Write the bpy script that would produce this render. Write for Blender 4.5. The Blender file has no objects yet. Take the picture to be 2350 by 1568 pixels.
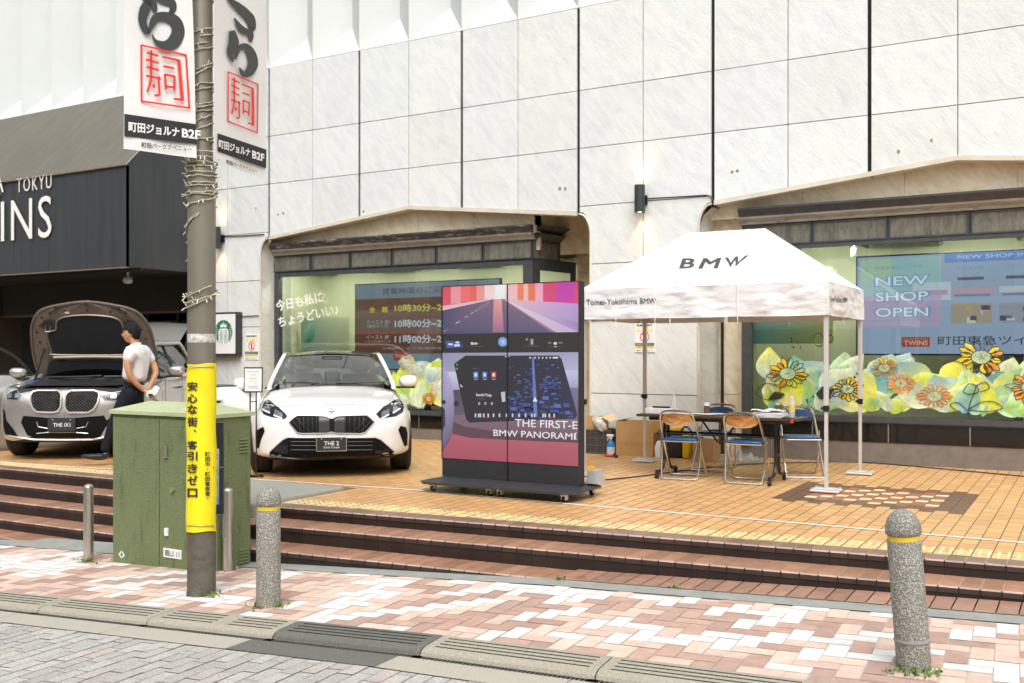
import bpy, bmesh, math, random
import numpy as np
from mathutils import Vector, Matrix
from mathutils.bvhtree import BVHTree
from mathutils import noise as mnoise
rnd = random.Random(7)
R = math.radians
sc = bpy.context.scene
COLL = sc.collection
# ------------------------------------------------------------------ camera, light
H = 1.385; F = 2285.0; HOR = 809.0
TH = R(30.29); A = math.cos(TH); B = math.sin(TH)
cam = bpy.data.cameras.new('camera'); camo = bpy.data.objects.new('camera', cam); COLL.objects.link(camo)
camo.location = (0, 0, H); camo.rotation_euler = (R(90), 0, TH)
cam.lens = 35; cam.sensor_width = 36; cam.shift_y = 25/2350; cam.clip_end = 500; cam.clip_start = .05
cam.dof.use_dof = True; cam.dof.focus_distance = 7.2; cam.dof.aperture_fstop = 3.2
sc.camera = camo
w = bpy.data.worlds.new('World'); sc.world = w; w.use_nodes = True
nt = w.node_tree; bg = nt.nodes['Background']
sky = nt.nodes.new('ShaderNodeTexSky'); sky.sky_type = 'NISHITA'; sky.sun_disc = False
SUN_EL, SUN_AZ = R(56), R(150)
sky.sun_elevation = SUN_EL; sky.sun_rotation = SUN_AZ; sky.dust_density = 6; sky.air_density = 1.0; sky.ozone_density = .3
hs = nt.nodes.new('ShaderNodeHueSaturation'); hs.inputs['Saturation'].default_value = .25
nt.links.new(sky.outputs[0], hs.inputs['Color']); nt.links.new(hs.outputs[0], bg.inputs[0])
bg.inputs[1].default_value = .15
sl = bpy.data.lights.new('sun', 'SUN'); so = bpy.data.objects.new('sun', sl); COLL.objects.link(so)
sl.energy = 1.5; sl.angle = R(45); sl.color = (1, .99, .965)
sdir = Vector((math.sin(SUN_AZ)*math.cos(SUN_EL), math.cos(SUN_AZ)*math.cos(SUN_EL), math.sin(SUN_EL)))
so.rotation_euler = sdir.to_track_quat('Z', 'Y').to_euler()
sc.view_settings.view_transform = 'Standard'; sc.view_settings.look = 'None'
sc.view_settings.exposure = 0.33; sc.view_settings.gamma = 1.0
sc.cycles.use_denoising = True
sc.cycles.max_bounces = 7; sc.cycles.transparent_max_bounces = 14; sc.cycles.caustics_reflective = False; sc.cycles.caustics_refractive = False

# ------------------------------------------------------------------ measuring helpers (survey of the place)
def Zs(X): return -.235 + (.043 if X < -3.3 else .022)*(X+3.3)
def gp(x, y, Z=0.0):
    d = F*(H-Z)/(y-HOR); r = (x-1175)/F*d
    return (A*r-B*d, B*r+A*d, Z)
def sp(x, y):
    Z = -.3
    for _ in range(12): Z = Zs(gp(x, y, Z)[0])
    return gp(x, y, Z)
def wp(x, y, Y):
    t = (x-1175)/F; d = Y/(B*t+A)
    return (d*(A*t-B), Y, H+(HOR-y)*d/F)
def dpt(x, y, d):
    r = (x-1175)/F*d
    return (A*r-B*d, B*r+A*d, H+(HOR-y)*d/F)
# ------------------------------------------------------------------ materials
def srgb(r, g, b):
    f = lambda c: (c/255/12.92 if c/255 <= .04045 else ((c/255+.055)/1.055)**2.4)
    return (f(r), f(g), f(b))
MATS = {}
def pm(name, col=(.5, .5, .5), rough=.5, metal=0, var=.12, scale=6, bump=0, bscale=60, bdist=.01, coat=0, attr=False, emit=0, spec=None, stretch=(1, 1, 1), dirt=0, dirtcol=(.1, .09, .07), alpha=None, trans=0):
    if name in MATS: return MATS[name]
    m = bpy.data.materials.new(name); m.use_nodes = True; MATS[name] = m
    n = m.node_tree; L = n.links; b = n.nodes['Principled BSDF']
    tc = n.nodes.new('ShaderNodeTexCoord'); mp = n.nodes.new('ShaderNodeMapping'); mp.inputs['Scale'].default_value = stretch
    L.new(tc.outputs['Object'], mp.inputs[0])
    if attr:
        a = n.nodes.new('ShaderNodeVertexColor'); a.layer_name = 'Col'; src = a.outputs[0]
    else:
        c = n.nodes.new('ShaderNodeRGB'); c.outputs[0].default_value = (*col, 1); src = c.outputs[0]
    nz = n.nodes.new('ShaderNodeTexNoise'); nz.inputs['Scale'].default_value = scale; nz.inputs['Detail'].default_value = 8; nz.inputs['Roughness'].default_value = .65
    L.new(mp.outputs[0], nz.inputs[0])
    if var:
        mr = n.nodes.new('ShaderNodeMapRange'); mr.inputs[1].default_value = .3; mr.inputs[2].default_value = .7; mr.inputs[3].default_value = 1-var; mr.inputs[4].default_value = 1+var
        L.new(nz.outputs[0], mr.inputs[0])
        mx = n.nodes.new('ShaderNodeVectorMath'); mx.operation = 'SCALE'
        L.new(src, mx.inputs[0]); L.new(mr.outputs[0], mx.inputs['Scale']); src = mx.outputs[0]
    if dirt:
        n2 = n.nodes.new('ShaderNodeTexNoise'); n2.inputs['Scale'].default_value = scale*1.7; n2.inputs['Detail'].default_value = 10; n2.inputs['Roughness'].default_value = .75
        L.new(mp.outputs[0], n2.inputs[0])
        r2 = n.nodes.new('ShaderNodeMapRange'); r2.inputs[1].default_value = .52; r2.inputs[2].default_value = .72; r2.inputs[3].default_value = 0; r2.inputs[4].default_value = dirt
        L.new(n2.outputs[0], r2.inputs[0])
        m2 = n.nodes.new('ShaderNodeMix'); m2.data_type = 'RGBA'
        L.new(r2.outputs[0], m2.inputs[0]); L.new(src, m2.inputs[6]); m2.inputs[7].default_value = (*dirtcol, 1); src = m2.outputs[2]
    L.new(src, b.inputs['Base Color'])
    b.inputs['Roughness'].default_value = rough; b.inputs['Metallic'].default_value = metal
    if coat: b.inputs['Coat Weight'].default_value = coat; b.inputs['Coat Roughness'].default_value = .04
    if spec is not None: b.inputs['Specular IOR Level'].default_value = spec
    if emit:
        L.new(src, b.inputs['Emission Color']); b.inputs['Emission Strength'].default_value = emit
        if attr:
            for l_ in list(b.inputs['Base Color'].links): L.remove(l_)
            b.inputs['Base Color'].default_value = (.02, .02, .02, 1)
    if alpha is not None: b.inputs['Alpha'].default_value = alpha
    if bump:
        nb = n.nodes.new('ShaderNodeTexNoise'); nb.inputs['Scale'].default_value = bscale; nb.inputs['Detail'].default_value = 5
        L.new(mp.outputs[0], nb.inputs[0])
        bp = n.nodes.new('ShaderNodeBump'); bp.inputs['Strength'].default_value = min(1, bump); bp.inputs['Distance'].default_value = bdist
        L.new(nb.outputs[0], bp.inputs['Height']); L.new(bp.outputs[0], b.inputs['Normal'])
    return m
def glassmat(name, tint, refl=1.0, ior=1.5, rough=.01, gcol=(1, 1, 1)):
    m = bpy.data.materials.new(name); m.use_nodes = True; n = m.node_tree; L = n.links
    for x in list(n.nodes): n.nodes.remove(x)
    out = n.nodes.new('ShaderNodeOutputMaterial'); tr = n.nodes.new('ShaderNodeBsdfTransparent'); tr.inputs[0].default_value = (*tint, 1)
    gl = n.nodes.new('ShaderNodeBsdfGlossy'); gl.inputs['Roughness'].default_value = rough; gl.inputs[0].default_value = (*gcol, 1)
    fr = n.nodes.new('ShaderNodeFresnel'); fr.inputs[0].default_value = ior
    mu = n.nodes.new('ShaderNodeMath'); mu.operation = 'MULTIPLY'; mu.inputs[1].default_value = refl; mu.use_clamp = True
    mx = n.nodes.new('ShaderNodeMixShader')
    L.new(fr.outputs[0], mu.inputs[0]); L.new(mu.outputs[0], mx.inputs[0]); L.new(tr.outputs[0], mx.inputs[1]); L.new(gl.outputs[0], mx.inputs[2]); L.new(mx.outputs[0], out.inputs[0])
    MATS[name] = m; return m
def marble(name, base, vein, stain, stainamt):
    m = pm(name, base, .45, var=0); n = m.node_tree; L = n.links; b = n.nodes['Principled BSDF']
    tc = n.nodes.new('ShaderNodeTexCoord'); m0 = n.nodes.new('ShaderNodeMapping'); m0.inputs['Rotation'].default_value = (0, R(40), 0); mp = n.nodes.new('ShaderNodeMapping'); mp.inputs['Scale'].default_value = (3.6, 1.2, 1.0)
    L.new(tc.outputs['Object'], m0.inputs[0]); L.new(m0.outputs[0], mp.inputs[0])
    a = n.nodes.new('ShaderNodeTexNoise'); a.inputs['Scale'].default_value = 2.4; a.inputs['Detail'].default_value = 12; a.inputs['Roughness'].default_value = .72; a.inputs['Distortion'].default_value = .6
    L.new(mp.outputs[0], a.inputs[0])
    cr = n.nodes.new('ShaderNodeValToRGB'); e = cr.color_ramp.elements
    e[0].position = .3; e[0].color = (*vein, 1); e[1].position = .56; e[1].color = (*base, 1)
    L.new(a.outputs[0], cr.inputs[0])
    s = n.nodes.new('ShaderNodeTexNoise'); s.inputs['Scale'].default_value = 1.1; s.inputs['Detail'].default_value = 9; s.inputs['Roughness'].default_value = .7
    L.new(tc.outputs['Object'], s.inputs[0])
    r = n.nodes.new('ShaderNodeMapRange'); r.inputs[1].default_value = .5; r.inputs[2].default_value = .75; r.inputs[4].default_value = stainamt
    L.new(s.outputs[0], r.inputs[0])
    mx = n.nodes.new('ShaderNodeMix'); mx.data_type = 'RGBA'; L.new(r.outputs[0], mx.inputs[0]); L.new(cr.outputs[0], mx.inputs[6]); mx.inputs[7].default_value = (*stain, 1)
    vc = n.nodes.new('ShaderNodeVertexColor'); vc.layer_name = 'Col'; vm = n.nodes.new('ShaderNodeVectorMath'); vm.operation = 'MULTIPLY'
    L.new(mx.outputs[2], vm.inputs[0]); L.new(vc.outputs[0], vm.inputs[1]); L.new(vm.outputs[0], b.inputs['Base Color'])
    # coarse flamed finish
    nb = n.nodes.new('ShaderNodeTexNoise'); nb.inputs['Scale'].default_value = 14; nb.inputs['Detail'].default_value = 6; L.new(mp.outputs[0], nb.inputs[0])
    bp = n.nodes.new('ShaderNodeBump'); bp.inputs['Strength'].default_value = .22; bp.inputs['Distance'].default_value = .02
    L.new(nb.outputs[0], bp.inputs['Height']); L.new(bp.outputs[0], b.inputs['Normal'])
    return m
def speckle(name, c1, c2, scale, rough=.8, bump=.5, c3=None):
    m = pm(name, c1, rough, var=0); n = m.node_tree; L = n.links; b = n.nodes['Principled BSDF']
    tc = n.nodes.new('ShaderNodeTexCoord'); v = n.nodes.new('ShaderNodeTexVoronoi'); v.inputs['Scale'].default_value = scale
    L.new(tc.outputs['Object'], v.inputs[0])
    cr = n.nodes.new('ShaderNodeValToRGB'); e = cr.color_ramp.elements; e[0].position = .15; e[0].color = (*c1, 1); e[1].position = .62; e[1].color = (*c2, 1)
    nz = n.nodes.new('ShaderNodeTexNoise'); nz.inputs['Scale'].default_value = scale*.6; nz.inputs['Detail'].default_value = 6; L.new(tc.outputs['Object'], nz.inputs[0])
    ad = n.nodes.new('ShaderNodeMath'); ad.operation = 'MULTIPLY_ADD'; ad.inputs[1].default_value = .7; L.new(v.outputs['Distance'], ad.inputs[0])
    sb = n.nodes.new('ShaderNodeMath'); sb.operation = 'MULTIPLY'; sb.inputs[1].default_value = .5; L.new(nz.outputs[0], sb.inputs[0]); L.new(sb.outputs[0], ad.inputs[2])
    L.new(ad.outputs[0], cr.inputs[0]); L.new(cr.outputs[0], b.inputs['Base Color'])
    bp = n.nodes.new('ShaderNodeBump'); bp.inputs['Strength'].default_value = bump; bp.inputs['Distance'].default_value = .006; bp.invert = True
    L.new(v.outputs['Distance'], bp.inputs['Height']); L.new(bp.outputs[0], b.inputs['Normal'])
    return m
M = {}
M['marble'] = marble('marble', (.72, .745, .73), (.59, .62, .635), (.65, .635, .58), .45)
M['pleat'] = pm('pleat', (.60, .625, .61), .6, var=.03, scale=1.5)
M['beige'] = marble('beige_stone', (.78, .70, .53), (.60, .50, .34), (.48, .32, .13), .8)
M['greystone'] = marble('grey_stone', (.55, .55, .50), (.42, .42, .37), (.36, .33, .27), .5)
M['creamtrim'] = pm('cream_trim', (.62, .58, .48), .6, var=.1, scale=3, dirt=.4, dirtcol=(.3, .24, .14))
M['plinth'] = pm('plinth', (.17, .15, .125), .7, var=.15, scale=7, bump=.3, dirt=.4)
M['joint'] = pm('joint', (.018, .02, .017), .9, spec=.2)
M['thinjoint'] = pm('thin_joint', (.17, .16, .11), .8)
M['dark'] = pm('dark_metal', (.045, .05, .055), .45, metal=.3, var=.15, scale=9)
M['frame'] = pm('window_frame', (.06, .065, .07), .5, metal=.2, var=.2, scale=8, dirt=.25, dirtcol=(.16, .15, .13))
M['rough'] = pm('rough_panel', (.165, .16, .13), .85, var=.3, scale=14, bump=.9, bscale=40, dirt=.8, dirtcol=(.05, .05, .045), stretch=(1, 1, .35))
M['cornice'] = pm('cornice_metal', (.36, .35, .31), .5, metal=.1, var=.25, scale=10, dirt=.7, dirtcol=(.05, .05, .05), stretch=(.4, 1, 1))
M['peel'] = pm('peeling_cornice', (.045, .05, .05), .6, var=.2, scale=5, dirt=1, dirtcol=(.62, .56, .5), stretch=(.5, 1, 3))
M['black'] = pm('black_plastic', (.012, .012, .013), .4, var=.1)
M['matblack'] = pm('matt_black', (.02, .02, .022), .75, var=.2)
M['aper'] = pm('aperture_black', (.004, .004, .0045), .6, spec=.15, var=.2)
M['darkgloss'] = pm('dark_gloss', (.008, .009, .009), .08, var=.05)
M['can_f'] = pm('canopy_front', (.032, .037, .042), .55, var=.25, scale=2, stretch=(3, 3, .25), dirt=.5, dirtcol=(.05, .05, .047), bump=.1, bscale=30)
M['can_r'] = pm('canopy_roof', (.112, .105, .082), .6, var=.2, scale=2.2, stretch=(2.5, .5, .5), dirt=.35, dirtcol=(.075, .065, .045))
M['can_s'] = pm('canopy_soffit', (.028, .023, .02), .7, var=.1)
M['rust'] = pm('rust_edge', (.16, .11, .06), .8, var=.4, scale=20)
M['brownstone'] = pm('brown_stone', (.13, .105, .08), .6, var=.15, scale=8, bump=.1)
M['white'] = pm('white_paint', (.8, .8, .79), .5, var=.05, scale=3)
M['whiteletter'] = pm('white_letter', (.82, .8, .74), .5, var=.03)
M['inkblack'] = pm('ink_black', (.02, .02, .02), .6)
M['inkgrey'] = pm('ink_grey', (.045, .05, .045), .4, var=.2, scale=3)
M['inkred'] = pm('ink_red', (.72, .045, .03), .5, var=.1, scale=3)
M['print'] = pm('print', attr=True, rough=.5, var=.06, scale=4); M['film'] = pm('window_film', attr=True, rough=.4, var=.3, scale=5, alpha=.86)
M['screen'] = pm('screen', attr=True, rough=.5, var=.02, scale=60, emit=.68)
M['monitor'] = pm('monitor', attr=True, rough=.3, var=.02, scale=60, emit=.8)
M['paver'] = pm('paver', attr=True, rough=.85, var=.13, scale=11, dirt=.28, dirtcol=(.33, .29, .25), bump=.35, bscale=220, spec=.3)
M['tile'] = pm('plaza_tile', attr=True, rough=.38, var=.1, scale=5, bump=.06, bscale=25, dirt=.18, dirtcol=(.2, .12, .06))
M['setts'] = pm('road_sett', attr=True, rough=.9, var=.28, scale=70, bump=.6, bscale=260, spec=.25)
M['grout'] = pm('grout', (.16, .12, .07), .9, var=.2, scale=30)
M['groutg'] = pm('grout_grey', (.17, .16, .13), .95, var=.3, scale=30)
M['riser'] = pm('riser_tile', attr=True, rough=.4, var=.18, scale=9, dirt=.12, dirtcol=(.05, .035, .025))
M['roomfill'] = pm('added_room_fill', (1, .97, .85), .5, emit=55, var=0)  # glow of the fill tubes added to brighten the shop interiors
M['tape'] = pm('tape', (.75, .74, .7), .6, var=.08, scale=8)
M['conc'] = speckle('concrete', (.50, .48, .40), (.30, .28, .22), 120, .9, .4)
M['concdark'] = speckle('concrete_dark', (.20, .205, .19), (.11, .11, .095), 120, .9, .4)
M['apron'] = speckle('apron', (.50, .48, .41), (.36, .34, .28), 160, .9, .25)
M['strip'] = pm('grey_strip', (.26, .27, .25), .8, var=.15, scale=8, bump=.2, dirt=.3, dirtcol=(.14, .13, .1))
M['pebble'] = speckle('pebble_dash', (.68, .66, .60), (.19, .18, .155), 105, .8, .8)
M['steel'] = pm('stainless', (.55, .52, .46), .33, metal=.9, var=.12, scale=6, stretch=(1, 1, .2))
M['chrome'] = pm('chrome', (.62, .6, .56), .2, metal=1, var=.12, scale=25)
M['galv'] = pm('galvanised', (.33, .33, .32), .5, metal=.7, var=.2, scale=20)
M['grey'] = pm('grey_plastic', (.35, .36, .37), .5)
M['yellow'] = pm('yellow_vinyl', (.86, .72, .012), .42, var=.05, scale=4, bump=.15, bscale=6)
M['yband'] = pm('yellow_band', (.72, .5, .02), .5)
M['pole'] = pm('pole_paint', (.225, .205, .16), .38, metal=.25, var=.08, scale=3, stretch=(1, 1, .3), dirt=.18, dirtcol=(.1, .085, .06))
M['polebase'] = pm('pole_base', (.13, .115, .09), .6, metal=.2, var=.25, scale=7, dirt=.9, dirtcol=(.045, .05, .025), bump=.2, bscale=30)
M['wire'] = pm('wire', (.42, .39, .27), .7, var=.15)
M['bulb'] = pm('bulb', (.7, .7, .6), .3)
M['banner'] = pm('banner', (.78, .78, .76), .4, var=.03, scale=2, bump=.25, bscale=3)
M['tent'] = pm('tent_cloth', (.72, .72, .735), .75, var=.02, scale=3, bump=.8, bdist=.03, bscale=4, stretch=(1, 1, 2))
M['tentleg'] = pm('tent_leg', (.62, .61, .59), .4, metal=.3, var=.05)
M['carpaint'] = pm('white_car_paint', (.8, .8, .78), .22, var=.01, coat=1)
M['silver'] = pm('silver_paint', (.47, .46, .44), .3, metal=.65, var=.02, coat=1)
M['hoodin'] = pm('hood_underside', (.15, .125, .1), .45, metal=.4, var=.2, scale=8)
M['tyre'] = pm('tyre', (.016, .016, .016), .7, var=.2, scale=30, bump=.4, bscale=50)
M['lampglass'] = pm('lamp_inside', (.3, .33, .36), .15, metal=.85, var=.5, scale=18)
M['drl'] = pm('running_light', (.8, .82, .85), .2, emit=.3)
M['seat'] = pm('seat_leather', (.5, .49, .44), .5, var=.08)
M['seatd'] = pm('interior_dark', (.05, .052, .05), .6)
M['skin'] = pm('skin', (.52, .27, .15), .55, var=.08, scale=15)
M['hair'] = pm('hair', (.007, .006, .006), .75, spec=.25, var=.3, scale=60, bump=.8, bscale=120)
M['shirt'] = pm('shirt', (.72, .72, .735), .8, var=.04, scale=8, bump=1, bscale=7, bdist=.06, stretch=(1, 1, .5))
M['trouser'] = pm('trouser', (.010, .012, .02), .85, spec=.2, var=.2, scale=9, bump=1, bscale=8, bdist=.04, stretch=(1, 1, .4))
M['leather'] = pm('shoe_leather', (.015, .016, .02), .25, var=.1)
M['blueseat'] = pm('blue_vinyl', (.02, .09, .25), .42, var=.15, scale=10)
M['wood'] = pm('wood_back', (.52, .27, .1), .4, var=.25, scale=9, stretch=(1, 1, 4), dirt=.3, dirtcol=(.2, .08, .02))
M['tabletop'] = pm('table_top', (.06, .038, .02), .35, var=.2, scale=8)
M['card'] = pm('cardboard', (.48, .29, .12), .8, var=.08, scale=6, bump=.1)
M['cardin'] = pm('cardboard_inside', (.62, .42, .22), .8, var=.08, scale=6)
M['crate'] = pm('crate_plastic', (.045, .047, .045), .6, var=.2)
M['red'] = pm('red_plastic', (.6, .03, .02), .4)
M['bluebottle'] = pm('blue_bottle', (.02, .22, .6), .25)
M['paper'] = pm('paper', (.78, .78, .78), .7, var=.03)
M['clear'] = pm('clear_plastic', (.7, .72, .7), .15, var=.05, alpha=.55)
M['amber'] = pm('amber_drink', (.65, .35, .03), .2)
M['ygear'] = pm('yellow_plastic', (.75, .5, .01), .4)
M['weed'] = pm('weed', (.11, .2, .03), .7, var=.5, scale=30)
M['room'] = pm('shop_wall', (.72, .74, .56), .8, var=.05, scale=2)
M['roomd'] = pm('shop_ceiling', (.33, .37, .28), .8, var=.1)
M['floor'] = pm('shop_floor', (.3, .3, .27), .6)
M['oppbrick'] = pm('opposite_brick', (.34, .12, .07), .8, var=.2, scale=3)
M['oppcream'] = pm('opposite_cream', (.5, .47, .4), .8, var=.1, scale=2)
M['oppwin'] = pm('opposite_window', (.05, .06, .07), .12)
M['warm'] = pm('lamp_warm', (1, .72, .3), .5, emit=9, var=0)
M['dome'] = pm('dome', (.6, .6, .58), .4)
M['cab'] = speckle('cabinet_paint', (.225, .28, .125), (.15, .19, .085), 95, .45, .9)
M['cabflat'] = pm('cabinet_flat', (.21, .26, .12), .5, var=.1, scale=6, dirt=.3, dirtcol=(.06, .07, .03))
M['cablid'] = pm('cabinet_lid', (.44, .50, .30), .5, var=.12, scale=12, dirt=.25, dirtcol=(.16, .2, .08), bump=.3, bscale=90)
glassmat('shopglass', (.84, .91, .83), 2.6, 1.5, .0)
glassmat('carglass', (.52, .58, .55), 1.5, 1.5, .0)
glassmat('darkglass', (.10, .11, .11), .8, 1.5, .0)
glassmat('lensglass', (.85, .88, .9), 1.2, 1.5, .0)
for k in ('shopglass', 'carglass', 'darkglass', 'lensglass'): M[k] = MATS[k]
# dirt streaks on the cabinet
def add_streaks(m, col, amt, sx=9, sz=.8, lo=.5, hi=.68):
    n = m.node_tree; L = n.links; b = n.nodes['Principled BSDF']; src = b.inputs['Base Color'].links[0].from_socket
    tc = n.nodes.new('ShaderNodeTexCoord'); mp = n.nodes.new('ShaderNodeMapping'); mp.inputs['Scale'].default_value = (sx, sx, sz); L.new(tc.outputs['Object'], mp.inputs[0])
    z = n.nodes.new('ShaderNodeTexNoise'); z.inputs['Scale'].default_value = 1.6; z.inputs['Detail'].default_value = 9; z.inputs['Roughness'].default_value = .75; L.new(mp.outputs[0], z.inputs[0])
    r = n.nodes.new('ShaderNodeMapRange'); r.inputs[1].default_value = lo; r.inputs[2].default_value = hi; r.inputs[4].default_value = amt; L.new(z.outputs[0], r.inputs[0])
    x = n.nodes.new('ShaderNodeMix'); x.data_type = 'RGBA'; L.new(r.outputs[0], x.inputs[0]); L.new(src, x.inputs[6]); x.inputs[7].default_value = (*col, 1); L.new(x.outputs[2], b.inputs['Base Color'])
add_streaks(M['cab'], (.045, .05, .028), .6, 7, 1.6, .53, .7)
add_streaks(M['rough'], (.035, .035, .03), .6, 6, .5)
add_streaks(M['can_f'], (.07, .065, .055), .35, 5, .15)
# ------------------------------------------------------------------ object helpers
def tag(o, label=None, cat=None, group=None, kind=None):
    if label: o['label'] = label
    if cat: o['category'] = cat
    if group: o['group'] = group
    if kind: o['kind'] = kind
    return o
def thing(name, label, cat, loc=(0, 0, 0), group=None):
    o = bpy.data.objects.new(name, None); COLL.objects.link(o); o.location = loc; o.empty_display_size = .1
    return tag(o, label, cat, group)
def wl(o):
    v = Vector((0, 0, 0))
    while o is not None: v += o.location; o = o.parent
    return v
class MB:
    def __init__(s, col=None): s.v = []; s.f = []; s.m = []; s.c = []; s.col = col or (1, 1, 1); s.mi = 0
    def face(s, pts, col=None, mi=None):
        i = len(s.v); s.v += [tuple(p) for p in pts]; s.f.append(tuple(range(i, i+len(pts)))); s.m.append(s.mi if mi is None else mi)
        if col is not None and len(col) == len(pts) and hasattr(col[0], '__len__'): s.c += list(col)
        else: s.c += [col or s.col]*len(pts)
    def raw(s, V, Fc, col=None, mi=None):
        i = len(s.v); s.v += [tuple(p) for p in V]; s.c += [col or s.col]*len(V)
        for f in Fc: s.f.append(tuple(i+k for k in f)); s.m.append(s.mi if mi is None else mi)
    def box(s, x0, x1, y0, y1, z0, z1, col=None, mi=None, M_=None):
        V = [(x0, y0, z0), (x1, y0, z0), (x1, y1, z0), (x0, y1, z0), (x0, y0, z1), (x1, y0, z1), (x1, y1, z1), (x0, y1, z1)]
        if M_: V = [tuple(M_ @ Vector(p)) for p in V]
        s.raw(V, [(0, 3, 2, 1), (4, 5, 6, 7), (0, 1, 5, 4), (1, 2, 6, 5), (2, 3, 7, 6), (3, 0, 4, 7)], col, mi)
        return s
    def bbox(s, x0, x1, y0, y1, z0, z1, b=.006, col=None, mi=None):
        # box with chamfered vertical+top edges
        bm = bmesh.new(); bmesh.ops.create_cube(bm, size=1)
        for q in bm.verts: q.co = Vector(((x0+x1)/2+q.co.x*(x1-x0), (y0+y1)/2+q.co.y*(y1-y0), (z0+z1)/2+q.co.z*(z1-z0)))
        bmesh.ops.bevel(bm, geom=bm.edges[:], offset=b, segments=2, affect='EDGES', profile=.5)
        bm.verts.ensure_lookup_table(); s.raw([q.co[:] for q in bm.verts], [[q.index for q in f.verts] for f in bm.faces], col, mi); bm.free(); return s
    def prism(s, pts, axis, a0, a1, col=None, mi=None):
        # pts: 2D outline; axis 'x','y','z' extrusion
        def mk(p, a): return {'x': (a, p[0], p[1]), 'y': (p[0], a, p[1]), 'z': (p[0], p[1], a)}[axis]
        n = len(pts); V = [mk(p, a0) for p in pts]+[mk(p, a1) for p in pts]
        s.raw(V, [tuple(range(n))[::-1], tuple(range(n, 2*n))]+[(i, (i+1) % n, n+(i+1) % n, n+i) for i in range(n)], col, mi); return s
    def lathe(s, prof, c=(0, 0, 0), seg=24, axis='z', col=None, mi=None):
        V = []; n = len(prof)
        for k in range(seg):
            a = 2*math.pi*k/seg
            for r_, h_ in prof:
                p = {'z': (r_*math.cos(a), r_*math.sin(a), h_), 'x': (h_, r_*math.cos(a), r_*math.sin(a)), 'y': (r_*math.cos(a), h_, r_*math.sin(a))}[axis]
                V.append((c[0]+p[0], c[1]+p[1], c[2]+p[2]))
        Fc = []
        for k in range(seg):
            k2 = (k+1) % seg
            for i in range(n-1): Fc.append((k*n+i, k2*n+i, k2*n+i+1, k*n+i+1))
        s.raw(V, Fc, col, mi); return s
    def cyl(s, c, r, h, seg=16, axis='z', col=None, mi=None): return s.lathe([(0, 0), (r, 0), (r, h), (0, h)], c, seg, axis, col, mi)
    def tube(s, path, r, seg=8, closed=False, col=None, mi=None):
        P = [Vector(p) for p in path]; n = len(P); V = []; prev = None
        for i, p in enumerate(P):
            if closed: t = P[(i+1) % n]-P[i-1]
            else: t = P[min(i+1, n-1)]-P[max(i-1, 0)]
            t = t.normalized() if t.length > 1e-9 else Vector((0, 0, 1))
            if prev is None:
                u = t.cross(Vector((0, 0, 1)));
                if u.length < .01: u = t.cross(Vector((1, 0, 0)))
            else: u = prev-t*prev.dot(t)
            u.normalize(); prev = u; q = t.cross(u)
            rr = r[i] if hasattr(r, '__len__') else r
            for k in range(seg):
                a = 2*math.pi*k/seg; V.append(p+(u*math.cos(a)+q*math.sin(a))*rr)
        Fc = []
        for i in range(n if closed else n-1):
            j = (i+1) % n
            for k in range(seg): Fc.append((i*seg+k, i*seg+(k+1) % seg, j*seg+(k+1) % seg, j*seg+k))
        if not closed: Fc += [tuple(range(seg))[::-1], tuple((n-1)*seg+k for k in range(seg))]
        s.raw(V, Fc, col, mi); return s
    def grid(s, fn, nu, nv, col=None, mi=None):
        V = [fn(i/nu, j/nv) for j in range(nv+1) for i in range(nu+1)]
        s.raw(V, [(j*(nu+1)+i, j*(nu+1)+i+1, (j+1)*(nu+1)+i+1, (j+1)*(nu+1)+i) for j in range(nv) for i in range(nu)], col, mi); return s
    def build(s, name, mat, parent=None, smooth=False, kind=None, angle=40):
        off = wl(parent) if parent else Vector((0, 0, 0))
        me = bpy.data.meshes.new(name); me.from_pydata([(p[0]-off.x, p[1]-off.y, p[2]-off.z) for p in s.v], [], s.f)
        for mm in (mat if isinstance(mat, (list, tuple)) else [mat]): me.materials.append(mm)
        me.polygons.foreach_set('material_index', s.m)
        ca = me.color_attributes.new('Col', 'FLOAT_COLOR', 'POINT')
        ca.data.foreach_set('color', [q for c in s.c for q in (c[0], c[1], c[2], 1.0)])
        if smooth:
            bm = bmesh.new(); bm.from_mesh(me); bmesh.ops.remove_doubles(bm, verts=bm.verts, dist=1e-5); bmesh.ops.recalc_face_normals(bm, faces=bm.faces); bm.to_mesh(me); bm.free()
            me.polygons.foreach_set('use_smooth', [True]*len(me.polygons))
            try: me.set_sharp_from_angle(angle=R(angle))
            except Exception: pass
        me.update()
        o = bpy.data.objects.new(name, me); COLL.objects.link(o)
        if parent: o.parent = parent
        if kind: o['kind'] = kind
        return o
def copy_tree(o, parent=None):
    c = o.copy(); COLL.objects.link(c); c.parent = parent
    for ch in list(o.children): copy_tree(ch, c)
    return c
_tc = {}
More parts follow.
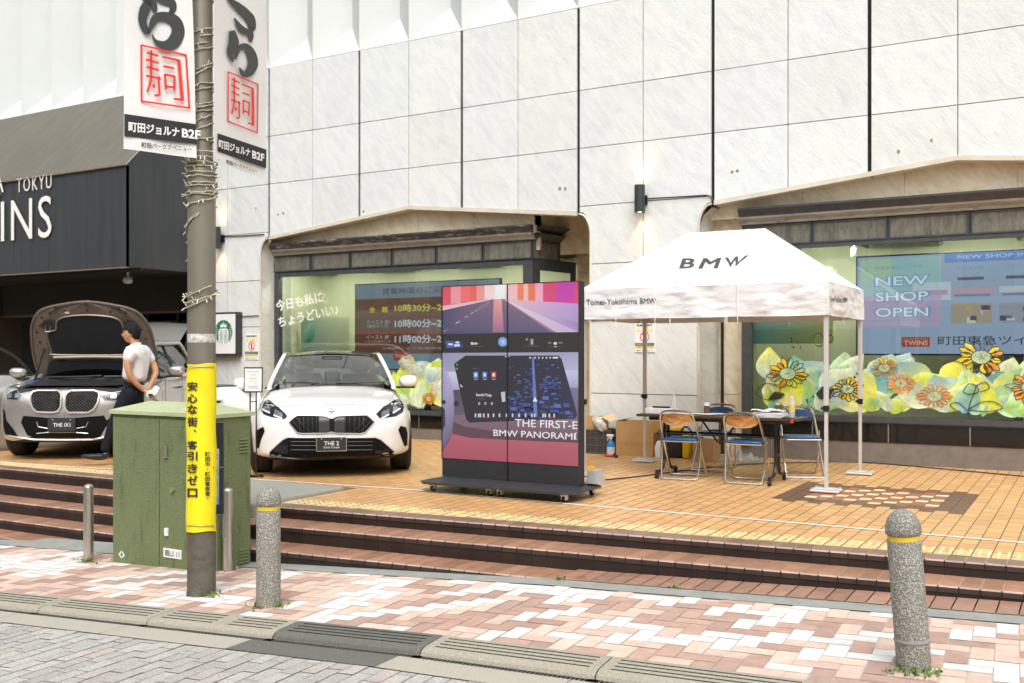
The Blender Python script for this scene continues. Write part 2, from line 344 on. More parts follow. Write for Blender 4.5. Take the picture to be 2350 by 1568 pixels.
def text_geo(s, bold=0.0, shear=0.0, space=1.0, cuts=0):
    k = (s, bold, shear, space, cuts)
    if k in _tc: return _tc[k]
    cu = bpy.data.curves.new('t', 'FONT'); cu.body = s; cu.shear = shear; cu.space_character = space; cu.resolution_u = 3
    if bold > 0: cu.bevel_depth = bold; cu.bevel_resolution = 0
    elif bold < 0: cu.offset = bold
    o = bpy.data.objects.new('t', cu); COLL.objects.link(o)
    dg = bpy.context.evaluated_depsgraph_get(); me = bpy.data.meshes.new_from_object(o.evaluated_get(dg))
    if cuts:
        bm = bmesh.new(); bm.from_mesh(me); xs = [v.co.x for v in bm.verts]
        for i in range(1, cuts): bmesh.ops.bisect_plane(bm, geom=bm.verts[:]+bm.edges[:]+bm.faces[:], plane_co=(lerp(min(xs), max(xs), i/cuts), 0, 0), plane_no=(1, 0, 0))
        bm.to_mesh(me); bm.free()
    V = np.array([v.co[:] for v in me.vertices]) if len(me.vertices) else np.zeros((1, 3)); Fc = [tuple(p.vertices) for p in me.polygons]
    bpy.data.objects.remove(o); bpy.data.curves.remove(cu); bpy.data.meshes.remove(me)
    if bold > 0:
        keep = [f for f in Fc if max(V[i][2] for i in f) > -bold*.5]; Fc = keep
        V[:, 2] = V[:, 2]/bold*.0006
    lo = V[:, :2].min(0); hi = V[:, :2].max(0); V[:, :2] = (V[:, :2]-lo)/np.maximum(hi-lo, 1e-6)
    _tc[k] = (V, Fc, (hi-lo)); return _tc[k]
def put_text(mb, s, fn, bold=0, shear=0, space=1, col=None, mi=None, sub=0):
    """fn maps (u,v) in the text's own box (0..1, v up) to a point"""
    V, Fc, _ = text_geo(s, bold, shear, space, sub)
    p0, pu, pv = Vector(fn(.5, .5)), Vector(fn(.6, .5)), Vector(fn(.5, .6)); n_ = (pu-p0).cross(pv-p0).normalized()
    mb.raw([Vector(fn(float(q[0]), float(q[1])))+n_*float(q[2]) for q in V], Fc, col, mi)
def rect(O, U, Vv):
    O, U, Vv = Vector(O), Vector(U), Vector(Vv)
    return lambda a, b: O+U*a+Vv*b
def lerp(a, b, t): return a+(b-a)*t
def smooth_path(P, n=6, closed=False):
    out = []; N = len(P)
    for i in range(N if closed else N-1):
        p0 = Vector(P[(i-1) % N] if closed or i > 0 else P[0]); p1 = Vector(P[i]); p2 = Vector(P[(i+1) % N]); p3 = Vector(P[(i+2) % N] if closed or i+2 < N else P[-1])
        for k in range(n):
            t = k/n; out.append(.5*((2*p1)+(-p0+p2)*t+(2*p0-5*p1+4*p2-p3)*t*t+(-p0+3*p1-3*p2+p3)*t**3))
    if not closed: out.append(Vector(P[-1]))
    return out
# ================================================================== GROUND
mb = MB(); 
def gz(X): return Zs(max(-40, min(30, X)))
xs = [-90, -60, -40, -30, -20, -15, -10, -3.3, 3, 10, 20, 30, 60]
for i in range(len(xs)-1):
    for (ya, yb) in ((-45, 7.6), (7.6, 60)):
        a, b = xs[i], xs[i+1]; dz = -.14
        mb.face([(a, ya, gz(a)+dz), (b, ya, gz(b)+dz), (b, yb, gz(b)+dz), (a, yb, gz(a)+dz)])
mb.build('ground', M['groutg'], kind='structure')
def kerbY(X): return 4.474+.0608*(X+7.02)
def noseR(X): return 6.655+.098*(X+6.28)
def noseL(X): return 7.2+.02*(X+11)
SX = -6.52; SLX = -7.7     # step ends
def frontY(X):
    # where the pavement meets the lowest tread
    if X > SX: return noseR(X)-.66
    if X < SLX: return noseL(X)-1.19
    return noseR(SX)-.66 if X > SX-.4 else noseL(SLX)-1.19
# pavement herringbone pavers
pal = {'w': [(.66, .655, .635), (.63, .625, .60), (.68, .675, .655)], 'p': [(.61, .455, .375), (.65, .485, .40), (.585, .435, .36)], 'b': [(.43, .285, .23), (.395, .27, .225), (.47, .31, .25)]}
th = math.atan(.0608); ct, st = math.cos(th), math.sin(th)
def kf(u, v): # pavement frame: u along kerb from X=-7.02, v away from kerb
    return (-7.02+u*ct-v*st, 4.474+u*st+v*ct)
mb = MB(); jn = .0032; cs = .1145
for j in range(-1, 36):
    for i in range(-90, 140):
        c = (i-j) % 4
        if c == 0: q = (i, j, i+2, j+1)
        elif c == 2: q = (i, j-1, i+1, j+1)
        else: continue
        u0, v0, u1, v1 = q[0]*cs+jn, max(.0, q[1]*cs)+jn, q[2]*cs-jn, q[3]*cs-jn
        if v1 <= v0+.01: continue
        cx, cy = kf((u0+u1)/2, (v0+v1)/2)
        if cy > frontY(cx)-.19: continue
        nv = mnoise.noise(Vector(((cx+cy)*1.5, (cx-cy)*4.2, 3.1)))*1.5+mnoise.noise(Vector((cx*.8, cy*1.2, 9)))*.15+rnd.uniform(-.28, .28)
        k = 'w' if nv > .17 else ('b' if nv < -.2 else 'p')
        col = rnd.choice(pal[k]); f_ = rnd.uniform(.94, 1.06); col = tuple(q_*f_ for q_ in col)
        P4 = [kf(u0, v0), kf(u1, v0), kf(u1, v1), kf(u0, v1)]
        dz = rnd.uniform(-.0008, .0008)
        mb.face([(p[0], p[1], Zs(p[0])+dz) for p in P4], col)
mb.build('sidewalk', M['paver'], kind='structure')
# base under pavers and grey strip beside steps
def strip(name, fa, fb, x0, x1, dz, mat, n=60, skip=None):
    mb = MB()
    for i in range(n):
        a, b = lerp(x0, x1, i/n), lerp(x0, x1, (i+1)/n)
        mb.face([(a, fa(a), Zs(a)+dz), (b, fa(b), Zs(b)+dz), (b, fb(b), Zs(b)+dz), (a, fb(a), Zs(a)+dz)])
    return mb.build(name, mat, kind='structure')
strip('sidewalk_bed', kerbY, lambda X: frontY(X)-.03, -16, 7, -.005, pm('paver_joint', (.5, .44, .38), .9), 120)
strip('concrete_strip', lambda X: frontY(X)-.19, lambda X: frontY(X)+(.02 if X > SX else .25), -16, 7, .003, M['strip'], 240)
# road setts
mb = MB()
for i in range(-75, 130):
    u0 = i*.1
    offv = (i % 2)*.1+(.05 if i % 3 == 0 else 0)
    for j in range(0, 17):
        v1 = -.55-(j*.2-offv); v0 = v1-.2
        v1 = min(v1, -.55)
        if v1-v0 < .02: continue
        g = rnd.uniform(.36, .45); w_ = rnd.uniform(0, .02)
        col = (g+w_*1.6, g*.985+w_, g*.94)
        if rnd.random() < .09: col = (g*1.05, g*.93, g*.86)
        P4 = [kf(u0+.003, v0+.003), kf(u0+.097, v0+.003), kf(u0+.097, v1-.003), kf(u0+.003, v1-.003)]
        dz = rnd.uniform(-.0015, .0015)
        mb.face([(p[0], p[1], Zs(p[0])-.036+dz) for p in P4], col)
mb.build('road', M['setts'], kind='structure')
strip('road_bed', lambda X: -30, lambda X: kerbY(X)-.52, -60, 30, -.062, M['groutg'], 90)
# kerb: segments with drainage slots
seg_col = {}
kb = MB(); 
def kpt(u, v, z):
    p = kf(u, v); return (p[0], p[1], Zs(p[0])+z)
u = -8.53; segs = []
L_ = 1.03
k = 0
while u < 12:
    segs.append((u, u+L_, k)); u += L_; k += 1
for (a, b, k) in segs:
    mi = 1 if k == 11 else 0
    prof = [(0, .004), (-.02, .006), (-.205, -.003), (-.235, -.012), (-.252, -.024), (-.26, -.042)]
    # slots: list of v bands cut as dark recesses
    vs = [(-.040, -.054), (-.088, -.102), (-.136, -.150), (-.184, -.198)]
    def zk(v):
        return float(np.interp(-v, [-p[0] for p in prof], [p[1] for p in prof]))
    a2, b2 = a+.003, b-.003
    cuts = sorted(set([0.0, -.02, -.205, -.22, -.235, -.245, -.252, -.26]+[x for s_ in vs for x in s_]), reverse=True)
    ends = [a2, a2+.055, b2-.055, b2] if k % 5 else [a2, a2+.055, (a2+b2)/2-.02, (a2+b2)/2+.10, b2-.055, b2]
    for ci in range(len(cuts)-1):
        v1, v0 = cuts[ci], cuts[ci+1]
        isslot = any(abs(v1-s_[0]) < 1e-6 for s_ in vs)
        for ei in range(len(ends)-1):
            ua, ub = ends[ei], ends[ei+1]
            slot = isslot and (ei % 2 == 1)
            if slot:
                dz = -.014
                kb.face([kpt(ua, v0, zk(v0)+dz), kpt(ub, v0, zk(v0)+dz), kpt(ub, v1, zk(v1)+dz), kpt(ua, v1, zk(v1)+dz)], mi=2)
                kb.face([kpt(ua, v1, zk(v1)+dz), kpt(ub, v1, zk(v1)+dz), kpt(ub, v1, zk(v1)), kpt(ua, v1, zk(v1))], mi=2)
                kb.face([kpt(ua, v0, zk(v0)), kpt(ub, v0, zk(v0)), kpt(ub, v0, zk(v0)+dz), kpt(ua, v0, zk(v0)+dz)], mi=mi)
            else:
                kb.face([kpt(ua, v0, zk(v0)), kpt(ub, v0, zk(v0)), kpt(ub, v1, zk(v1)), kpt(ua, v1, zk(v1))], mi=mi)
kb.build('kerb', [M['conc'], M['concdark'], M['joint']], kind='structure')
# gutter: narrow slot grating + concrete apron
gt = MB()
for (a, b, k) in segs:
    mi = 1 if k == 11 else 0
    gt.face([kpt(a+.0-.10, -.545, -.034), kpt(b-.005-.10, -.545, -.034), kpt(b-.005-.10, -.318, -.038), kpt(a-.10, -.318, -.038)], mi=mi)
    gt.face([kpt(a, -.318, -.058), kpt(b, -.318, -.058), kpt(b, -.25, -.058), kpt(a, -.25, -.058)], mi=2)
gt.build('gutter', [M['apron'], M['concdark'], M['joint']], kind='structure')
for k, nm_ in enumerate(('leftmost', 'second from the left', 'third from the left', 'fourth from the left', 'fifth from the left', 'sixth from the left')):
    ua = segs[k+8][0]+.03
    t = thing('drain_grate', 'narrow steel slot grate at the foot of the kerb, '+nm_, 'drain grate', kpt(ua, -.3, -.07), 'slot grates along the gutter')
    g = MB()
    for i in range(2): g.raw([kpt(ua, -.263-.048*i, -.041), kpt(ua+.97, -.263-.048*i, -.041), kpt(ua+.97, -.269-.048*i, -.041), kpt(ua, -.269-.048*i, -.041)], [(0, 1, 2, 3)])
    for i in range(39):
        u0 = ua+i*.025
        g.face([kpt(u0, -.315, -.042), kpt(u0+.008, -.315, -.042), kpt(u0+.008, -.264, -.042), kpt(u0, -.264, -.042)])
    g.build('grating_bars', M['galv'], t)
pg = sp(1430, 1545); 
def inv_kf(X, Y):
    dx, dy = X+7.02, Y-4.474; return dx*ct+dy*st, -dx*st+dy*ct
ug, vg = inv_kf(pg[0], pg[1])
t = thing('drain_grate', 'wide steel grate over the catch pit at the bottom right of the road', 'drain grate', kpt(ug, -.45, -.05))
g = MB()
for i in range(3):
    for j in range(17): g.face([kpt(ug+i*.42, -.54+j*.0125, -.026), kpt(ug+i*.42+.39, -.54+j*.0125, -.026), kpt(ug+i*.42+.39, -.534+j*.0125, -.026), kpt(ug+i*.42, -.534+j*.0125, -.026)])
    for q in range(8): g.face([kpt(ug+i*.42+q*.055, -.54, -.0275), kpt(ug+i*.42+q*.055+.008, -.54, -.0275), kpt(ug+i*.42+q*.055+.008, -.33, -.0275), kpt(ug+i*.42+q*.055, -.33, -.0275)])
g.build('grating_bars', M['galv'], t)
g = MB(); g.face([kpt(ug-.03, -.55, -.0297), kpt(ug+1.27, -.55, -.0297), kpt(ug+1.27, -.325, -.0297), kpt(ug-.03, -.325, -.0297)]); g.build('pit_frame', M['joint'], t)
# ---- plaza floor tiles
WY = 12.7       # face of the marble wall
mos = [gp(1815, 1140), gp(1930, 1103), gp(2345, 1118), gp(2290, 1178)]
MX0, MX1, MY0, MY1 = -2.62, -.93, 9.35, 10.75
mb = MB(); TW, TL = .12, .235
for i in range(-110, 40):
    X0 = i*TW
    off = (TL/2 if i % 2 else 0)
    for j in range(26, 60):
        Y0 = j*TL+off
        if Y0 > 14.4: continue
        yn = (noseR(X0) if X0 > SX-.001 else (noseL(X0) if X0 < SLX else 7.75))+.20
        if X0 > SX-.12 and X0 < SX: yn = max(yn, 7.75)
        ya, yb = max(Y0, yn), Y0+TL
        if yb-ya < .02: continue
        # tactile strip zone
        band = (noseR(X0)+.22, noseR(X0)+.46) if X0 > SX else (noseL(X0)+.22, noseL(X0)+.46)
        cx, cy = X0+TW/2, (ya+yb)/2
        f_ = rnd.uniform(.9, 1.1); base = (.60*f_, .345*f_*rnd.uniform(.97, 1.03), .15*f_)
        if rnd.random() < .08: base = (.64, .38, .16)
        if MX0 < cx < MX1 and MY0 < cy < MY1 and MX0+.22 < cx < MX1-.24 and MY0+.2 < cy < MY1-.2:
            for hf in (0, 1):
                q0, q1 = lerp(ya, yb, hf*.5), lerp(ya, yb, hf*.5+.5); jj = int(round((q0)/(TL/2)))
                cc = (.72, .64, .42) if (i-jj) % 3 == 0 else (.34*rnd.uniform(.8, 1.2), .125, .06)
                mb.face([(X0+.004, q0+.004, 0), (X0+TW-.004, q0+.004, 0), (X0+TW-.004, q1-.004, 0), (X0+.004, q1-.004, 0)], cc)
            continue
        if MX0 < cx < MX1 and MY0 < cy < MY1:
            inner = MX0+.22 < cx < MX1-.24 and MY0+.2 < cy < MY1-.2
            if not inner: base = (.15*f_, .075*f_, .05*f_)
            else: base = (.72, .64, .42) if (i+int(j)) % 3 == 0 else (.34*f_, .115*f_, .05*f_)
        if band[0] < cy < band[1] and not (SLX < cx < SX): base = (.66*f_, .48*f_, .2*f_)
        mb.face([(X0+.004, ya+.004, 0), (X0+TW-.004, ya+.004, 0), (X0+TW-.004, yb-.004, 0), (X0+.004, yb-.004, 0)], base)
mb.build('plaza', M['tile'], kind='structure')
mb = MB()
for i in range(120):
    a, b = lerp(-22, 6, i/120), lerp(-22, 6, (i+1)/120); cx = (a+b)/2
    fy = lambda q: (noseR(q) if cx > SX else (noseL(q) if cx < SLX else 7.6))+.19
    mb.face([(a, fy(a), -.004), (b, fy(b), -.004), (b, 20, -.004), (a, 20, -.004)])
mb.build('plaza_bed', M['grout'], kind='structure')
# tactile warning strip domes
mb = MB()
def dome(cx, cy, r=.016):
    V = [(cx, cy, .008)]+[(cx+r*math.cos(a), cy+r*math.sin(a), .001) for a in [k*math.pi/3 for k in range(6)]]+[(cx+r*.6*math.cos(a), cy+r*.6*math.sin(a), .007) for a in [k*math.pi/3 for k in range(6)]]
    mb.raw(V, [(1+k, 1+(k+1) % 6, 7+(k+1) % 6, 7+k) for k in range(6)]+[(0, 7+k, 7+(k+1) % 6) for k in range(6)])
x = -14.0
while x < 3.5:
    if not (SLX-.1 < x < SX+.05):
        for r_ in range(4):
            dome(x, (noseR(x) if x > SX else noseL(x))+.25+r_*.06)
    x += .06
mb.build('tactile_strip', pm('tactile', (.66, .54, .31), .5, var=.15, scale=9), kind='structure')
# white tape line on plaza
tp = MB(); tpts = [gp(-250, 1040), gp(0, 1062), gp(300, 1080), gp(575, 1100), gp(960, 1126), gp(1300, 1157), gp(1800, 1199), gp(2350, 1247), gp(2700, 1278)]
for a, b in zip(tpts[:-1], tpts[1:]): tp.face([(a[0], a[1]-.02, .0045), (b[0], b[1]-.02, .0045), (b[0], b[1]+.022, .0045), (a[0], a[1]+.022, .0045)])
tp.build('painted_line', M['tape'], kind='structure')
# ---- steps
def steps(name, nose, x0, x1, levels, tread, lastflat):
    mb = MB(); n = int((x1-x0)/.1216); dxs = (x1-x0)/n
    for li in range(len(levels)-1):
        z0, z1 = levels[li], levels[li+1]
        off = li*tread
        for i in range(n):
            a, b = x0+i*dxs+.004, x0+(i+1)*dxs-.004
            z1a = z1 if z1 is not None else -1
            lo = min(z1, z0-.012)
            f_ = rnd.uniform(.8, 1.2)
            Na, Nb = nose(a)-off, nose(b)-off
            back = .2 if li == 0 else tread+.01
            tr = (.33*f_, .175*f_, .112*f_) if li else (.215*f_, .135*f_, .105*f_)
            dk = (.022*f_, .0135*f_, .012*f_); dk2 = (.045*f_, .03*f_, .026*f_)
            lip = .042
            # tread top, rounded nose, lip, riser
            mb.face([(a, Na+.012, z0), (b, Nb+.012, z0), (b, Nb+back, z0), (a, Na+back, z0)], tr)
            mb.face([(a, Na, z0-.01), (b, Nb, z0-.01), (b, Nb+.012, z0), (a, Na+.012, z0)], (.36*f_, .25*f_, .2*f_))
            zl = max(z0-lip, lo)
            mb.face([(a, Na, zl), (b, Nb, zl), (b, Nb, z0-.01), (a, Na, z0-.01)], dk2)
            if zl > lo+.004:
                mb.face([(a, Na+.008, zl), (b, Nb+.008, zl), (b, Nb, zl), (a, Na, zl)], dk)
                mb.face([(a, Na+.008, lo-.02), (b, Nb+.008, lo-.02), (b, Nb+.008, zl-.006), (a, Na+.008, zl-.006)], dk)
            # joint backing
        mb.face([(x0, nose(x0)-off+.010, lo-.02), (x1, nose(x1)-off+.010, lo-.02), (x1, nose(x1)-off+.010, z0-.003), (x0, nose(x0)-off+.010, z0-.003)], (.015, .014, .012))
        mb.face([(x0, nose(x0)-off+.010, z0-.003), (x1, nose(x1)-off+.010, z0-.003), (x1, nose(x1)-off+back, z0-.003), (x0, nose(x0)-off+back, z0-.003)], (.42, .34, .2))
    # end cheeks
    return mb.build(name, M['riser'], kind='structure')
steps('steps', noseR, SX, -3.3, [0, -.10, -.235, -.37], .33, True)
steps('steps', noseR, -3.3, 5, [0, -.10, -.222, -.235], .33, True)
# rising lowest tread on the right part
mb = MB(); x = -3.3
while x < 5:
    f_ = rnd.uniform(.85, 1.15); a, b = x+.004, x+.1176
    za, zb_ = Zs(a)+.008, Zs(b)+.008
    mb.face([(a, noseR(a)-.66, za), (b, noseR(b)-.66, zb_), (b, noseR(b)-.33, zb_+.004), (a, noseR(a)-.33, za+.004)], (.33*f_, .19*f_, .135*f_)); x += .1216
mb.build('lowest_tread', M['riser'], kind='structure')
steps('steps', noseL, -16, SLX, [0, -.125, -.25, -.375, -.48, -.60], .29, True)
mb = MB(); mb.bbox(SLX-.02, SX+.02, noseL(SLX)-1.28+.55, 7.8, -.55, .035, .03); mb.build('concrete_ramp', speckle('ramp_concrete', (.42, .42, .38), (.26, .26, .22), 90, .9, .4), kind='structure')
# ================================================================== BUILDING
J0 = -.9662*WY; BW = (-.3421*WY-J0)/4      # joint at x=617 and bay width
def jx(k): return J0+BW*k
bld = thing('department_store', 'large white marble clad store with pleated upper facade and two display windows', 'building', (-4, WY, 0))
TOPZ = 6.285; rows = [6.285, 5.106, 4.284, 3.458, 2.633, 1.83, .81, 0]
LOWZ, PEAKZ = 3.33, 3.635
def overhang_bottom(X):
    # gable shaped lower edge over the two openings
    for (a, b) in ((jx(0), jx(3)), (jx(4), jx(7))):
        if a <= X <= b:
            m_ = (a+b)/2; return PEAKZ-(PEAKZ-LOWZ)*abs(X-m_)/((b-a)/2)
    return 0
g_ = .0055
wall = MB()
def slab(poly, y0=WY, th=.12, mi=0):
    f_ = rnd.uniform(.95, 1.02); dy_ = rnd.uniform(-.0025, .0025)
    wall.prism(poly, 'y', y0+dy_, y0+th, mi=mi, col=(f_, f_*rnd.uniform(.99, 1.005), f_*rnd.uniform(.97, 1.01)))
# backing
# half-bay panels; rng over opening bays and solid bays
for k in range(-2, 8):
    opening = k in (0, 1, 2, 4, 5, 6)
    for h in (0, 1):
        xa = jx(k)+h*BW/2+(.024 if h == 0 else g_); xb = jx(k)+(h+1)*BW/2-(.024 if h == 1 else g_)
        if k == -2: continue
        if k == -1 and h == 0: xa = -13.8
        for r_ in range(len(rows)-1):
            zt_, zb_ = rows[r_]-g_, rows[r_+1]+g_
            if opening:
                if zt_ < 3.9 and r_ > 2: continue
                if r_ == 2:
                    # runs down to the gable edge
                    pts = [(xa, zt_), (xb, zt_), (xb, overhang_bottom(xb)+.06), ]
                    m_ = (jx(0 if k < 4 else 4)+jx(3 if k < 4 else 7))/2
                    if xa < m_ < xb: pts.append((m_, PEAKZ+.06))
                    pts.append((xa, overhang_bottom(xa)+.06)); slab(pts)
                    continue
                slab([(xa, zt_), (xb, zt_), (xb, zb_), (xa, zb_)])
            else:
                # pier: rounded shoulders narrow it below the overhang
                if r_ <= 2: slab([(xa, zt_), (xb, zt_), (xb, zb_), (xa, zb_)]); continue
                n = .165
                right_open = (k in (3, -1)) and h == 1; left_open = (k == 3) and h == 0
                if r_ == 3 and (right_open or left_open):
                    pts = []
                    if right_open:
                        pts = [(xa, zt_), (xb, zt_)]
                        for q in range(9):
                            a_ = q/8*math.pi/2; pts.append((xb-n*math.sin(a_), 3.38-.30*(1-math.cos(a_))))
                        pts += [(xb-n, zb_), (xa, zb_)]
                    else:
                        pts = [(xa, zb_), (xa+n, zb_)] ; pts = [(xb, zt_), (xb, zb_), (xa+n, zb_)]
                        for q in range(8, -1, -1):
                            a_ = q/8*math.pi/2; pts.append((xa+n*math.sin(a_), 3.38-.30*(1-math.cos(a_))))
                        pts += [(xa, zt_)]
                    slab(pts)
                else:
                    slab([(xa+(n if left_open else 0), zt_), (xb-(n if right_open else 0), zt_), (xb-(n if right_open else 0), zb_), (xa+(n if left_open else 0), zb_)])
wall.build('marble_wall', M['marble'], bld)
# grooves behind panels
for k in range(0, 9):
    jb = MB(); jb.box(jx(k)-.03, jx(k)+.03, WY+.03, WY+.11, max(LOWZ, overhang_bottom(jx(k)+.001)) if k not in (-2, -1) else 0, TOPZ)
    jb.build('expansion_joint', M['joint'], bld)
jb = MB()
jb.box(-13.8, jx(8), WY+.035, WY+.105, 3.7, TOPZ-.002)
jb.box(jx(3)+.18, jx(4)-.18, WY+.035, WY+.105, 0, 3.7); jb.box(-13.8, jx(0)-.18, WY+.035, WY+.105, 0, 3.7)
for s_ in (0, 4):
    for k in range(3):
        xa, xb = jx(s_+k)+.03, jx(s_+k+1)-.03; m_ = (jx(s_)+jx(s_+3))/2
        pts = [(xa, 3.7), (xb, 3.7), (xb, overhang_bottom(xb)+.07)]+([(m_, PEAKZ+.07)] if xa < m_ < xb else [])+[(xa, overhang_bottom(xa)+.07)]
        jb.prism(pts, 'y', WY+.035, WY+.105)
jb.build('joint_backing', M['thinjoint'], bld)
# soffit trim, reveals and recess
for s_ in (0, 4):
    tr = MB(); a, b = jx(s_)+.02, jx(s_+3)-.02; m_ = (a+b)/2
    for (p, q) in (((a, LOWZ), (m_, PEAKZ)), ((m_, PEAKZ), (b, LOWZ))):
        tr.raw([(p[0], WY-.02, p[1]), (q[0], WY-.02, q[1]), (q[0], WY-.02, q[1]+.057), (p[0], WY-.02, p[1]+.057),
                (p[0], WY+.195, p[1]), (q[0], WY+.195, q[1]), (q[0], WY+.195, q[1]+.057), (p[0], WY+.195, p[1]+.057)], [(0, 1, 2, 3), (0, 4, 5, 1), (3, 2, 6, 7), (0, 3, 7, 4), (1, 5, 6, 2)])
    tr.build('overhang_trim', M['creamtrim'], bld)
n = .18
for xr, sgn in ((jx(0)-n, 1), (jx(4)-n, 1)):
    rv = MB()
    # concave reveal turning back from pier edge
    def fn(a_, b_, xr=xr):
        z = b_*3.30
        fl = n*(1-math.sqrt(max(0, 1-((z-3.0)/.30)**2))) if z > 3.0 else 0
        y = WY+.004+a_*.62
        return (xr+.004+.10*math.sin(a_*math.pi/2)+min(fl, .16), y, z)
    rv.grid(fn, 10, 40); rv.build('pier_reveal', M['greystone'], bld, smooth=True)
for xl in (jx(3)+n,):
    rv = MB()
    rv.grid(lambda a_, b_: (xl-.004-.05*a_, WY+.004+a_*1.4, b_*3.3), 4, 4)
rv.build('pier_reveal', M['greystone'], bld, smooth=True)
# rounded inner mouldings along pier edges
for xr, sgn in ((jx(0)-n, 1), (jx(3)+n, -1), (jx(4)-n, 1)):
    path = [(xr-.012*sgn, WY-.004, 0), (xr-.012*sgn, WY-.004, 3.05)]
    for q in range(1, 9):
        a_ = q/8*math.pi/2; path.append((xr-.012*sgn+sgn*n*(1-math.cos(a_)), WY-.004, 3.05+.30*math.sin(a_)))
    mo = MB(); mo.tube(path, .016, 6)
    mo.build('pier_moulding', M['creamtrim'], bld, smooth=True)
rc = MB(); RXA0 = wp(1703, 700, 12.97)[0]+.02; LXB0 = wp(1223, 700, 12.97)[0]+.16
for (xa, xb, Y_) in ((jx(0)-.15, jx(3)+.12, 14.1), (jx(4)-.1, jx(7)+.1, 13.2)):
    zc = [(0, .81), (.818, 1.83), (1.838, 2.633), (2.641, 3.4), (3.408, 4.2)]
    nx = max(1, round((xb-xa)/.95))
    for i in range(nx):
        for (za, zb_) in zc:
            if za < 4 and not (i == 0 and xa > -6) and not (i == nx-1 and xa < -8): za = max(za, 2.9)
            if zb_ <= za or za >= 2.85: continue
            x0_, x1_ = lerp(xa, xb, i/nx)+.005, lerp(xa, xb, (i+1)/nx)-.005
            if za < 2.9 and i == 0: x1_ = min(x1_, RXA0)
            if za < 2.9 and i: x0_ = max(x0_, LXB0)
            rc.box(x0_, x1_, Y_, Y_+.1, za, zb_)
    nn = 5; xb0 = xb
    if xa < -8:
        xb = LXB0-.10
        rc.box(xb, xb0, 13.66, 13.78, 2.9, 4.1); rc.box(xb-.02, xb, WY+.22, 13.7, 3.28, 4.1); rc.box(xb+.003, xb0, WY+.2, 13.66, 3.66, 3.72)
    for i in range(nn): rc.box(lerp(xa, xb, i/nn)+.005, lerp(xa, xb, (i+1)/nn)-.005, WY+.20, WY+.28, 3.16, 4.1)
    rc.box(xa, xb, WY+.215, WY+.42, 3.17, 4.1); rc.box(xa, xb, WY+.36, WY+.42, 2.92, 3.165)
    if xa > -6: rc.box(xa, RXA0, Y_+.03, Y_+.12, 0, 2.9)
    else: rc.box(LXB0, xb, Y_+.03, Y_+.12, 0, 2.9)
rc.build('recess_wall', M['beige'], bld)
ms = MB(); ms.box(jx(-2), jx(8), 18, 18.3, 0, 14); ms.box(jx(8)-.1, jx(8)+.2, WY+.2, 18, 0, 14); ms.box(jx(-2), jx(8), WY+.15, 18, 6.2, 6.28)
ms.build('rear_mass', M['roomd'], bld)
# pleated upper facade
pl = MB(); hb = BW/2; PZ = 11.5
for i in range(-16, 16):
    X0 = jx(0)+i*hb; X1 = X0+hb; Xm = (X0+X1)/2+.04; Yv = WY+.38; zv = 6.82
    pl.face([(X0, WY, TOPZ+.006), (Xm, Yv, zv), (Xm, Yv, PZ), (X0, WY, PZ)])
    pl.face([(Xm, Yv, zv), (X1, WY, TOPZ+.006), (X1, WY, PZ), (Xm, Yv, PZ)])
    pl.face([(X0, WY, TOPZ+.005), (X1, WY, TOPZ+.005), (Xm, Yv, zv)])
pl.build('pleated_facade', M['pleat'], bld)
cp = MB(); cp.box(-28, jx(8), WY-.02, WY+.8, PZ+.002, PZ+.6); cp.build('parapet', M['pleat'], bld)
# left marble wall beyond canopy
lw = MB(); lw.box(-28, jx(-2)-.02, WY+.02, WY+.2, 6.0, 6.28); lw.build('upper_band', M['marble'], bld)
# stains on the panels
stn = MB()
for (x, y) in ((587, 478), (650, 490), (638, 493), (834, 486), (1285, 433), (1297, 433), (1680, 395), (1692, 393), (2138, 322), (2062, 348)):
    p = wp(x, y, WY-.003); r_ = rnd.uniform(.018, .03)
    stn.face([(p[0]+r_*math.cos(a)*rnd.uniform(.6, 1), p[1], p[2]+r_*math.sin(a)*rnd.uniform(.7, 1.1)) for a in [q*math.pi/4 for q in range(8)]])
stn.build('anchor_stain', pm('stain', (.3, .22, .1), .8, var=.4, scale=60), bld)

# ---------------- display windows
FLORAL = [(.32, .60, .14), (.62, .72, .06), (.76, .70, .05), (.66, .74, .10), (.16, .46, .28), (.42, .62, .48), (.38, .58, .58), (.20, .40, .55), (.55, .68, .38), (.48, .64, .52), (.60, .66, .50), (.66, .68, .40)]
def leaf(mb, Y, cx, cz, L, Wd, ang, c1, c2):
    n = 9; up = []; dn = []
    for i in range(n+1):
        t = i/n; w_ = Wd*math.sin(math.pi*t**.8)*.5; up.append((t*L, w_)); dn.append((t*L, -w_))
    ca, sa = math.cos(ang), math.sin(ang)
    T = lambda p: (cx+p[0]*ca-p[1]*sa, Y, cz+p[0]*sa+p[1]*ca)
    for i in range(n):
        ta, tb = i/n, (i+1)/n
        ca_ = tuple(lerp(c1[q], c2[q], ta) for q in range(3)); cb_ = tuple(lerp(c1[q], c2[q], tb) for q in range(3))
        lt = lambda c, k: tuple(min(.85, q*k+.06*(k > 1)) for q in c)
        mb.face([T(up[i]), T(up[i+1]), T((tb*L, 0)), T((ta*L, 0))], [lt(ca_, 1.25), lt(cb_, 1.25), cb_, ca_])
        mb.face([T((ta*L, 0)), T((tb*L, 0)), T(dn[i+1]), T(dn[i])], [ca_, cb_, lt(cb_, .95), lt(ca_, .95)])
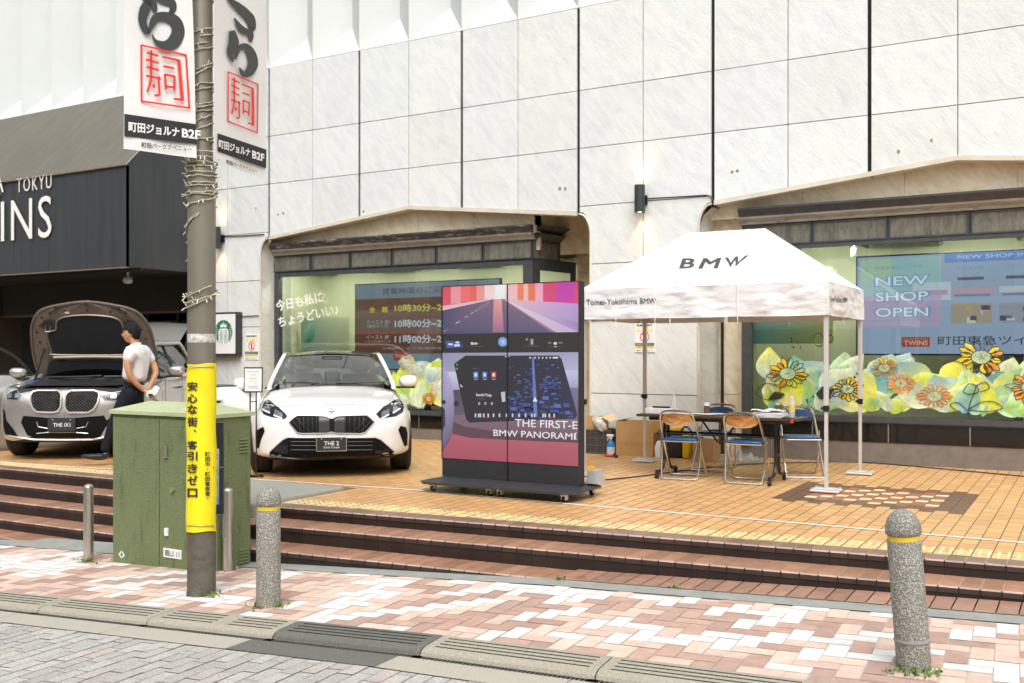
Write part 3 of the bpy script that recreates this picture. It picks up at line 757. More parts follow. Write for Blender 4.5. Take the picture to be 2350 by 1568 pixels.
def ribbon(mb, Y, pts, w_, col):
    for a, b in zip(pts[:-1], pts[1:]):
        dx, dz = b[0]-a[0], b[1]-a[1]; l = math.hypot(dx, dz) or 1; nx, nz = -dz/l*w_/2, dx/l*w_/2
        mb.face([(a[0]-nx, Y, a[1]-nz), (b[0]-nx, Y, b[1]-nz), (b[0]+nx, Y, b[1]+nz), (a[0]+nx, Y, a[1]+nz)], col)
def sunflower(mb, Y, cx, cz, r, ink=(.03, .03, .03), fill=.6, seed=0, squash=.75, arc=(0, 360), pet=(.75, .52, .02)):
    q = random.Random(seed); n = 17
    for k in range(n):
        a = R(arc[0]+(arc[1]-arc[0])*k/n)+q.uniform(-.08, .08); L = r*q.uniform(.85, 1.12)
        ca, sa = math.cos(a), math.sin(a)*squash
        base = .42*r; w_ = r*.17
        pts = []
        for t in [0, .3, .6, .85, 1, .85, .6, .3, 0]:
            s_ = 1 if len(pts) < 4 else (-1 if len(pts) > 4 else 0)
            ww = w_*math.sin(math.pi*min(1, t*.9+.08))*s_; d = lerp(base, L, t)
            pts.append((cx+d*ca-ww*math.sin(a), cz+d*sa+ww*math.cos(a)*squash))
        if q.random() < fill: mb.face([(p[0], Y, p[1]) for p in pts], pet if q.random() < .7 else (.7, .3, .03))
        ribbon(mb, Y-.0012, pts, .009, ink)
    cc = [(cx+.4*r*math.cos(a), cz+.4*r*math.sin(a)*squash) for a in [k*math.pi/8 for k in range(17)]]
    mb.face([(p[0], Y-.0006, p[1]) for p in cc[:-1]], (.45, .6, .35)); ribbon(mb, Y-.0012, cc, .008, ink)
    for k in range(34):
        a, d = q.uniform(0, 6.28), q.uniform(0, .36)*r
        x_, z_ = cx+d*math.cos(a), cz+d*math.sin(a)*squash; e = .006
        mb.face([(x_-e, Y-.0012, z_), (x_, Y-.0012, z_-e), (x_+e, Y-.0012, z_), (x_, Y-.0012, z_+e)], ink)
def floral(mb, Y, x0, x1, z0, hfun, seed, n):
    q = random.Random(seed)
    items = []
    for k in range(n):
        x_ = q.uniform(x0+.1, x1-.1); h = hfun(x_); z_ = z0+q.uniform(-.15, 1)**1*h*.66 if True else 0
        items.append((z_, x_, h))
    items.sort(reverse=True)
    for idx, (z_, x_, h) in enumerate(items):
        L = q.choice([.22, .3, .42, .55, .68])*q.uniform(.8, 1.15)*(.6+.5*h); L = min(L, h*.8); Wd = L*q.uniform(.38, .95)
        ang = q.uniform(R(-10), R(190)); c1, c2 = q.choice(FLORAL), q.choice(FLORAL)
        m1 = max(z0-z_, 0)
        # keep inside the pane
        if z_+L*math.sin(ang) > z0+h+.1: L = max(.15, (z0+h+.1-z_)/math.sin(ang))
        if x_+L*math.cos(ang) < x0+.02 or x_+L*math.cos(ang) > x1-.02: ang = math.pi/2
        if x_-Wd/2 < x0 or x_+Wd/2 > x1: continue
        zz = max(z_, z0+.012+max(0, -math.sin(ang))*L+abs(math.cos(ang))*Wd*.5)
        leaf(mb, Y-.00006*idx, x_, zz, L, Wd, ang, c1, c2)
        vc = tuple(e_*.8 for e_ in c1)
        ribbon(mb, Y-.00006*idx-.00003, [(x_+math.cos(ang)*L*k_/4, zz+math.sin(ang)*L*k_/4) for k_ in range(5)], .005, vc)
        for k_ in (.3, .5, .7):
            for s_ in (-1, 1):
                bx_, bz_ = x_+math.cos(ang)*L*k_, zz+math.sin(ang)*L*k_; a_ = ang+s_*.7; l_ = Wd*.33*math.sin(math.pi*k_)
                ribbon(mb, Y-.00006*idx-.00003, [(bx_, bz_), (bx_+math.cos(a_)*l_, bz_+math.sin(a_)*l_)], .0035, vc)
def window(xa, xb, zsill, ztop, left):
    """projecting shop window; front plane 12.97"""
    Yf = 12.97
    w_ = thing_child('display_window', bld)
    fr = MB(); fw = .11
    fr.box(xa, xa+.13, Yf-.02, Yf+.08, .16, ztop+.06)
    if not left: fr.box(xb-.13, xb, Yf-.02, Yf+.08, .16, ztop+.06)
    else: fr.box(xb-.16, xb, Yf-.02, Yf+.08, .16, ztop+.06)
    fr.box(xa+.131, xb-.161, Yf-.015, Yf+.07, ztop, ztop+.06)
    fr.box(xa+.131, xb-.161, Yf-.03, Yf+.07, zsill-.07, zsill)
    fr.box(xa+.131, xb-.161, Yf-.012, Yf+.07, zsill-.085, zsill-.0705)
    fr.build('window_frame', M['frame'], w_)
    gl = MB(); gl.face([(xa+.1, Yf+.03, zsill), (xb-.1, Yf+.03, zsill), (xb-.1, Yf+.03, ztop), (xa+.1, Yf+.03, ztop)]); gl.build('pane', M['shopglass'], w_)
    bp = MB(); n = 3 if left else 4
    bp.box(xa+.02, xb-.02, Yf, Yf+.06, .18 if left else .27, zsill-.085)
    for i in range(1, n+2): 
        X_ = lerp(xa, xb, i/(n+2)); bp.box(X_-.006, X_+.006, Yf-.004, Yf+.001, .18 if left else .27, zsill-.087, mi=1)
    bp.build('base_panel', [M['darkgloss'], M['galv']], w_)
    pb = MB(); pb.box(xa-.02, xb+.02, Yf+.01, Yf+.3, -.01, .18 if left else .27); pb.build('plinth', M['plinth'], w_)
    # frieze
    fz = MB(); z0, z1 = 2.79, 3.05
    fz.box(xa, xb, Yf, Yf+.06, z0-.03, z1+.02)
    npan = 6 if left else 6; fzp = MB()
    for i in range(npan):
        a, b = lerp(xa, xb, i/npan)+.03, lerp(xa, xb, (i+1)/npan)-.03
        fzp.box(a, b, Yf-.012, Yf+.0, z0+.015, z1-.01)
        for (p, q, r_, s_) in ((a-.018, a, z0, z1), (b, b+.018, z0, z1), (a, b, z0-.003, z0+.015), (a, b, z1-.01, z1+.008)): fz.box(p, q, Yf-.028, Yf-.001, r_, s_)
    fz.build('frieze_frame', M['frame'], w_); fzp.build('frieze_panel', M['rough'], w_)
    # cornice profile
    prof = [(Yf+.04, 3.07), (Yf-.05, 3.07), (Yf-.06, 3.10), (Yf-.12, 3.14), (Yf-.13, 3.165)]
    co = MB(); co.prism(prof+[(Yf+.04, 3.165)], 'x', xa-.03, xb+.03); co.build('cornice', M['cornice'], w_)
    c2 = MB(); c2.prism([(Yf+.04, 3.166), (Yf-.135, 3.166), (Yf-.15, 3.19), (Yf-.20, 3.25), (Yf-.20, 3.275), (Yf+.04, 3.275)], 'x', xa+(.0), xb+.05); c2.build('cornice_crown', M['peel'] if left else M['frame'], w_)
    # room
    rm = MB(); yb_ = 14.25
    rm.face([(xa, yb_, 0), (xb, yb_, 0), (xb, yb_, 2.9), (xa, yb_, 2.9)]); rm.face([(xa+.002, Yf+.1, 0), (xa+.002, yb_, 0), (xa+.002, yb_, 2.9), (xa+.002, Yf+.1, 2.9)])
    if not left: rm.face([(xb-.002, Yf+.1, 0), (xb-.002, yb_, 0), (xb-.002, yb_, 2.9), (xb-.002, Yf+.1, 2.9)])
    rm.build('room_wall', M['room'], w_)
    ce = MB(); ce.face([(xa, Yf+.07, 2.86), (xb, Yf+.07, 2.86), (xb, yb_, 2.86), (xa, yb_, 2.86)]); 
    for i in range(6): ce.box(lerp(xa, xb, (i+.5)/6)-.02, lerp(xa, xb, (i+.5)/6)+.02, Yf+.3, yb_-.1, 2.8, 2.85)
    ce.build('room_ceiling', M['roomd'], w_)
    for i in range(3):
        tl = MB(); X_ = lerp(xa, xb, (i+.5)/3); tl.box(X_-.5, X_+.5, Yf+.2, Yf+.26, 2.80, 2.83); tl.build('added_fill_tube', M['roomfill'], w_)  # added glowing tubes behind the frieze, put in to light the room
    fl = MB(); fl.face([(xa, Yf+.07, zsill-.06), (xb, Yf+.07, zsill-.06), (xb, yb_, zsill-.06), (xa, yb_, zsill-.06)]); fl.build('room_floor', M['floor'], w_)
    return w_
def thing_child(name, parent):
    o = bpy.data.objects.new(name, None); COLL.objects.link(o); o.parent = parent; o.location = (0, 0, 0); return o
LXA, LXB = wp(628, 700, 12.97)[0], wp(1205+18, 700, 12.97)[0]
RXA, RXB = wp(1703, 700, 12.97)[0], jx(7)-.1
wL = window(LXA, LXB, .457, 2.70, True)
wR = window(RXA, RXB, .583, 2.73, False)
# open the recess wall behind the windows is hidden; angled return of the left window
rt = MB(); rg = MB(); rfz = MB(); xr1, yr1 = LXB+.16, 14.08
def rtp(s_, z, o=0): 
    nx, ny = (yr1-12.97), -(xr1-LXB); l = math.hypot(nx, ny)
    return (lerp(LXB, xr1, s_)+nx/l*o, lerp(12.97, yr1, s_)+ny/l*o, z)
def rtq(m_, s0, s1, z0, z1, o=0): m_.face([rtp(s0, z0, o), rtp(s1, z0, o), rtp(s1, z1, o), rtp(s0, z1, o)])
for (s0, s1, z0, z1) in ((0, .16, .16, 2.78), (.86, 1, .16, 2.78), (.16, .86, 2.62, 2.78), (.16, .86, .3, .5), (0, 1, 2.76, 2.80), (0, 1, 3.04, 3.08), (.56, .62, 2.8, 3.04)): rtq(rt, s0, s1, z0, z1)
rtq(rt, 0, 1, .0, .3)
rt.build('return_frame', M['frame'], wL)
rtq(rg, .16, .86, .5, 2.62, -.02); rtq(rg, .62, 1, 2.8, 3.04, -.02); rg.build('return_pane', M['shopglass'], wL)
rtq(rfz, 0, .56, 2.8, 3.04, -.005); rfz.build('return_frieze', M['rough'], wL)
co = MB()
for (z0, z1, o) in ((3.07, 3.165, .1), (3.166, 3.275, .17)):
    V = [rtp(0, z0, 0), rtp(1, z0, 0), rtp(1, z1, o), rtp(0, z1, o)]; co.face(V); co.face([rtp(0, z1, o), rtp(1, z1, o), rtp(1, z1, -.1), rtp(0, z1, -.1)])
co.build('return_cornice', M['frame'], wL)
# window graphics
def flh(x_): return .55+.35*mnoise.noise(Vector((x_*1.3, 5, 1)))
dl = MB(); floral(dl, 12.985, LXA+.15, LXB-.2, .47, lambda x_: .66+.3*mnoise.noise(Vector((x_*1.6, 2, 1))), 5, 150)
for (x, y, r_, ink, f_) in ((935, 832, .16, (.7, .7, .66), .7), (960, 850, .17, (.85, .85, .8), .0), (1004, 890, .15, (.85, .85, .8), .4), (985, 915, .13, (.6, .2, .02), .6)):
    p = wp(x, y, 12.98); sunflower(dl, 12.968+.001*f_, p[0], p[2], r_, ink, f_, int(x))
dl.build('floral_decal', M['film'], wL)
dr = MB(); floral(dr, 12.985, RXA+.17, RXB-.2, .60, lambda x_: .66+.28*mnoise.noise(Vector((x_*1.2, 7, 1))), 11, 210)
for (x, y, r_, ink, f_, pc) in ((1808, 858, .26, (.02, .02, .02), .5, (.75, .5, .02)), (1945, 893, .2, (.02, .02, .02), .6, (.75, .55, .02)), (2030, 845, .17, (.3, .25, .15), .5, (.75, .55, .02)), (2068, 880, .17, (.6, .3, .15), .8, (.7, .4, .12)), (2145, 910, .2, (.45, .25, .2), .6, (.68, .45, .1)), (2252, 820, .27, (.05, .05, .05), .6, (.78, .6, .02)), (2365, 890, .24, (.1, .05, .05), .6, (.75, .35, .05))):
    p = wp(x, y, 12.98); sunflower(dr, 12.968, p[0], p[2], r_, ink, f_, int(x), pet=pc)
for (cx_, cz_, n_) in ((1832, 790, 9), (1850, 920, 8), (1970, 860, 8)):
    for k in range(n_):
        p = wp(cx_+rnd.uniform(-18, 18), cz_+rnd.uniform(-14, 14), 12.965); e = rnd.uniform(.007, .016)
        dr.face([(p[0]+e*math.cos(a), p[1], p[2]+e*math.sin(a)) for a in [q*math.pi/3 for q in range(6)]], (.03, .03, .03))
for pts, fill in (([(1735, 905), (1745, 888), (1765, 880), (1790, 892), (1785, 905), (1760, 918), (1735, 905)], None), ([(1765, 915), (1778, 900), (1800, 905), (1790, 915), (1765, 918)], (.03, .03, .03)), ([(1873, 905), (1888, 888), (1912, 895), (1905, 915), (1880, 915)], (.03, .03, .03)),
                  ([(1867, 778), (1872, 765), (1885, 768), (1892, 778), (1905, 768), (1912, 780), (1895, 790), (1880, 795), (1870, 790)], None),
                  ([(2222, 958), (2225, 930), (2235, 905), (2240, 885)], None), ([(2210, 900), (2222, 882), (2240, 885), (2245, 900), (2225, 905), (2210, 900)], None), ([(2240, 885), (2262, 878), (2270, 892), (2248, 900)], None), ([(2222, 940), (2250, 925), (2280, 922), (2300, 938), (2260, 945), (2222, 940)], None), ([(2222, 945), (2200, 925), (2180, 930), (2200, 945)], None)):
    W_ = [wp(a, b, 12.964) for a, b in pts]
    if fill: dr.face([(p[0], 12.966, p[2]) for p in W_], fill)
    sm = smooth_path([(p[0], 0, p[2]) for p in W_], 4); ribbon(dr, 12.963, [(p.x, p.z) for p in sm], .011, (.04, .04, .04))
dr.build('floral_decal', M['film'], wR)
hw = MB()
def skewrect(x0, y0, x1, y1, h, Y):   # text box along a rising baseline given by survey pixels
    a = Vector(wp(x0, y0, Y)); b = Vector(wp(x1, y1, Y)); u_ = b-a; n_ = Vector((-u_.z, 0, u_.x)).normalized()*h
    return rect(a, u_, n_)
put_text(hw, '今日も私に', skewrect(634, 716, 742, 694, .20, 12.95), bold=.02)
put_text(hw, 'ちょうどいい♪', skewrect(640, 752, 778, 722, .19, 12.95), bold=.02)
for (a, b) in (((730, 680), (736, 668)), ((738, 688), (748, 676)), ((742, 696), (753, 690))):
    p, q = wp(a[0], a[1], 12.95), wp(b[0], b[1], 12.95); ribbon(hw, 12.95, [(p[0], p[2]), (q[0], q[2])], .012, (1, 1, 1))
hw.build('handwritten_lettering', M['whiteletter'], wL)
hw = MB()
for (a, b) in (((1898, 628), (1904, 610)), ((1906, 632), (1920, 620)), ((1910, 642), (1926, 637))):
    p, q = wp(a[0], a[1], 12.95), wp(b[0], b[1], 12.95); ribbon(hw, 12.95, [(p[0], p[2]), (q[0], q[2])], .02, (1, 1, 1))
hw.build('handwritten_marks', M['whiteletter'], wR)

# ---------------- entrance canopy (part of the store)
cn = thing_child('entrance_canopy', bld)
CX1 = -13.83; CY = 11.01; CX0 = -30; cz0, cz1, cz2 = 2.806, 4.49, 6.30
c = MB(); c.box(CX0, CX1, CY, CY+.06, cz0, cz1)
for i in range(12): c.box(CX1-.01-i*1.02-1.0, CX1-.01-i*1.02-.994, CY-.004, CY, cz0+.01, cz1-.01)
c.raw([(CX1, CY, cz0), (CX1, WY+.05, cz0), (CX1, WY+.05, cz2), (CX1, CY, cz1)], [(0, 1, 2, 3)])
c.build('canopy_fascia', M['can_f'], cn)
c = MB(); c.raw([(CX0, CY-.03, cz1), (CX1+.02, CY-.03, cz1), (CX1+.02, WY-.005, cz2), (CX0, WY-.005, cz2)], [(0, 1, 2, 3)]); c.build('canopy_roof', M['can_r'], cn)
c = MB(); c.box(CX0, CX1+.025, CY-.035, CY-.005, cz1-.012, cz1+.004); c.build('drip_edge', M['rust'], cn)
c = MB(); c.box(CX0, CX1-.002, CY+.061, WY+2.5, cz0, cz0+.02); c.box(CX0, CX1-.01, CY+.3, CY+.36, cz0-.03, cz0); c.build('canopy_soffit', M['can_s'], cn)
c = MB(); c.box(CX0, CX1+.004, CY-.008, CY+.05, cz0-.02, cz0-.001); c.build('fascia_trim', pm('trim_brown', (.2, .14, .1), .5), cn)
lt = MB()
def can_text(s_, xl, yt, xr, yb, bold, space=1):
    a = wp(xl, yb, CY-.03); b = wp(xr, yb, CY-.03); tp_ = wp((xl+xr)/2, yt, CY-.03); bt = wp((xl+xr)/2, yb, CY-.03)
    put_text(lt, s_, rect((a[0], CY-.03, bt[2]), (b[0]-a[0], 0, 0), (0, 0, tp_[2]-bt[2])), bold=bold, space=space)
can_text('MACHIDA', -190, 405, 8, 455, .0, 1.3); can_text('TOKYU', 38, 405, 118, 437, .0, 1.25)
can_text('TW', -130, 452, 0, 570, .0); can_text('INS', 2, 455, 118, 550, .0, 1.12)
lt.build('sign_lettering', M['whiteletter'], cn)
ent = thing_child('entrance', bld)
e = MB(); ys_ = 15.2
e.box(-30, jx(-1)-.0, ys_, ys_+.1, 0, 3.2); e.build('entrance_wall', M['can_s'], ent)
e = MB(); e.box(-30, -13.85, 13.0, 13.25, 2.17, 2.80); e.build('header_beam', M['can_s'], ent)
e = MB(); e.box(-30, -13.85, 12.99, 13.26, 2.135, 2.168); e.build('header_trim', pm('trim_bronze', (.16, .11, .08), .4, metal=.5), ent)
e = MB()
for X_ in (-22.6, -21.2): e.box(X_, X_+.8, 12.9, 13.5, 0, 2.9); e.build('stone_pier', M['brownstone'], ent); e = MB()
e.box(-14.0, -13.81, WY+.06, WY+.9, 0, 2.16)
e.build('stone_pier', M['brownstone'], ent)
for i in range(7):
    d_ = thing_child('glass_door', ent)
for i in range(7):
    pass
e = MB(); e2 = MB()
for i in range(8):
    X_ = -21.5+i*.95; e.box(X_, X_+.07, 14.6, 14.68, 0, 2.4); e2.box(X_+.07, X_+.95, 14.63, 14.65, .1, 2.4)
e.box(-21.5, -14, 14.6, 14.68, 2.4, 2.5)
e.build('door_frame', M['dark'], ent); e2.build('door_glass', M['darkglass'], ent)
for o in [o for o in bpy.data.objects if o.name.startswith('glass_door')]: bpy.data.objects.remove(o)
e = MB(); e.box(-13.9, -13.86, 13.6, 15.2, 0, 2.8); e.build('side_wall', M['brownstone'], ent)

# opposite side of the street (seen only in the window reflections)
def opposite(name, label, x0, x1, y, h, mat):
    t = thing(name, label, 'building', ((x0+x1)/2, y, -.3))
    m_ = MB(); m_.box(x0, x1, y-6, y, -.8, h); m_.build('wall', mat, t)
    wn = MB(); nx = int((x1-x0)/2.2); nz = int(h/3.1)
    for i in range(nx):
        for j in range(nz):
            X_ = lerp(x0, x1, (i+.5)/nx); Z_ = 1.2+j*3.1; wn.box(X_-.75, X_+.75, y, y+.05, Z_-.8, Z_+1.0)
    wn.build('window', M['oppwin'], t)
    s_ = MB(); s_.box(x0, x1, y+.01, y+.5, 2.9, 3.15); s_.build('awning', M['inkred'] if mat is M['oppbrick'] else M['white'], t)
opposite('brick_building', 'red brick building across the street mirrored in the shop glass', -34, -9, -9, 7.5, M['oppbrick'])
opposite('cream_building', 'cream rendered building across the street mirrored in the shop glass', -8.5, 16, -9.5, 6.5, M['oppcream'])
# ================================================================== STREET FURNITURE
class VPlane:
    """vertical plane through two survey points (pixel x at depth d)"""
    def __init__(s, xa, da, xb, db):
        s.r0 = (xa-1175)/F*da; s.d0 = da; s.r1 = (xb-1175)/F*db; s.d1 = db
    def pt(s, x, y, off=0):
        t = (x-1175)/F; dr, dd = s.r1-s.r0, s.d1-s.d0
        k = (t*s.d0-s.r0)/(dr-t*dd); r = s.r0+k*dr; d = s.d0+k*dd; z = H+(HOR-y)*d/F
        l = math.hypot(dr, dd); nx, nd = dd/l, -dr/l
        if nd > 0: nx, nd = -nx, -nd
        r += nx*off; d += nd*off
        return (A*r-B*d, B*r+A*d, z)
def tqc(mb, s, PF, tl, tr_, br, bl, **kw):
    def f(u, v):
        x = (bl[0]*(1-u)+br[0]*u)*(1-v)+(tl[0]*(1-u)+tr_[0]*u)*v; y = (bl[1]*(1-u)+br[1]*u)*(1-v)+(tl[1]*(1-u)+tr_[1]*u)*v
        return Vector(PF(x, y))
    put_text(mb, s, f, **kw)
def tq(mb, s, PF, tl, tr_, br, bl, **kw):
    a, b, c, d = [Vector(PF(*p)) for p in (bl, br, tr_, tl)]
    put_text(mb, s, lambda u, v: (a*(1-u)+b*u)*(1-v)+(d*(1-u)+c*u)*v, **kw)
pb = dpt(462.5, 1300, 7.06); PX, PY, PZ0 = pb[0], pb[1], Zs(pb[0])
PD = -B*PX+A*PY; 
t = thing('lamp_post', 'grey brown steel lamp post with a stepped lower sleeve, carrying two hanging banners', 'lamp post', (PX, PY, PZ0))
m_ = MB(); m_.lathe([(0, PZ0-.1), (.0985, PZ0-.1), (.0985, PZ0+.62), (0, PZ0+.62)], (PX, PY, 0), 40); m_.build('base_sleeve', M['polebase'], t, True)
m_ = MB(); m_.lathe([(.0965, PZ0+.6), (.0965, 2.55), (.094, 2.68), (.077, 2.76), (.077, 4.0), (.074, 7.2), (0, 7.25)], (PX, PY, 0), 40); m_.build('shaft', M['pole'], t, True)
m_ = MB(); m_.lathe([(.0968, 1.455), (.0975, 1.46), (.0975, 1.51), (.0968, 1.515)], (PX, PY, 0), 40); m_.build('sticker_residue', pm('residue', (.5, .5, .46), .7, var=.6, scale=30), t, True)
for a in (.3, 1.6, 2.9, 4.4, 5.5):
    m_ = MB(); m_.box(PX+.1*math.cos(a)-.008, PX+.1*math.cos(a)+.008, PY+.1*math.sin(a)-.008, PY+.1*math.sin(a)+.008, PZ0-.05, PZ0+.035); m_.build('base_bolt', M['polebase'], t)
# fairy lights wound round the post
t = thing('string_lights', 'unlit fairy light string wound in messy loops round the lamp post', 'string lights', (PX, PY, 2))
m_ = MB(); bl_ = MB()
def zpx(y): return H+(HOR-y)*PD/F
def wind(z0, z1, turns, rr, jit, slope=0, r0=.0, seed=0):
    q = random.Random(seed); P = []; n = int(turns*26)
    for i in range(n+1):
        a = 2*math.pi*turns*i/n+r0; z = lerp(z0, z1, i/n)+slope*math.sin(a+.4)+q.uniform(-jit, jit)
        r_ = rr+q.uniform(.002, .010); P.append((PX+r_*math.cos(a), PY+r_*math.sin(a), z))
        if q.random() < .2:
            v = Vector((math.cos(a)*.5, math.sin(a)*.5, q.uniform(-1, 1))).normalized()*.032; b0 = Vector(P[-1])
            bl_.tube([b0, b0+v], .004, 5)
    w__ = MB(); w__.tube(P, .0048, 5); w__.build('wire', M['wire'], t)
for s_ in range(5): wind(zpx(lerp(440, 350, s_/4)), zpx(lerp(450, 372, s_/4)), 2.2, .100, .006, .008, s_, s_)
wind(zpx(480), zpx(452), 1.2, .1, .004, .02, 1, 11)
for s_, (ya, yb, sl) in enumerate(((330, 318, .015), (305, 285, .03), (282, 262, .035), (262, 248, .012), (250, 240, .02), (215, 205, .02), (180, 150, .045), (165, 140, .04), (120, 104, .02), (88, 70, .02), (8, -8, .02), (0, -20, .03), (200, 190, .01))): wind(zpx(ya), zpx(yb), 1.3, .0795, .004, sl, s_*1.3, 20+s_)
wind(zpx(700), zpx(660), 1.6, .104, .004, .045, 2.4, 60); wind(zpx(690), zpx(672), 1.1, .112, .005, .03, 3.1, 61)
# hanging tail
P = [(PX+.104*math.cos(a), PY+.104*math.sin(a), zpx(y)) for a, y in ((-.9, 492), (-1.4, 502), (-1.9, 515), (-2.4, 530), (-2.9, 548), (-3.1, 570), (-2.9, 590))]
m_.tube(smooth_path(P, 5), .0042, 5); m_.tube(smooth_path([(p[0]*1.0005, p[1], p[2]-.012) for p in P], 5), .004, 5)
for p in P: bl_.tube([p, (p[0]-.02, p[1]-.01, p[2]-.03)], .0032, 5)
m_.build('wire', M['wire'], t); bl_.build('bulbs', M['bulb'], t, kind='stuff')
# banners
def cB(X, Y): return (238.7+.2635*X, .2635*Y)
def banner(name, label, pl, xl, xr, xr_top, ybl, ybr, texts, flip):
    pc = pl.pt((xl+xr)/2, 200); t = thing(name, label, 'banner', pc, 'sushi banners on the lamp post')
    cl = MB()
    def fn(u, v):
        xb, yb = lerp(xl, xr, u), lerp(ybl, ybr, u); xt, yt = lerp(xl, xr_top, u), lerp(ybl, ybr, u)-900
        wv = .006*math.sin(u*7+v*5)+.004*math.sin(v*17+u*3)
        return pl.pt(lerp(xb, xt, min(1, v*2.2)), lerp(yb, yt, v), wv)
    cl.grid(fn, 14, 50); o = cl.build('banner_cloth', M['banner'], t, True)
    def PF(x, y): return pl.pt(x, y, .013)
    bk = MB(); gy = MB(); rd = MB(); wh = MB()
    texts(PF, bk, gy, rd, wh)
    gy.build('brush_lettering', M['inkgrey'], t); rd.build('red_seal', M['inkred'], t); bk.build('black_lettering', M['inkblack'], t); wh.build('white_lettering', M['white'], t)
    rod = MB(); a = pl.pt(xl, -330); b = (PX, PY, a[2]); rod.tube([a, b], .012, 8); rod.build('arm', M['galv'], t)
    return t
def pq(mb, PF, pts):
    mb.face([PF(*cB(*p)) for p in pts])
def pstroke(mb, PF, pts, w_, sub=5):
    P = smooth_path([(p[0], 0, p[1]) for p in pts], sub) if len(pts) > 2 else [Vector((p[0], 0, p[1])) for p in pts]
    W_ = w_ if hasattr(w_, '__len__') else [w_*1.35, w_*1.35]
    n = len(P); L_ = []; R_ = []
    for i, p in enumerate(P):
        d_ = P[min(i+1, n-1)]-P[max(i-1, 0)]; l = math.hypot(d_.x, d_.z) or 1; ww = float(np.interp(i/(n-1), np.linspace(0, 1, len(W_)), W_))/2
        nx, nz = -d_.z/l*ww, d_.x/l*ww; L_.append(PF(*cB(p.x+nx, p.z+nz))); R_.append(PF(*cB(p.x-nx, p.z-nz)))
    for i in range(n-1): mb.face([L_[i], L_[i+1], R_[i+1], R_[i]])
def seal(PF, rd, TLx, TLy, TRx, TRy, BRx, BRy, BLx, BLy, lw):
    def q(u, v):  # u,v 0..1, v down
        x = (TLx*(1-u)+TRx*u)*(1-v)+(BLx*(1-u)+BRx*u)*v; y = (TLy*(1-u)+TRy*u)*(1-v)+(BLy*(1-u)+BRy*u)*v; return (x, y)
    def s_(pts, w_=lw): pstroke(rd, PF, [q(*p) for p in pts], w_, 4)
    for e in (((0, 0), (1, 0)), ((1, -.01), (1, 1.01)), ((1, 1), (0, 1)), ((0, 1.01), (0, -.01))): s_(e, lw*.8)
    # left character: long life
    for e in (((.12, .11), (.38, .13)), ((.10, .24), (.38, .26)), ((.11, .37), (.38, .39))): s_(e)
    s_(((.22, .05), (.21, .42))); s_(((.10, .53), (.42, .54))); s_(((.21, .42), (.2, .6), (.12, .82))); s_(((.37, .5), (.38, .85))); s_(((.38, .85), (.27, .86))); s_(((.25, .66), (.28, .72)), lw*1.2)
    # right character: rule
    s_(((.46, .13), (.84, .13))); s_(((.83, .12), (.86, .88)), lw*1.5); s_(((.87, .87), (.68, .87))); s_(((.48, .30), (.72, .30)))
    for e in (((.50, .45), (.72, .45)), ((.72, .44), (.70, .72)), ((.71, .66), (.52, .66)), ((.52, .72), (.51, .44))): s_(e)
def t_left(PF, bk, gy, rd, wh):
    # brush kana, lower stroke bowl
    pstroke(gy, PF, [(395, 0), (350, 90), (330, 190), (370, 280), (400, 255)], [60, 95, 70, 55, 30])
    pstroke(gy, PF, [(400, 255), (440, 170), (520, 150), (610, 190), (640, 280), (600, 370), (520, 400), (440, 360), (415, 300)], [35, 75, 85, 105, 115, 120, 80, 30, 6], 7)
    pstroke(gy, PF, [(420, -60), (520, -10), (590, 40), (590, 100), (560, 100)], [90, 110, 70, 50, 20])
    pstroke(gy, PF, [(340, -20), (420, 40), (440, 110)], [60, 70, 30])
    seal(PF, rd, 320, 398, 708, 484, 738, 944, 322, 885, 15)
    bk.face([PF(*cB(*p)) for p in ((172, 995), (795, 1085), (805, 1258), (172, 1190))])
    P2 = lambda x, y: pl_off(PF, x, y)
    for s_, a, b in (('町田ジョルナ', (208, 1062, 1150), (652, 1118, 1200)), ('B2F', (672, 1122, 1200), (835, 1140, 1222))):
        tq(wh, s_, lambda x, y: shift(PF(x, y)), cB(a[0], a[1]), cB(b[0], b[1]), cB(b[0], b[2]), cB(a[0], a[2]), bold=.035)
    tq(bk, '町田パークアベニュー', PF, cB(322, 1240), cB(757, 1285), cB(757, 1325), cB(322, 1285), bold=.012)
def t_right(PF, bk, gy, rd, wh):
    pstroke(gy, PF, [(1060, -10), (1130, 40), (1200, 100), (1262, 170), (1278, 250), (1250, 260)], [20, 60, 80, 85, 60, 20])
    pstroke(gy, PF, [(1120, 160), (1190, 260), (1262, 300), (1262, 370)], [10, 60, 60, 20])
    pstroke(gy, PF, [(1100, 270), (1118, 370), (1085, 450), (1110, 540)], [50, 95, 55, 20])
    pstroke(gy, PF, [(1125, 520), (1160, 430), (1220, 410), (1270, 470), (1285, 560), (1250, 630), (1200, 645), (1165, 590)], [20, 50, 60, 80, 90, 80, 50, 8], 7)
    seal(PF, rd, 1068, 628, 1328, 738, 1322, 1160, 1068, 1058, 11)
    bk.face([PF(*cB(*p)) for p in ((976, 1162), (1402, 1305), (1400, 1468), (976, 1320))])
    for s_, a, b in (('町田ジョルナ', (985, 1215, 1290), (1262, 1300, 1370)), ('B2F', (1278, 1310, 1380), (1385, 1345, 1412))):
        tq(wh, s_, lambda x, y: shift(PF(x, y)), cB(a[0], a[1]), cB(b[0], b[1]), cB(b[0], b[2]), cB(a[0], a[2]), bold=.035)
    tq(bk, '町田パークアベニュー', PF, cB(1055, 1392), cB(1320, 1478), cB(1320, 1510), cB(1055, 1424), bold=.012)
def shift(p): 
    v = Vector(p); dcam = (Vector((0, 0, H))-v).normalized(); n_ = Vector((dcam.x, dcam.y, 0)).normalized(); return v+n_*.003
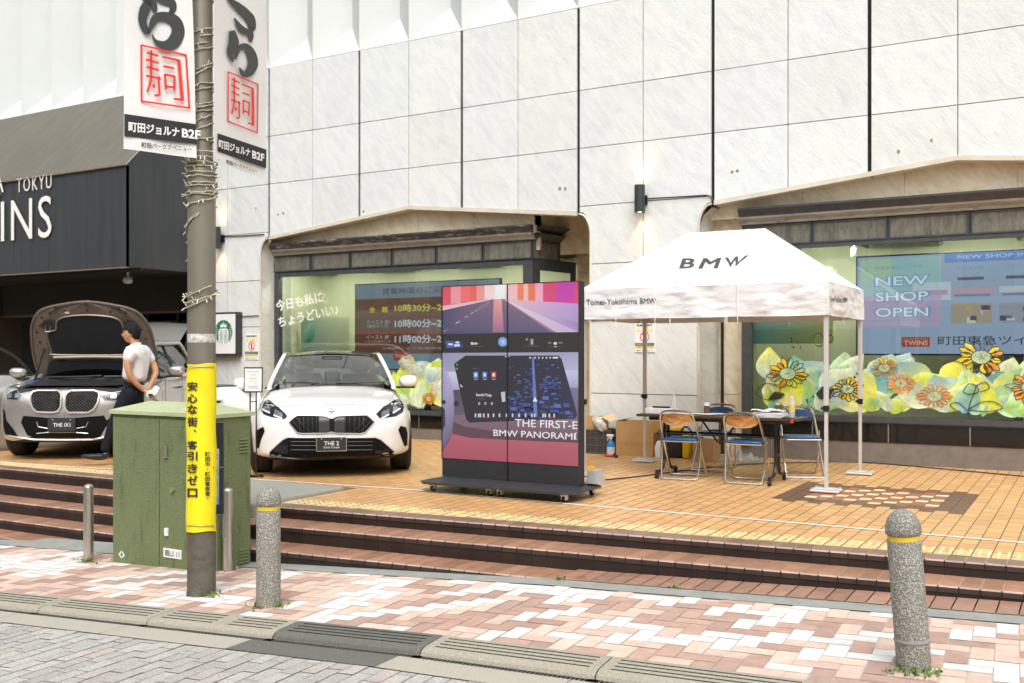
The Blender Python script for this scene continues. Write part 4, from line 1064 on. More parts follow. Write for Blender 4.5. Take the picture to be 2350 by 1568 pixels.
plL = VPlane(283.5, 6.64, 451, 6.93); plR = VPlane(489, 7.0, 607.5, 7.55)
banner('street_banner', 'white banner with red seal and black band, nearer one left of the lamp post', plL, 283.5, 451, 440, 341.8, 363.6, t_left, 0)
banner('street_banner', 'white banner with red seal and black band, seen obliquely right of the lamp post', plR, 489, 607.5, 612, 368.9, 411, t_right, 0)
# yellow wrap banner
R0 = .1025
def cyl_pt(x, y, off=0, R_=R0):
    o = (x-463)*(PD-R_)/F; o = max(-R_*.995, min(R_*.995, o)); a = math.asin(o/R_)
    # direction from the pole towards the camera
    to = Vector((-PX, -PY, 0)).normalized(); rt_ = Vector((-to.y, to.x, 0)); 
    p = Vector((PX, PY, 0))+to*((R_+off)*math.cos(a))+rt_*((R_+off)*math.sin(a))
    dd = -B*p.x+A*p.y
    return (p.x, p.y, H+(HOR-y)*dd/F)
t = thing('warning_banner', 'bright yellow vertical vinyl banner with black Japanese lettering tied round the lamp post', 'banner', cyl_pt(463, 1000))
m_ = MB()
def fy(u, v):
    x = lerp(429.5, 494, u); y = lerp(1221, 835, v)+(2*math.sin(u*6)) 
    return cyl_pt(lerp(430, 495.5, u), y, .003*math.sin(v*11+u*4)+.002*math.sin(u*9+v*23)+.002)
m_.grid(fy, 30, 60); m_.build('vinyl_sheet', M['yellow'], t, True)
m_ = MB()
big = ['安', '心', 'な', '街', '、', '客', '引', 'き', 'ゼ', 'ロ']
ys = [(570, 622), (638, 690), (700, 752), (768, 822), (836, 856), (900, 950), (962, 1012), (1030, 1082), (1096, 1150), (1168, 1218)]
def c1(X, Y): return (X/2.2406*.918, (700+Y/2.2406)*.918)
for ch, (ya, yb) in zip(big, ys):
    xa, xb = (1060, 1110) if ch != '、' else (1090, 1104)
    tqc(m_, ch, lambda x, y: cyl_pt(x, y, .010), c1(xa, ya), c1(xb, ya), c1(xb, yb), c1(xa, yb), bold=.03, sub=14)
sm = list('町田市・町田警察署・')
for i, ch in enumerate(sm):
    ya = 965+i*27.6; dot = ch == '・'
    xa, xb = (1147, 1172) if not dot else (1156, 1162)
    tqc(m_, ch, lambda x, y: cyl_pt(x, y, .010), c1(xa, ya+(9 if dot else 0)), c1(xb, ya+(9 if dot else 0)), c1(xb, ya+(15 if dot else 24)), c1(xa, ya+(15 if dot else 24)), bold=.02, sub=6)
m_.build('black_lettering', M['inkblack'], t)
m_ = MB()
for y in (842, 1207):
    m_.tube([cyl_pt(x, y, .0085) for x in range(433, 492, 4)], .0028, 6)
m_.build('tie_wire', M['galv'], t)
gm = MB()
for (x, y) in ((434, 842), (488, 842), (488, 1073), (488, 1207)):
    c = cyl_pt(x, y, .008); gm.cyl(c, .007, -.003, 10, 'y')
gm.build('grommets', M['chrome'], t)

# utility cabinet
c0 = sp(260, 1293); CXa, CXb, CYf, CYb = wp(259, 1200, 5.62)[0], wp(497, 1200, 5.62)[0], 5.62, 5.99; zb_ = -.50; zt_ = .865
t = thing('utility_cabinet', 'weathered olive green utility cabinet behind the lamp post', 'utility cabinet', ((CXa+CXb)/2, CYf, Zs(-6.5)))
m_ = MB(); m_.bbox(CXa, CXb, CYf, CYb, zb_, zt_, .008); m_.build('body', M['cab'], t)
m_ = MB(); Xm_ = wp(368, 1100, CYf)[0]
xs_ = [CXa-.02, CXb+.02]; 
V = [(CXa-.02, CYf-.03, zt_), (CXb+.02, CYf-.03, zt_), (CXb+.02, CYb+.03, zt_), (CXa-.02, CYb+.03, zt_), (CXa-.02, CYf-.03, zt_+.03), (CXb+.02, CYf-.03, zt_+.03), (CXb+.02, CYb+.03, zt_+.03), (CXa-.02, CYb+.03, zt_+.03), (CXa+.25, (CYf+CYb)/2, zt_+.105), (CXb-.22, (CYf+CYb)/2, zt_+.105)]
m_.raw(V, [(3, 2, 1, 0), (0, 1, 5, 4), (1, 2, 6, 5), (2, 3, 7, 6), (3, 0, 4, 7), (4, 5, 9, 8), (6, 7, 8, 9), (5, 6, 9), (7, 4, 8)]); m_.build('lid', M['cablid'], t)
for (a, b) in ((CXa+.015, Xm_-.004), (Xm_+.004, CXb-.015)):
    d_ = MB(); d_.bbox(a, b, CYf-.012, CYf-.001, zb_+.03, zt_-.03, .004); dr_ = d_.build('door', M['cab'], t)
    if a > CXa+.1:
        q = MB()
        p = wp(382, 1037, CYf-.012); q.bbox(p[0]-.025, p[0]+.02, CYf-.035, CYf-.0125, p[2]-.05, p[2]+.045, .005); q.build('lock', M['steel'], dr_)
        q = MB(); p = wp(397, 1125, CYf-.012); q.cyl((p[0], CYf-.0125, p[2]), .022, -.02, 12, 'y'); q.build('key_cover', M['cabflat'], dr_)
        q = MB(); p = wp(384, 1220, CYf-.012); q.bbox(p[0]-.02, p[0]+.02, CYf-.03, CYf-.0125, p[2]-.035, p[2]+.03, .004); q.build('tag_box', M['paper'], dr_)
        q = MB(); p0 = wp(376, 1278, CYf-.012); p1 = wp(417, 1263, CYf-.012); q.box(p0[0], p1[0], CYf-.018, CYf-.0125, p0[2], p1[2]); pl_ = q.build('number_plate', M['paper'], dr_)
        q = MB(); put_text(q, '鶴LS 11', rect((p0[0]+.02, CYf-.02, p0[2]+.012), (p1[0]-p0[0]-.04, 0, 0), (0, 0, p1[2]-p0[2]-.022)), bold=0); q.build('plate_lettering', M['inkblack'], dr_)
q = MB(); p = wp(279, 1273, CYf-.014)
for s_ in (-1, 1):
    q.face([(p[0]+s_*.004, p[1], p[2]+.035), (p[0]+s_*.04, p[1], p[2]), (p[0]+s_*.004, p[1], p[2]-.035), (p[0]+s_*.004, p[1], p[2]-.016), (p[0]+s_*.02, p[1], p[2]), (p[0]+s_*.004, p[1], p[2]+.016)])
q.build('emblem', M['paper'], t)
# louvres on the side
for (zc) in (.62, -.28):
    q = MB()
    for i in range(5): q.box(CXb, CXb+.012, CYf+.24, CYf+.33, zc-.05+i*.026, zc-.04+i*.026)
    q.build('louvre', M['cabflat'], t)
# black notice case fixed to the cabinet side of the pole
pn = VPlane(452, 7.32, 512, 7.34)
t = thing('notice_case', 'narrow black notice case with a bright poster behind the lamp post', 'notice case', pn.pt(490, 1180))
m_ = MB()
a, b = pn.pt(452, 970), pn.pt(512, 1180); 
m_.raw([pn.pt(452, 970), pn.pt(512, 970), pn.pt(512, 1180), pn.pt(452, 1180), pn.pt(452, 970, -.04), pn.pt(512, 970, -.04), pn.pt(512, 1180, -.04), pn.pt(452, 1180, -.04)], [(0, 1, 2, 3), (7, 6, 5, 4), (0, 4, 5, 1), (1, 5, 6, 2), (2, 6, 7, 3), (3, 7, 4, 0)]); m_.build('case', M['dark'], t)
m_ = MB(); q = lambda x, y: pn.pt(x, y, .004)
m_.face([q(470, 1030), q(503, 1030), q(503, 1158), q(470, 1158)], [(.6, .7, .78), (.6, .7, .78), (.15, .35, .6), (.15, .35, .6)])
for k in range(16): 
    yy = 1036+k*7; m_.face([pn.pt(493, yy, .006), pn.pt(500, yy, .006), pn.pt(500, yy+4, .006), pn.pt(493, yy+4, .006)], rnd.choice([(.75, .3, .05), (.7, .1, .1), (.1, .4, .6), (.7, .65, .1)]))
m_.build('poster', M['print'], t)
m_ = MB(); m_.tube([pn.pt(512, 1180, -.02), pn.pt(512, 1235, -.02)], .01); m_.tube([pn.pt(488, 1073, .06), pn.pt(512, 1072, .0)], .003); m_.build('bracket', M['galv'], t)

# steel bollards
def steel(px, py, label, top):
    p = sp(px, py); h = .67
    t = thing('steel_bollard', label, 'bollard', p, 'steel bollards by the utility cabinet')
    m_ = MB(); r_ = .042
    m_.lathe([(0, -.05), (r_, -.05), (r_, h-.04)]+[(r_*math.cos(a), h-.04+.035*math.sin(a)) for a in [q*math.pi/12 for q in range(1, 7)]], p, 24); m_.build('post', M['steel'], t, True); return t
steel(203, 1287, 'worn stainless steel bollard left of the green cabinet', 1105)
steel(523, 1310, 'worn stainless steel bollard between green cabinet and concrete bollard', 1115)
# concrete bollards
def conc(px, py, label, h, r_, lean, ring2):
    p = sp(px, py); k_ = 1+r_*.6/math.hypot(p[0], p[1]); p = (p[0]*k_, p[1]*k_, p[2])
    t = thing('concrete_bollard', label, 'bollard', (0, 0, 0), 'pebble dash bollards along the kerb')
    zg = h-.155
    m_ = MB(); m_.lathe([(0, -.06), (r_, -.06), (r_*.985, zg), (r_*.95, zg+.004), (0, zg+.004)], (0, 0, 0), 40); m_.build('shaft', M['pebble'], t, True)
    m_ = MB(); m_.lathe([(r_*.935, zg), (r_*.935, zg+.028)], (0, 0, 0), 40); m_.build('yellow_band', M['yband'], t, True)
    m_ = MB(); m_.lathe([(0, zg+.026), (r_*.95, zg+.028), (r_*1.03, zg+.036), (r_*1.04, zg+.05)]+[(r_*1.03*math.cos(a), zg+.055+(h-zg-.055)*math.sin(a)) for a in [q*math.pi/20 for q in range(0, 11)]], (0, 0, 0), 40); m_.build('cap', M['pebble'], t, True)
    if ring2: m_ = MB(); m_.lathe([(r_*.98, .13), (r_*1.04, .137), (r_*1.04, .147), (r_*.98, .154)], (0, 0, 0), 40); m_.build('cement_collar', M['strip'], t, True)
    t.location = p; t.rotation_euler = (0, lean, TH)
    return t
conc(616, 1394, 'upright grey pebble dash bollard with yellow band right of the lamp post', .79, .08, 0, False)
conc(2098, 1540, 'leaning grey pebble dash bollard with yellow band and cement collar at the right', .79, .082, R(-4.5), True)
# weeds
def weeds(cx, cy, z, rx, ry, n, seed, name='weeds'):
    q = random.Random(seed); m_ = MB()
    for k in range(n):
        x_, y_ = cx+q.gauss(0, rx), cy+q.gauss(0, ry); a = q.uniform(0, 6.28); l = q.uniform(.01, .03); h = q.uniform(.008, .04)
        b0 = Vector((x_, y_, z)); t_ = b0+Vector((math.cos(a)*l, math.sin(a)*l, h)); s_ = Vector((-math.sin(a), math.cos(a), 0))*l*.35
        m_.face([b0, b0.lerp(t_, .55)+s_, t_, b0.lerp(t_, .55)-s_])
    return m_
wm = None
allw = MB()
for (x, y, rx, ry, n) in ((300, 1291, .10, .02, 90), (355, 1297, .12, .02, 110), (203, 1290, .05, .03, 45), (480, 1368, .06, .04, 80), (525, 1308, .03, .03, 30), (597, 1395, .03, .03, 40), (640, 1393, .04, .03, 40), (690, 1286, .1, .02, 50), (735, 1291, .12, .02, 70), (790, 1296, .1, .02, 50), (848, 1300, .05, .02, 30), (1290, 1332, .03, .01, 20), (2080, 1545, .05, .04, 60), (2128, 1548, .04, .03, 30), (2370, 1360, .04, .01, 16), (1545, 1352, .03, .01, 12)):
    p = sp(x, y); w_ = weeds(p[0], p[1], p[2], rx, ry, n, int(x)); allw.raw(w_.v, w_.f)
tag(allw.build('weeds', M['weed']), 'small green weeds sprouting along the steps and post bases', 'weeds', kind='stuff')

# ================================================================== LED SCREEN
LX0, LX1, LY = -5.745, -4.185, 8.42
t = thing('led_screen', 'tall black two panel video screen on a castered base showing a car dashboard', 'screen', ((LX0+LX1)/2, LY, 0))
m_ = MB(); m_.bbox(LX0, (LX0+LX1)/2-.003, LY, LY+.115, .125, 2.06, .004); m_.bbox((LX0+LX1)/2+.003, LX1, LY, LY+.115, .125, 2.06, .004); m_.build('cabinet', M['matblack'], t)
# base plate with sloping edges
for (a, b) in ((LX0+.03, (LX0+LX1)/2-.004), ((LX0+LX1)/2+.004, LX1-.01)):
    m_ = MB(); xa, xb = a-(.0 if a > -5.5 else 0), b
    m_.prism([(8.05, .085), (8.82, .085), (8.82, .105), (8.62, .125), (8.25, .125), (8.05, .105)], 'x', xa, xb); m_.build('base_plate', M['dark'], t)
for (a, b) in ((LX0+.03-.12, LX0+.028), (LX1-.008, LX1+.10)):
    m_ = MB(); s_ = 1 if a < -5 else -1
    e0, e1 = (a, b) if s_ > 0 else (b, a)
    m_.raw([(e1, 8.05, .085), (e1, 8.82, .085), (e0, 8.7, .085), (e0, 8.17, .085), (e1, 8.05, .105), (e1, 8.82, .105), (e0, 8.7, .1), (e0, 8.17, .1), (e1, 8.25, .125), (e1, 8.62, .125)], [(0, 1, 2, 3), (3, 2, 6, 7), (0, 3, 7, 4), (1, 5, 6, 2), (4, 7, 6, 5, 9, 8)]); m_.build('base_plate_end', M['dark'], t)
def caster(x, y, parent, s_=1.0):
    c = MB(); c.box(x-.022*s_, x+.022*s_, y-.03*s_, y+.03*s_, .06*s_, .084); c.box(x-.024*s_, x-.018*s_, y-.02*s_, y+.035*s_, .025, .07*s_); c.box(x+.018*s_, x+.024*s_, y-.02*s_, y+.035*s_, .025, .07*s_)
    f_ = c.build('caster', M['white'], parent); w_ = MB(); w_.cyl((x-.014, y+.01, .032), .032, .028, 16, 'x'); w_.build('caster_wheel', M['matblack'], f_, True)
for x in (LX0+.06, (LX0+LX1)/2-.06, (LX0+LX1)/2+.06, LX1-.03):
    caster(x, 8.17, t)
for x in (LX0+.06, LX1-.02): caster(x, 8.73, t)
# picture
sm_ = MB()
def S(X, Y, o=0):
    u = (X-107)/898; top = 90-30*u; bot = 1217+53*u; v = (Y-top)/(bot-top); u = max(0, min(1, u)); v = max(0, min(1, v))
    # undo the perspective of the survey picture along the width
    da, db = 10.15, 9.36; uu = u*db/(u*db+(1-u)*da) if False else u
    return (lerp(LX0+.008, LX1-.008, uu), LY-.002-o*.0004, lerp(2.052, .31, v))
def sq(pts, cols, o): sm_.face([S(p[0], p[1], o) for p in pts], [cols]*len(pts) if not hasattr(cols[0], '__len__') else list(cols))
g3 = lambda r, g, b: srgb(r, g, b)
sq([(107, 90), (540, 75), (540, 395), (107, 400)], [g3(225, 90, 110), g3(245, 225, 230), g3(105, 95, 130), g3(85, 85, 120)], 0)
sq([(540, 75), (1005, 60), (1005, 393), (540, 395)], [g3(245, 225, 230), g3(205, 60, 110), g3(160, 140, 200), g3(115, 100, 140)], 0)
for (xa, xb, yb, c) in ((107, 165, 220, (215, 80, 100)), (165, 235, 200, (240, 150, 160)), (235, 300, 190, (245, 110, 110)), (300, 345, 185, (230, 100, 90)), (345, 400, 175, (245, 150, 150)), (400, 470, 172, (250, 215, 215)), (470, 540, 170, (250, 250, 250)), (560, 620, 175, (250, 190, 190)), (620, 660, 180, (245, 130, 100)), (660, 690, 180, (245, 190, 180)), (690, 735, 195, (240, 120, 90)), (735, 785, 180, (240, 170, 190)), (785, 1005, 205, (215, 70, 120)), (860, 980, 190, (195, 90, 190)), (820, 870, 110, (235, 90, 100))):
    c1_ = g3(*c); sq([(xa, 60), (xb, 60), (xb, yb), (xa, yb)], [c1_, c1_, tuple(min(.9, q*1.1) for q in c1_), tuple(min(.9, q*1.1) for q in c1_)], 1)
sq([(107, 235), (450, 172), (540, 170), (850, 393), (107, 400)], [g3(70, 70, 110), g3(130, 105, 130), g3(150, 110, 130), g3(95, 90, 125), g3(70, 72, 105)], 2)
sq([(462, 170), (515, 170), (530, 390), (455, 390)], [g3(240, 160, 160), g3(240, 170, 160), g3(160, 110, 140), g3(170, 100, 130)], 3)
sq([(107, 215), (450, 168), (452, 174), (107, 245)], g3(235, 190, 200), 3)
sq([(525, 172), (545, 175), (1005, 390), (870, 392)], [g3(240, 215, 225), g3(240, 215, 225), g3(200, 180, 220), g3(210, 185, 215)], 3)
sq([(527, 174), (532, 173), (862, 391), (838, 391)], g3(150, 125, 150), 4)
sq([(545, 172), (1005, 205), (1005, 330), (560, 180)], [g3(240, 190, 200), g3(190, 160, 220), g3(175, 155, 215), g3(235, 200, 215)], 3)
for (a, b, c_, d) in ((110, 390, 150, 365), (195, 335, 240, 312), (262, 295, 292, 278), (305, 268, 325, 258), (333, 252, 350, 243), (358, 238, 372, 230), (380, 224, 392, 217), (400, 212, 410, 206), (418, 200, 430, 193)):
    sq([(a, b), (a+12, b-10), (c_, d), (c_-14, d+9)], g3(240, 235, 240), 5)
sq([(107, 400), (1005, 390), (1005, 522), (107, 525)], g3(28, 26, 30), 5)
sq([(125, 445), (240, 447), (258, 490), (140, 492)], [g3(70, 95, 170), g3(30, 40, 80), g3(30, 60, 140), g3(70, 110, 200)], 6)
for (a, b, c_, d, cc) in ((150, 462, 180, 474, (220, 225, 240)), (200, 450, 226, 462, (220, 225, 240)), (190, 468, 230, 482, (220, 225, 240)), (307, 455, 325, 472, (220, 220, 220)), (330, 458, 352, 470, (220, 220, 220)), (298, 482, 392, 485, (90, 90, 100)), (658, 480, 760, 483, (100, 110, 140)), (695, 430, 730, 478, (60, 60, 65)), (708, 436, 722, 470, (210, 210, 210)), (818, 455, 838, 466, (120, 120, 125)), (853, 456, 873, 472, (220, 220, 220)), (885, 455, 908, 466, (120, 120, 125)), (815, 485, 918, 488, (90, 90, 100)), (858, 483, 872, 488, (230, 230, 230)), (355, 461, 375, 466, (80, 80, 90))):
    sq([(a, b), (c_, b), (c_, d), (a, d)], g3(*cc), 7)
def disc(cx, cy, r_, c0_, c1_, o, n=20): 
    for k in range(n):
        a, b = 2*math.pi*k/n, 2*math.pi*(k+1)/n; sq([(cx, cy), (cx+r_*math.cos(a), cy+r_*1.0*math.sin(a)), (cx+r_*math.cos(b), cy+r_*math.sin(b))], [c0_, c1_, c1_], o)
disc(524, 453, 33, g3(190, 215, 245), g3(95, 135, 205), 8); disc(682, 437, 8, g3(90, 200, 140), g3(60, 160, 110), 8, 10)
# dashboard
sq([(107, 525), (1005, 522), (1005, 640), (107, 650)], [g3(150, 150, 180), g3(165, 165, 200), g3(185, 185, 215), g3(160, 160, 195)], 6)
sq([(107, 650), (1005, 640), (1005, 760), (107, 770)], [g3(215, 215, 235), g3(205, 205, 235), g3(160, 160, 205), g3(170, 170, 205)], 6)
sq([(107, 770), (1005, 750), (1005, 1000), (107, 950)], [g3(70, 68, 90), g3(120, 120, 160), g3(120, 90, 110), g3(105, 90, 110)], 6)
sq([(107, 940), (400, 930), (1005, 960), (1005, 1110), (107, 1080)], [g3(120, 100, 118), g3(135, 110, 125), g3(140, 110, 130), g3(110, 75, 90), g3(120, 85, 100)], 7)
sq([(180, 1060), (1005, 1115), (1005, 1272), (107, 1220), (107, 1180)], [g3(185, 95, 108), g3(185, 95, 112), g3(178, 82, 100), g3(172, 80, 98), g3(175, 84, 102)], 8)
sq([(185, 980), (260, 1010), (500, 1050), (1005, 1080), (1005, 1115), (600, 1100), (300, 1085), (180, 1060)], g3(92, 62, 78), 9)
# steering wheel
wh_ = [(107, 620), (150, 660), (180, 740), (192, 850), (188, 960), (165, 1080), (107, 1180)]
sq(wh_, [g3(170, 165, 200), g3(185, 180, 215), g3(175, 170, 205), g3(150, 145, 180), g3(130, 122, 155), g3(110, 100, 135), g3(95, 85, 115)], 10)
sq([(107, 880), (125, 900), (128, 1000), (107, 1040)], g3(60, 45, 65), 11); disc(118, 850, 14, g3(25, 25, 32), g3(25, 25, 32), 11, 12); disc(205, 860, 20, g3(30, 30, 42), g3(45, 42, 60), 10, 12)
# tablet
sq([(190, 597), (270, 543), (885, 543), (905, 570), (1000, 930), (985, 958), (300, 985), (275, 965)], [g3(25, 26, 36), g3(22, 24, 34), g3(30, 34, 60), g3(30, 34, 60), g3(38, 46, 90), g3(34, 38, 70), g3(25, 25, 36), g3(25, 25, 36)], 12)
rq = random.Random(3)
for k in range(150):
    v = rq.uniform(0, 1)**.8; y = lerp(560, 945, v); lft = lerp(500, 570, v); rgt = lerp(880, 985, v)
    x = rq.uniform(lft, rgt); s_ = lerp(10, 34, v)*rq.uniform(.6, 1.6); h = s_*rq.uniform(.35, .75)
    if abs(x-lerp(722, 742, v)) < lerp(9, 20, v) or x+s_ > rgt or y+h > 950: continue
    f_ = rq.uniform(.7, 1.25); c = (70*f_, 92*f_, 165*f_)
    if x < 620 and v < .6 and rq.random() < .5: continue
    sq([(x, y), (x+s_, y), (x+s_+h*.25, y+h), (x+h*.25, y+h)], g3(*[min(255, q) for q in c]), 13)
    sq([(x+h*.25, y+h), (x+s_+h*.25, y+h), (x+s_+h*.25, y+h*1.5), (x+h*.25, y+h*1.5)], g3(22, 27, 50), 14)
sq([(715, 552), (728, 552), (752, 945), (728, 945)], g3(105, 125, 195), 15)
sq([(736, 815), (752, 845), (720, 845)], g3(230, 240, 250), 16)
for (x, c) in ((326, (90, 150, 220)), (387, (80, 120, 210)), (448, (215, 60, 70))): sq([(x, 650), (x+32, 650), (x+32, 690), (x, 690)], g3(*c), 15); sq([(x+4, 695), (x+30, 695), (x+30, 703), (x+4, 703)], g3(150, 150, 165), 15); sq([(x+8, 660), (x+24, 660), (x+24, 680), (x+8, 680)], g3(225, 235, 245), 16)
sq([(540, 555), (575, 545), (575, 548), (540, 549)], g3(220, 220, 230), 16)
for x in (700, 732, 756, 780, 805, 828): sq([(x, 552), (x+8, 552), (x+8, 564), (x, 564)], g3(225, 225, 230), 16)
sq([(848, 552), (882, 552), (882, 563), (848, 563)], g3(225, 225, 230), 16)
for x in (360, 402, 446): sq([(x, 850), (x+4, 850), (x+4, 868), (x, 868)], g3(210, 210, 220), 15); sq([(x+7, 850), (x+11, 850), (x+11, 868), (x+7, 868)], g3(210, 210, 220), 15)
sq([(512, 785), (540, 780), (542, 845), (520, 850)], g3(200, 200, 205), 15)
for x in (335, 357, 369, 392, 422, 458, 498, 545, 585, 628, 670, 710, 728, 782, 796, 822, 852): sq([(x, 925), (x+10, 925), (x+10, 948), (x, 948)], g3(215, 215, 225), 16)
sq([(330, 950), (385, 950), (385, 954), (330, 954)], g3(60, 100, 220), 16); sq([(395, 950), (440, 950), (440, 954), (395, 954)], g3(210, 50, 60), 16)
sq([(760, 950), (810, 950), (810, 955), (760, 955)], g3(60, 100, 220), 16); sq([(820, 950), (858, 950), (858, 955), (820, 955)], g3(210, 50, 60), 16)
for y in (603, 630): disc(212, y, 8, g3(70, 210, 90), g3(40, 140, 60), 15, 8)
sq([(232, 735), (242, 735), (252, 752), (240, 752)], g3(200, 200, 210), 15)
def stext(s_, xa, ya, xb, yb, col, o, **kw):
    a = S(xa, ya, o); b = S(xb, yb, o); put_text(sm_, s_, rect((a[0], a[1], b[2]), (b[0]-a[0], 0, 0), (0, 0, a[2]-b[2])), col=col, **kw)
stext('Beautiful Things', 345, 792, 450, 818, g3(225, 225, 235), 17, bold=.02); stext('Benson Boone', 350, 822, 405, 832, g3(120, 120, 140), 17); stext('Suggestions', 315, 623, 362, 634, g3(120, 120, 140), 17)
stext('THE FIRST-E', 606, 960, 1002, 1026, g3(245, 245, 250), 18, bold=.006); stext('BMW PANORAMI', 463, 1030, 988, 1096, g3(245, 245, 250), 18, bold=.006)
q_ = [(1003, 1045), (990, 1048), (985, 1070), (990, 1092), (1003, 1096)]
for a, b in zip(q_[:-1], q_[1:]): sq([a, b, (b[0]+5, b[1]), (a[0]+5, a[1])], g3(245, 245, 250), 18)
sm_.build('display_picture', M['screen'], t)
m_ = MB(); xm = (LX0+LX1)/2
m_.box(LX0, LX0+.006, LY-.012, LY-.0005, .3, 2.058); m_.box(xm-.004, xm+.004, LY-.014, LY-.0005, .13, 2.058); m_.box(LX0, LX1, LY-.01, LY-.0005, 2.053, 2.06); m_.build('bezel', M['black'], t)
# grey mains box beside the screen
t = thing('power_box', 'small grey plastic power box behind the screen edge', 'power box', (-4.14, 8.72, .12)); m_ = MB(); m_.prism([(-4.21, .126), (-4.09, .126), (-4.12, .25), (-4.20, .25)], 'y', 8.62, 8.8); m_.build('housing', M['grey'], t); m_ = MB(); m_.box(-4.19, -4.15, 8.63, 8.68, .251, .29); m_.build('yellow_tab', M['yband'], t)
# ================================================================== TENT
t = thing('canopy_tent', 'white pop up canopy tent with black lettering over the table', 'tent', (-3.6, 10.9, 0))
TX0, TX1, TY0, TY1 = -4.985, -2.255, 10.03, 11.78; EZ, RZ, VZ = 2.085, 2.755, 1.755
RX0, RX1, RY = -4.03, -3.13, 10.90
def tn(x, y, z, s_): return s_*(mnoise.noise(Vector((x*2.3, y*2.3, z*1.2)))*.6+mnoise.noise(Vector((x*6, y*3, z*9)))*.25)
ro = MB()
def patch(a, b, c, d, nu, nv):
    a, b, c, d = map(Vector, (a, b, c, d)); n_ = (b-a).cross(d-a).normalized()
    if n_.z < 0: n_ = -n_
    def fn(u, v):
        p = (a*(1-u)+b*u)*(1-v)+(d*(1-u)+c*u)*v
        sag = -.045*math.sin(math.pi*min(1, v*1.05))*(math.sin(math.pi*u)**.5 if 0 < u < 1 else 0)
        p = p+n_*(sag+tn(p.x, p.y, p.z, .022)*math.sin(math.pi*max(.0, min(1, u)))*math.sin(math.pi*min(1, .05+v*.9))); return p
    ro.grid(fn, nu, nv)
patch((TX0, TY0, EZ), (TX1, TY0, EZ), (RX1, RY, RZ), (RX0, RY, RZ), 50, 24)
patch((TX1, TY0, EZ), (TX1, TY1, EZ), (RX1, RY, RZ), (RX1, RY, RZ), 24, 24)
patch((TX1, TY1, EZ), (TX0, TY1, EZ), (RX0, RY, RZ), (RX1, RY, RZ), 50, 24)
patch((TX0, TY1, EZ), (TX0, TY0, EZ), (RX0, RY, RZ), (RX0, RY, RZ), 24, 24)
ro.build('roof_cloth', M['tent'], t, True, angle=25); tent_bvh = BVHTree.FromPolygons([Vector(q_) for q_ in ro.v], ro.f)
va = MB()
def val(a, b, n, phase):
    a, b = Vector(a), Vector(b); dirv = (b-a); out = Vector((dirv.y, -dirv.x, 0)).normalized()
    def fn(u, v):
        p = a+dirv*u; seg = (u*n) % 1.0; z = lerp(VZ, EZ+.0, v)
        droop = .02*math.sin(math.pi*seg)*(1-v*.3) if n > 1 else .01*math.sin(math.pi*seg)
        o = out*(.008*math.sin(u*25+phase)*(1-v)+tn(p.x*1.5, p.y*1.5, z*2.6, .045)*min(1, (1-abs(2*v-1))*2+.25)*(.25+math.sin(math.pi*seg)))
        return (p.x+o.x, p.y+o.y, z-droop*.25)
    va.grid(fn, 66, 16)
val((TX0, TY0, 0), (TX1, TY0, 0), 3, 0); val((TX1, TY0, 0), (TX1, TY1, 0), 2, 1); val((TX1, TY1, 0), (TX0, TY1, 0), 3, 2); val((TX0, TY1, 0), (TX0, TY0, 0), 2, 3)
va.build('valance', M['tent'], t, True, angle=60); val_bvh = BVHTree.FromPolygons([Vector(q_) for q_ in va.v], va.f)
def on_cloth(bv):
    def f(x, y):
        o_ = Vector((0, 0, H)); q_ = Vector(dpt(x, y, 5))-o_; q_.normalize(); h_ = bv.ray_cast(o_, q_, 40)
        return h_[0]-q_*.006 if h_[0] is not None else Vector(wp(x, y, TY0-.03))
    return f
sm2 = MB()
def _tape(path, r_):
    q_ = MB(); q_.tube(path, r_, 5); q_.build('tape', pm('tent_tape', (.8, .8, .8), .7), t)
for i in range(1, 3):
    X_ = lerp(TX0, TX1, i/3); _tape([(X_, TY0-.006, VZ-.06), (X_, TY0-.008, VZ), (X_, TY0-.010, EZ)], .004)
for X_ in (TX0, TX1): _tape([(X_, TY0-.004, VZ), (X_, TY0-.004, EZ+.02)], .006)
for (X_, Y_) in ((TX0+.45, TY0), (TX0+.4*2.7, TY0), (-3.3, TY0), (-3.28, TY0), (TX1-.02, TY0+.8), (-4.2, TY1), (-3.1, TY1)): _tape([(X_, Y_-.004, VZ+.01), (X_+.004, Y_-.008, VZ-.07)], .004)
lt = MB()
# roof lettering lies on the front slope
def slope(u, z):   # u: world X, z height on slope
    k = (z-EZ)/(RZ-EZ); y = lerp(TY0, RY, k); return (u, y-.012, z+.012)
def front_slope(x, y):
    # intersect the view ray of a survey pixel with the front roof slope
    tt = (x-1175)/F; best = None
    dz = (HOR-y)/F; rx, ry = A*tt-B, B*tt+A      # per unit depth
    m_s = (RY-TY0)/(RZ-EZ)
    # y = TY0 + m_s*(z-EZ) ; z = H+dz*d ; Y = ry*d
    d = (TY0+m_s*(H-EZ))/(ry-m_s*dz)
    d *= .9985
    return (rx*d, ry*d, H+dz*d)
def c5(X, Y): return ((1440+X/3.092)*.918, (540+Y/3.092)*.918)
for ch, pts in (('B', ((822, 328), (940, 325), (905, 405), (795, 407))), ('M', ((985, 325), (1125, 322), (1095, 405), (942, 408))), ('W', ((1150, 322), (1335, 303), (1262, 388), (1162, 398)))):
    tqc(lt, ch, on_cloth(tent_bvh), *[c5(*p) for p in pts], bold=.03, sub=6)
fv = lambda x, y: wp(x, y, TY0-.03)
tqc(lt, 'Tomei-Yokohama BMW', on_cloth(val_bvh), c5(78, 646), c5(620, 634), c5(620, 676), c5(78, 692), bold=.004)
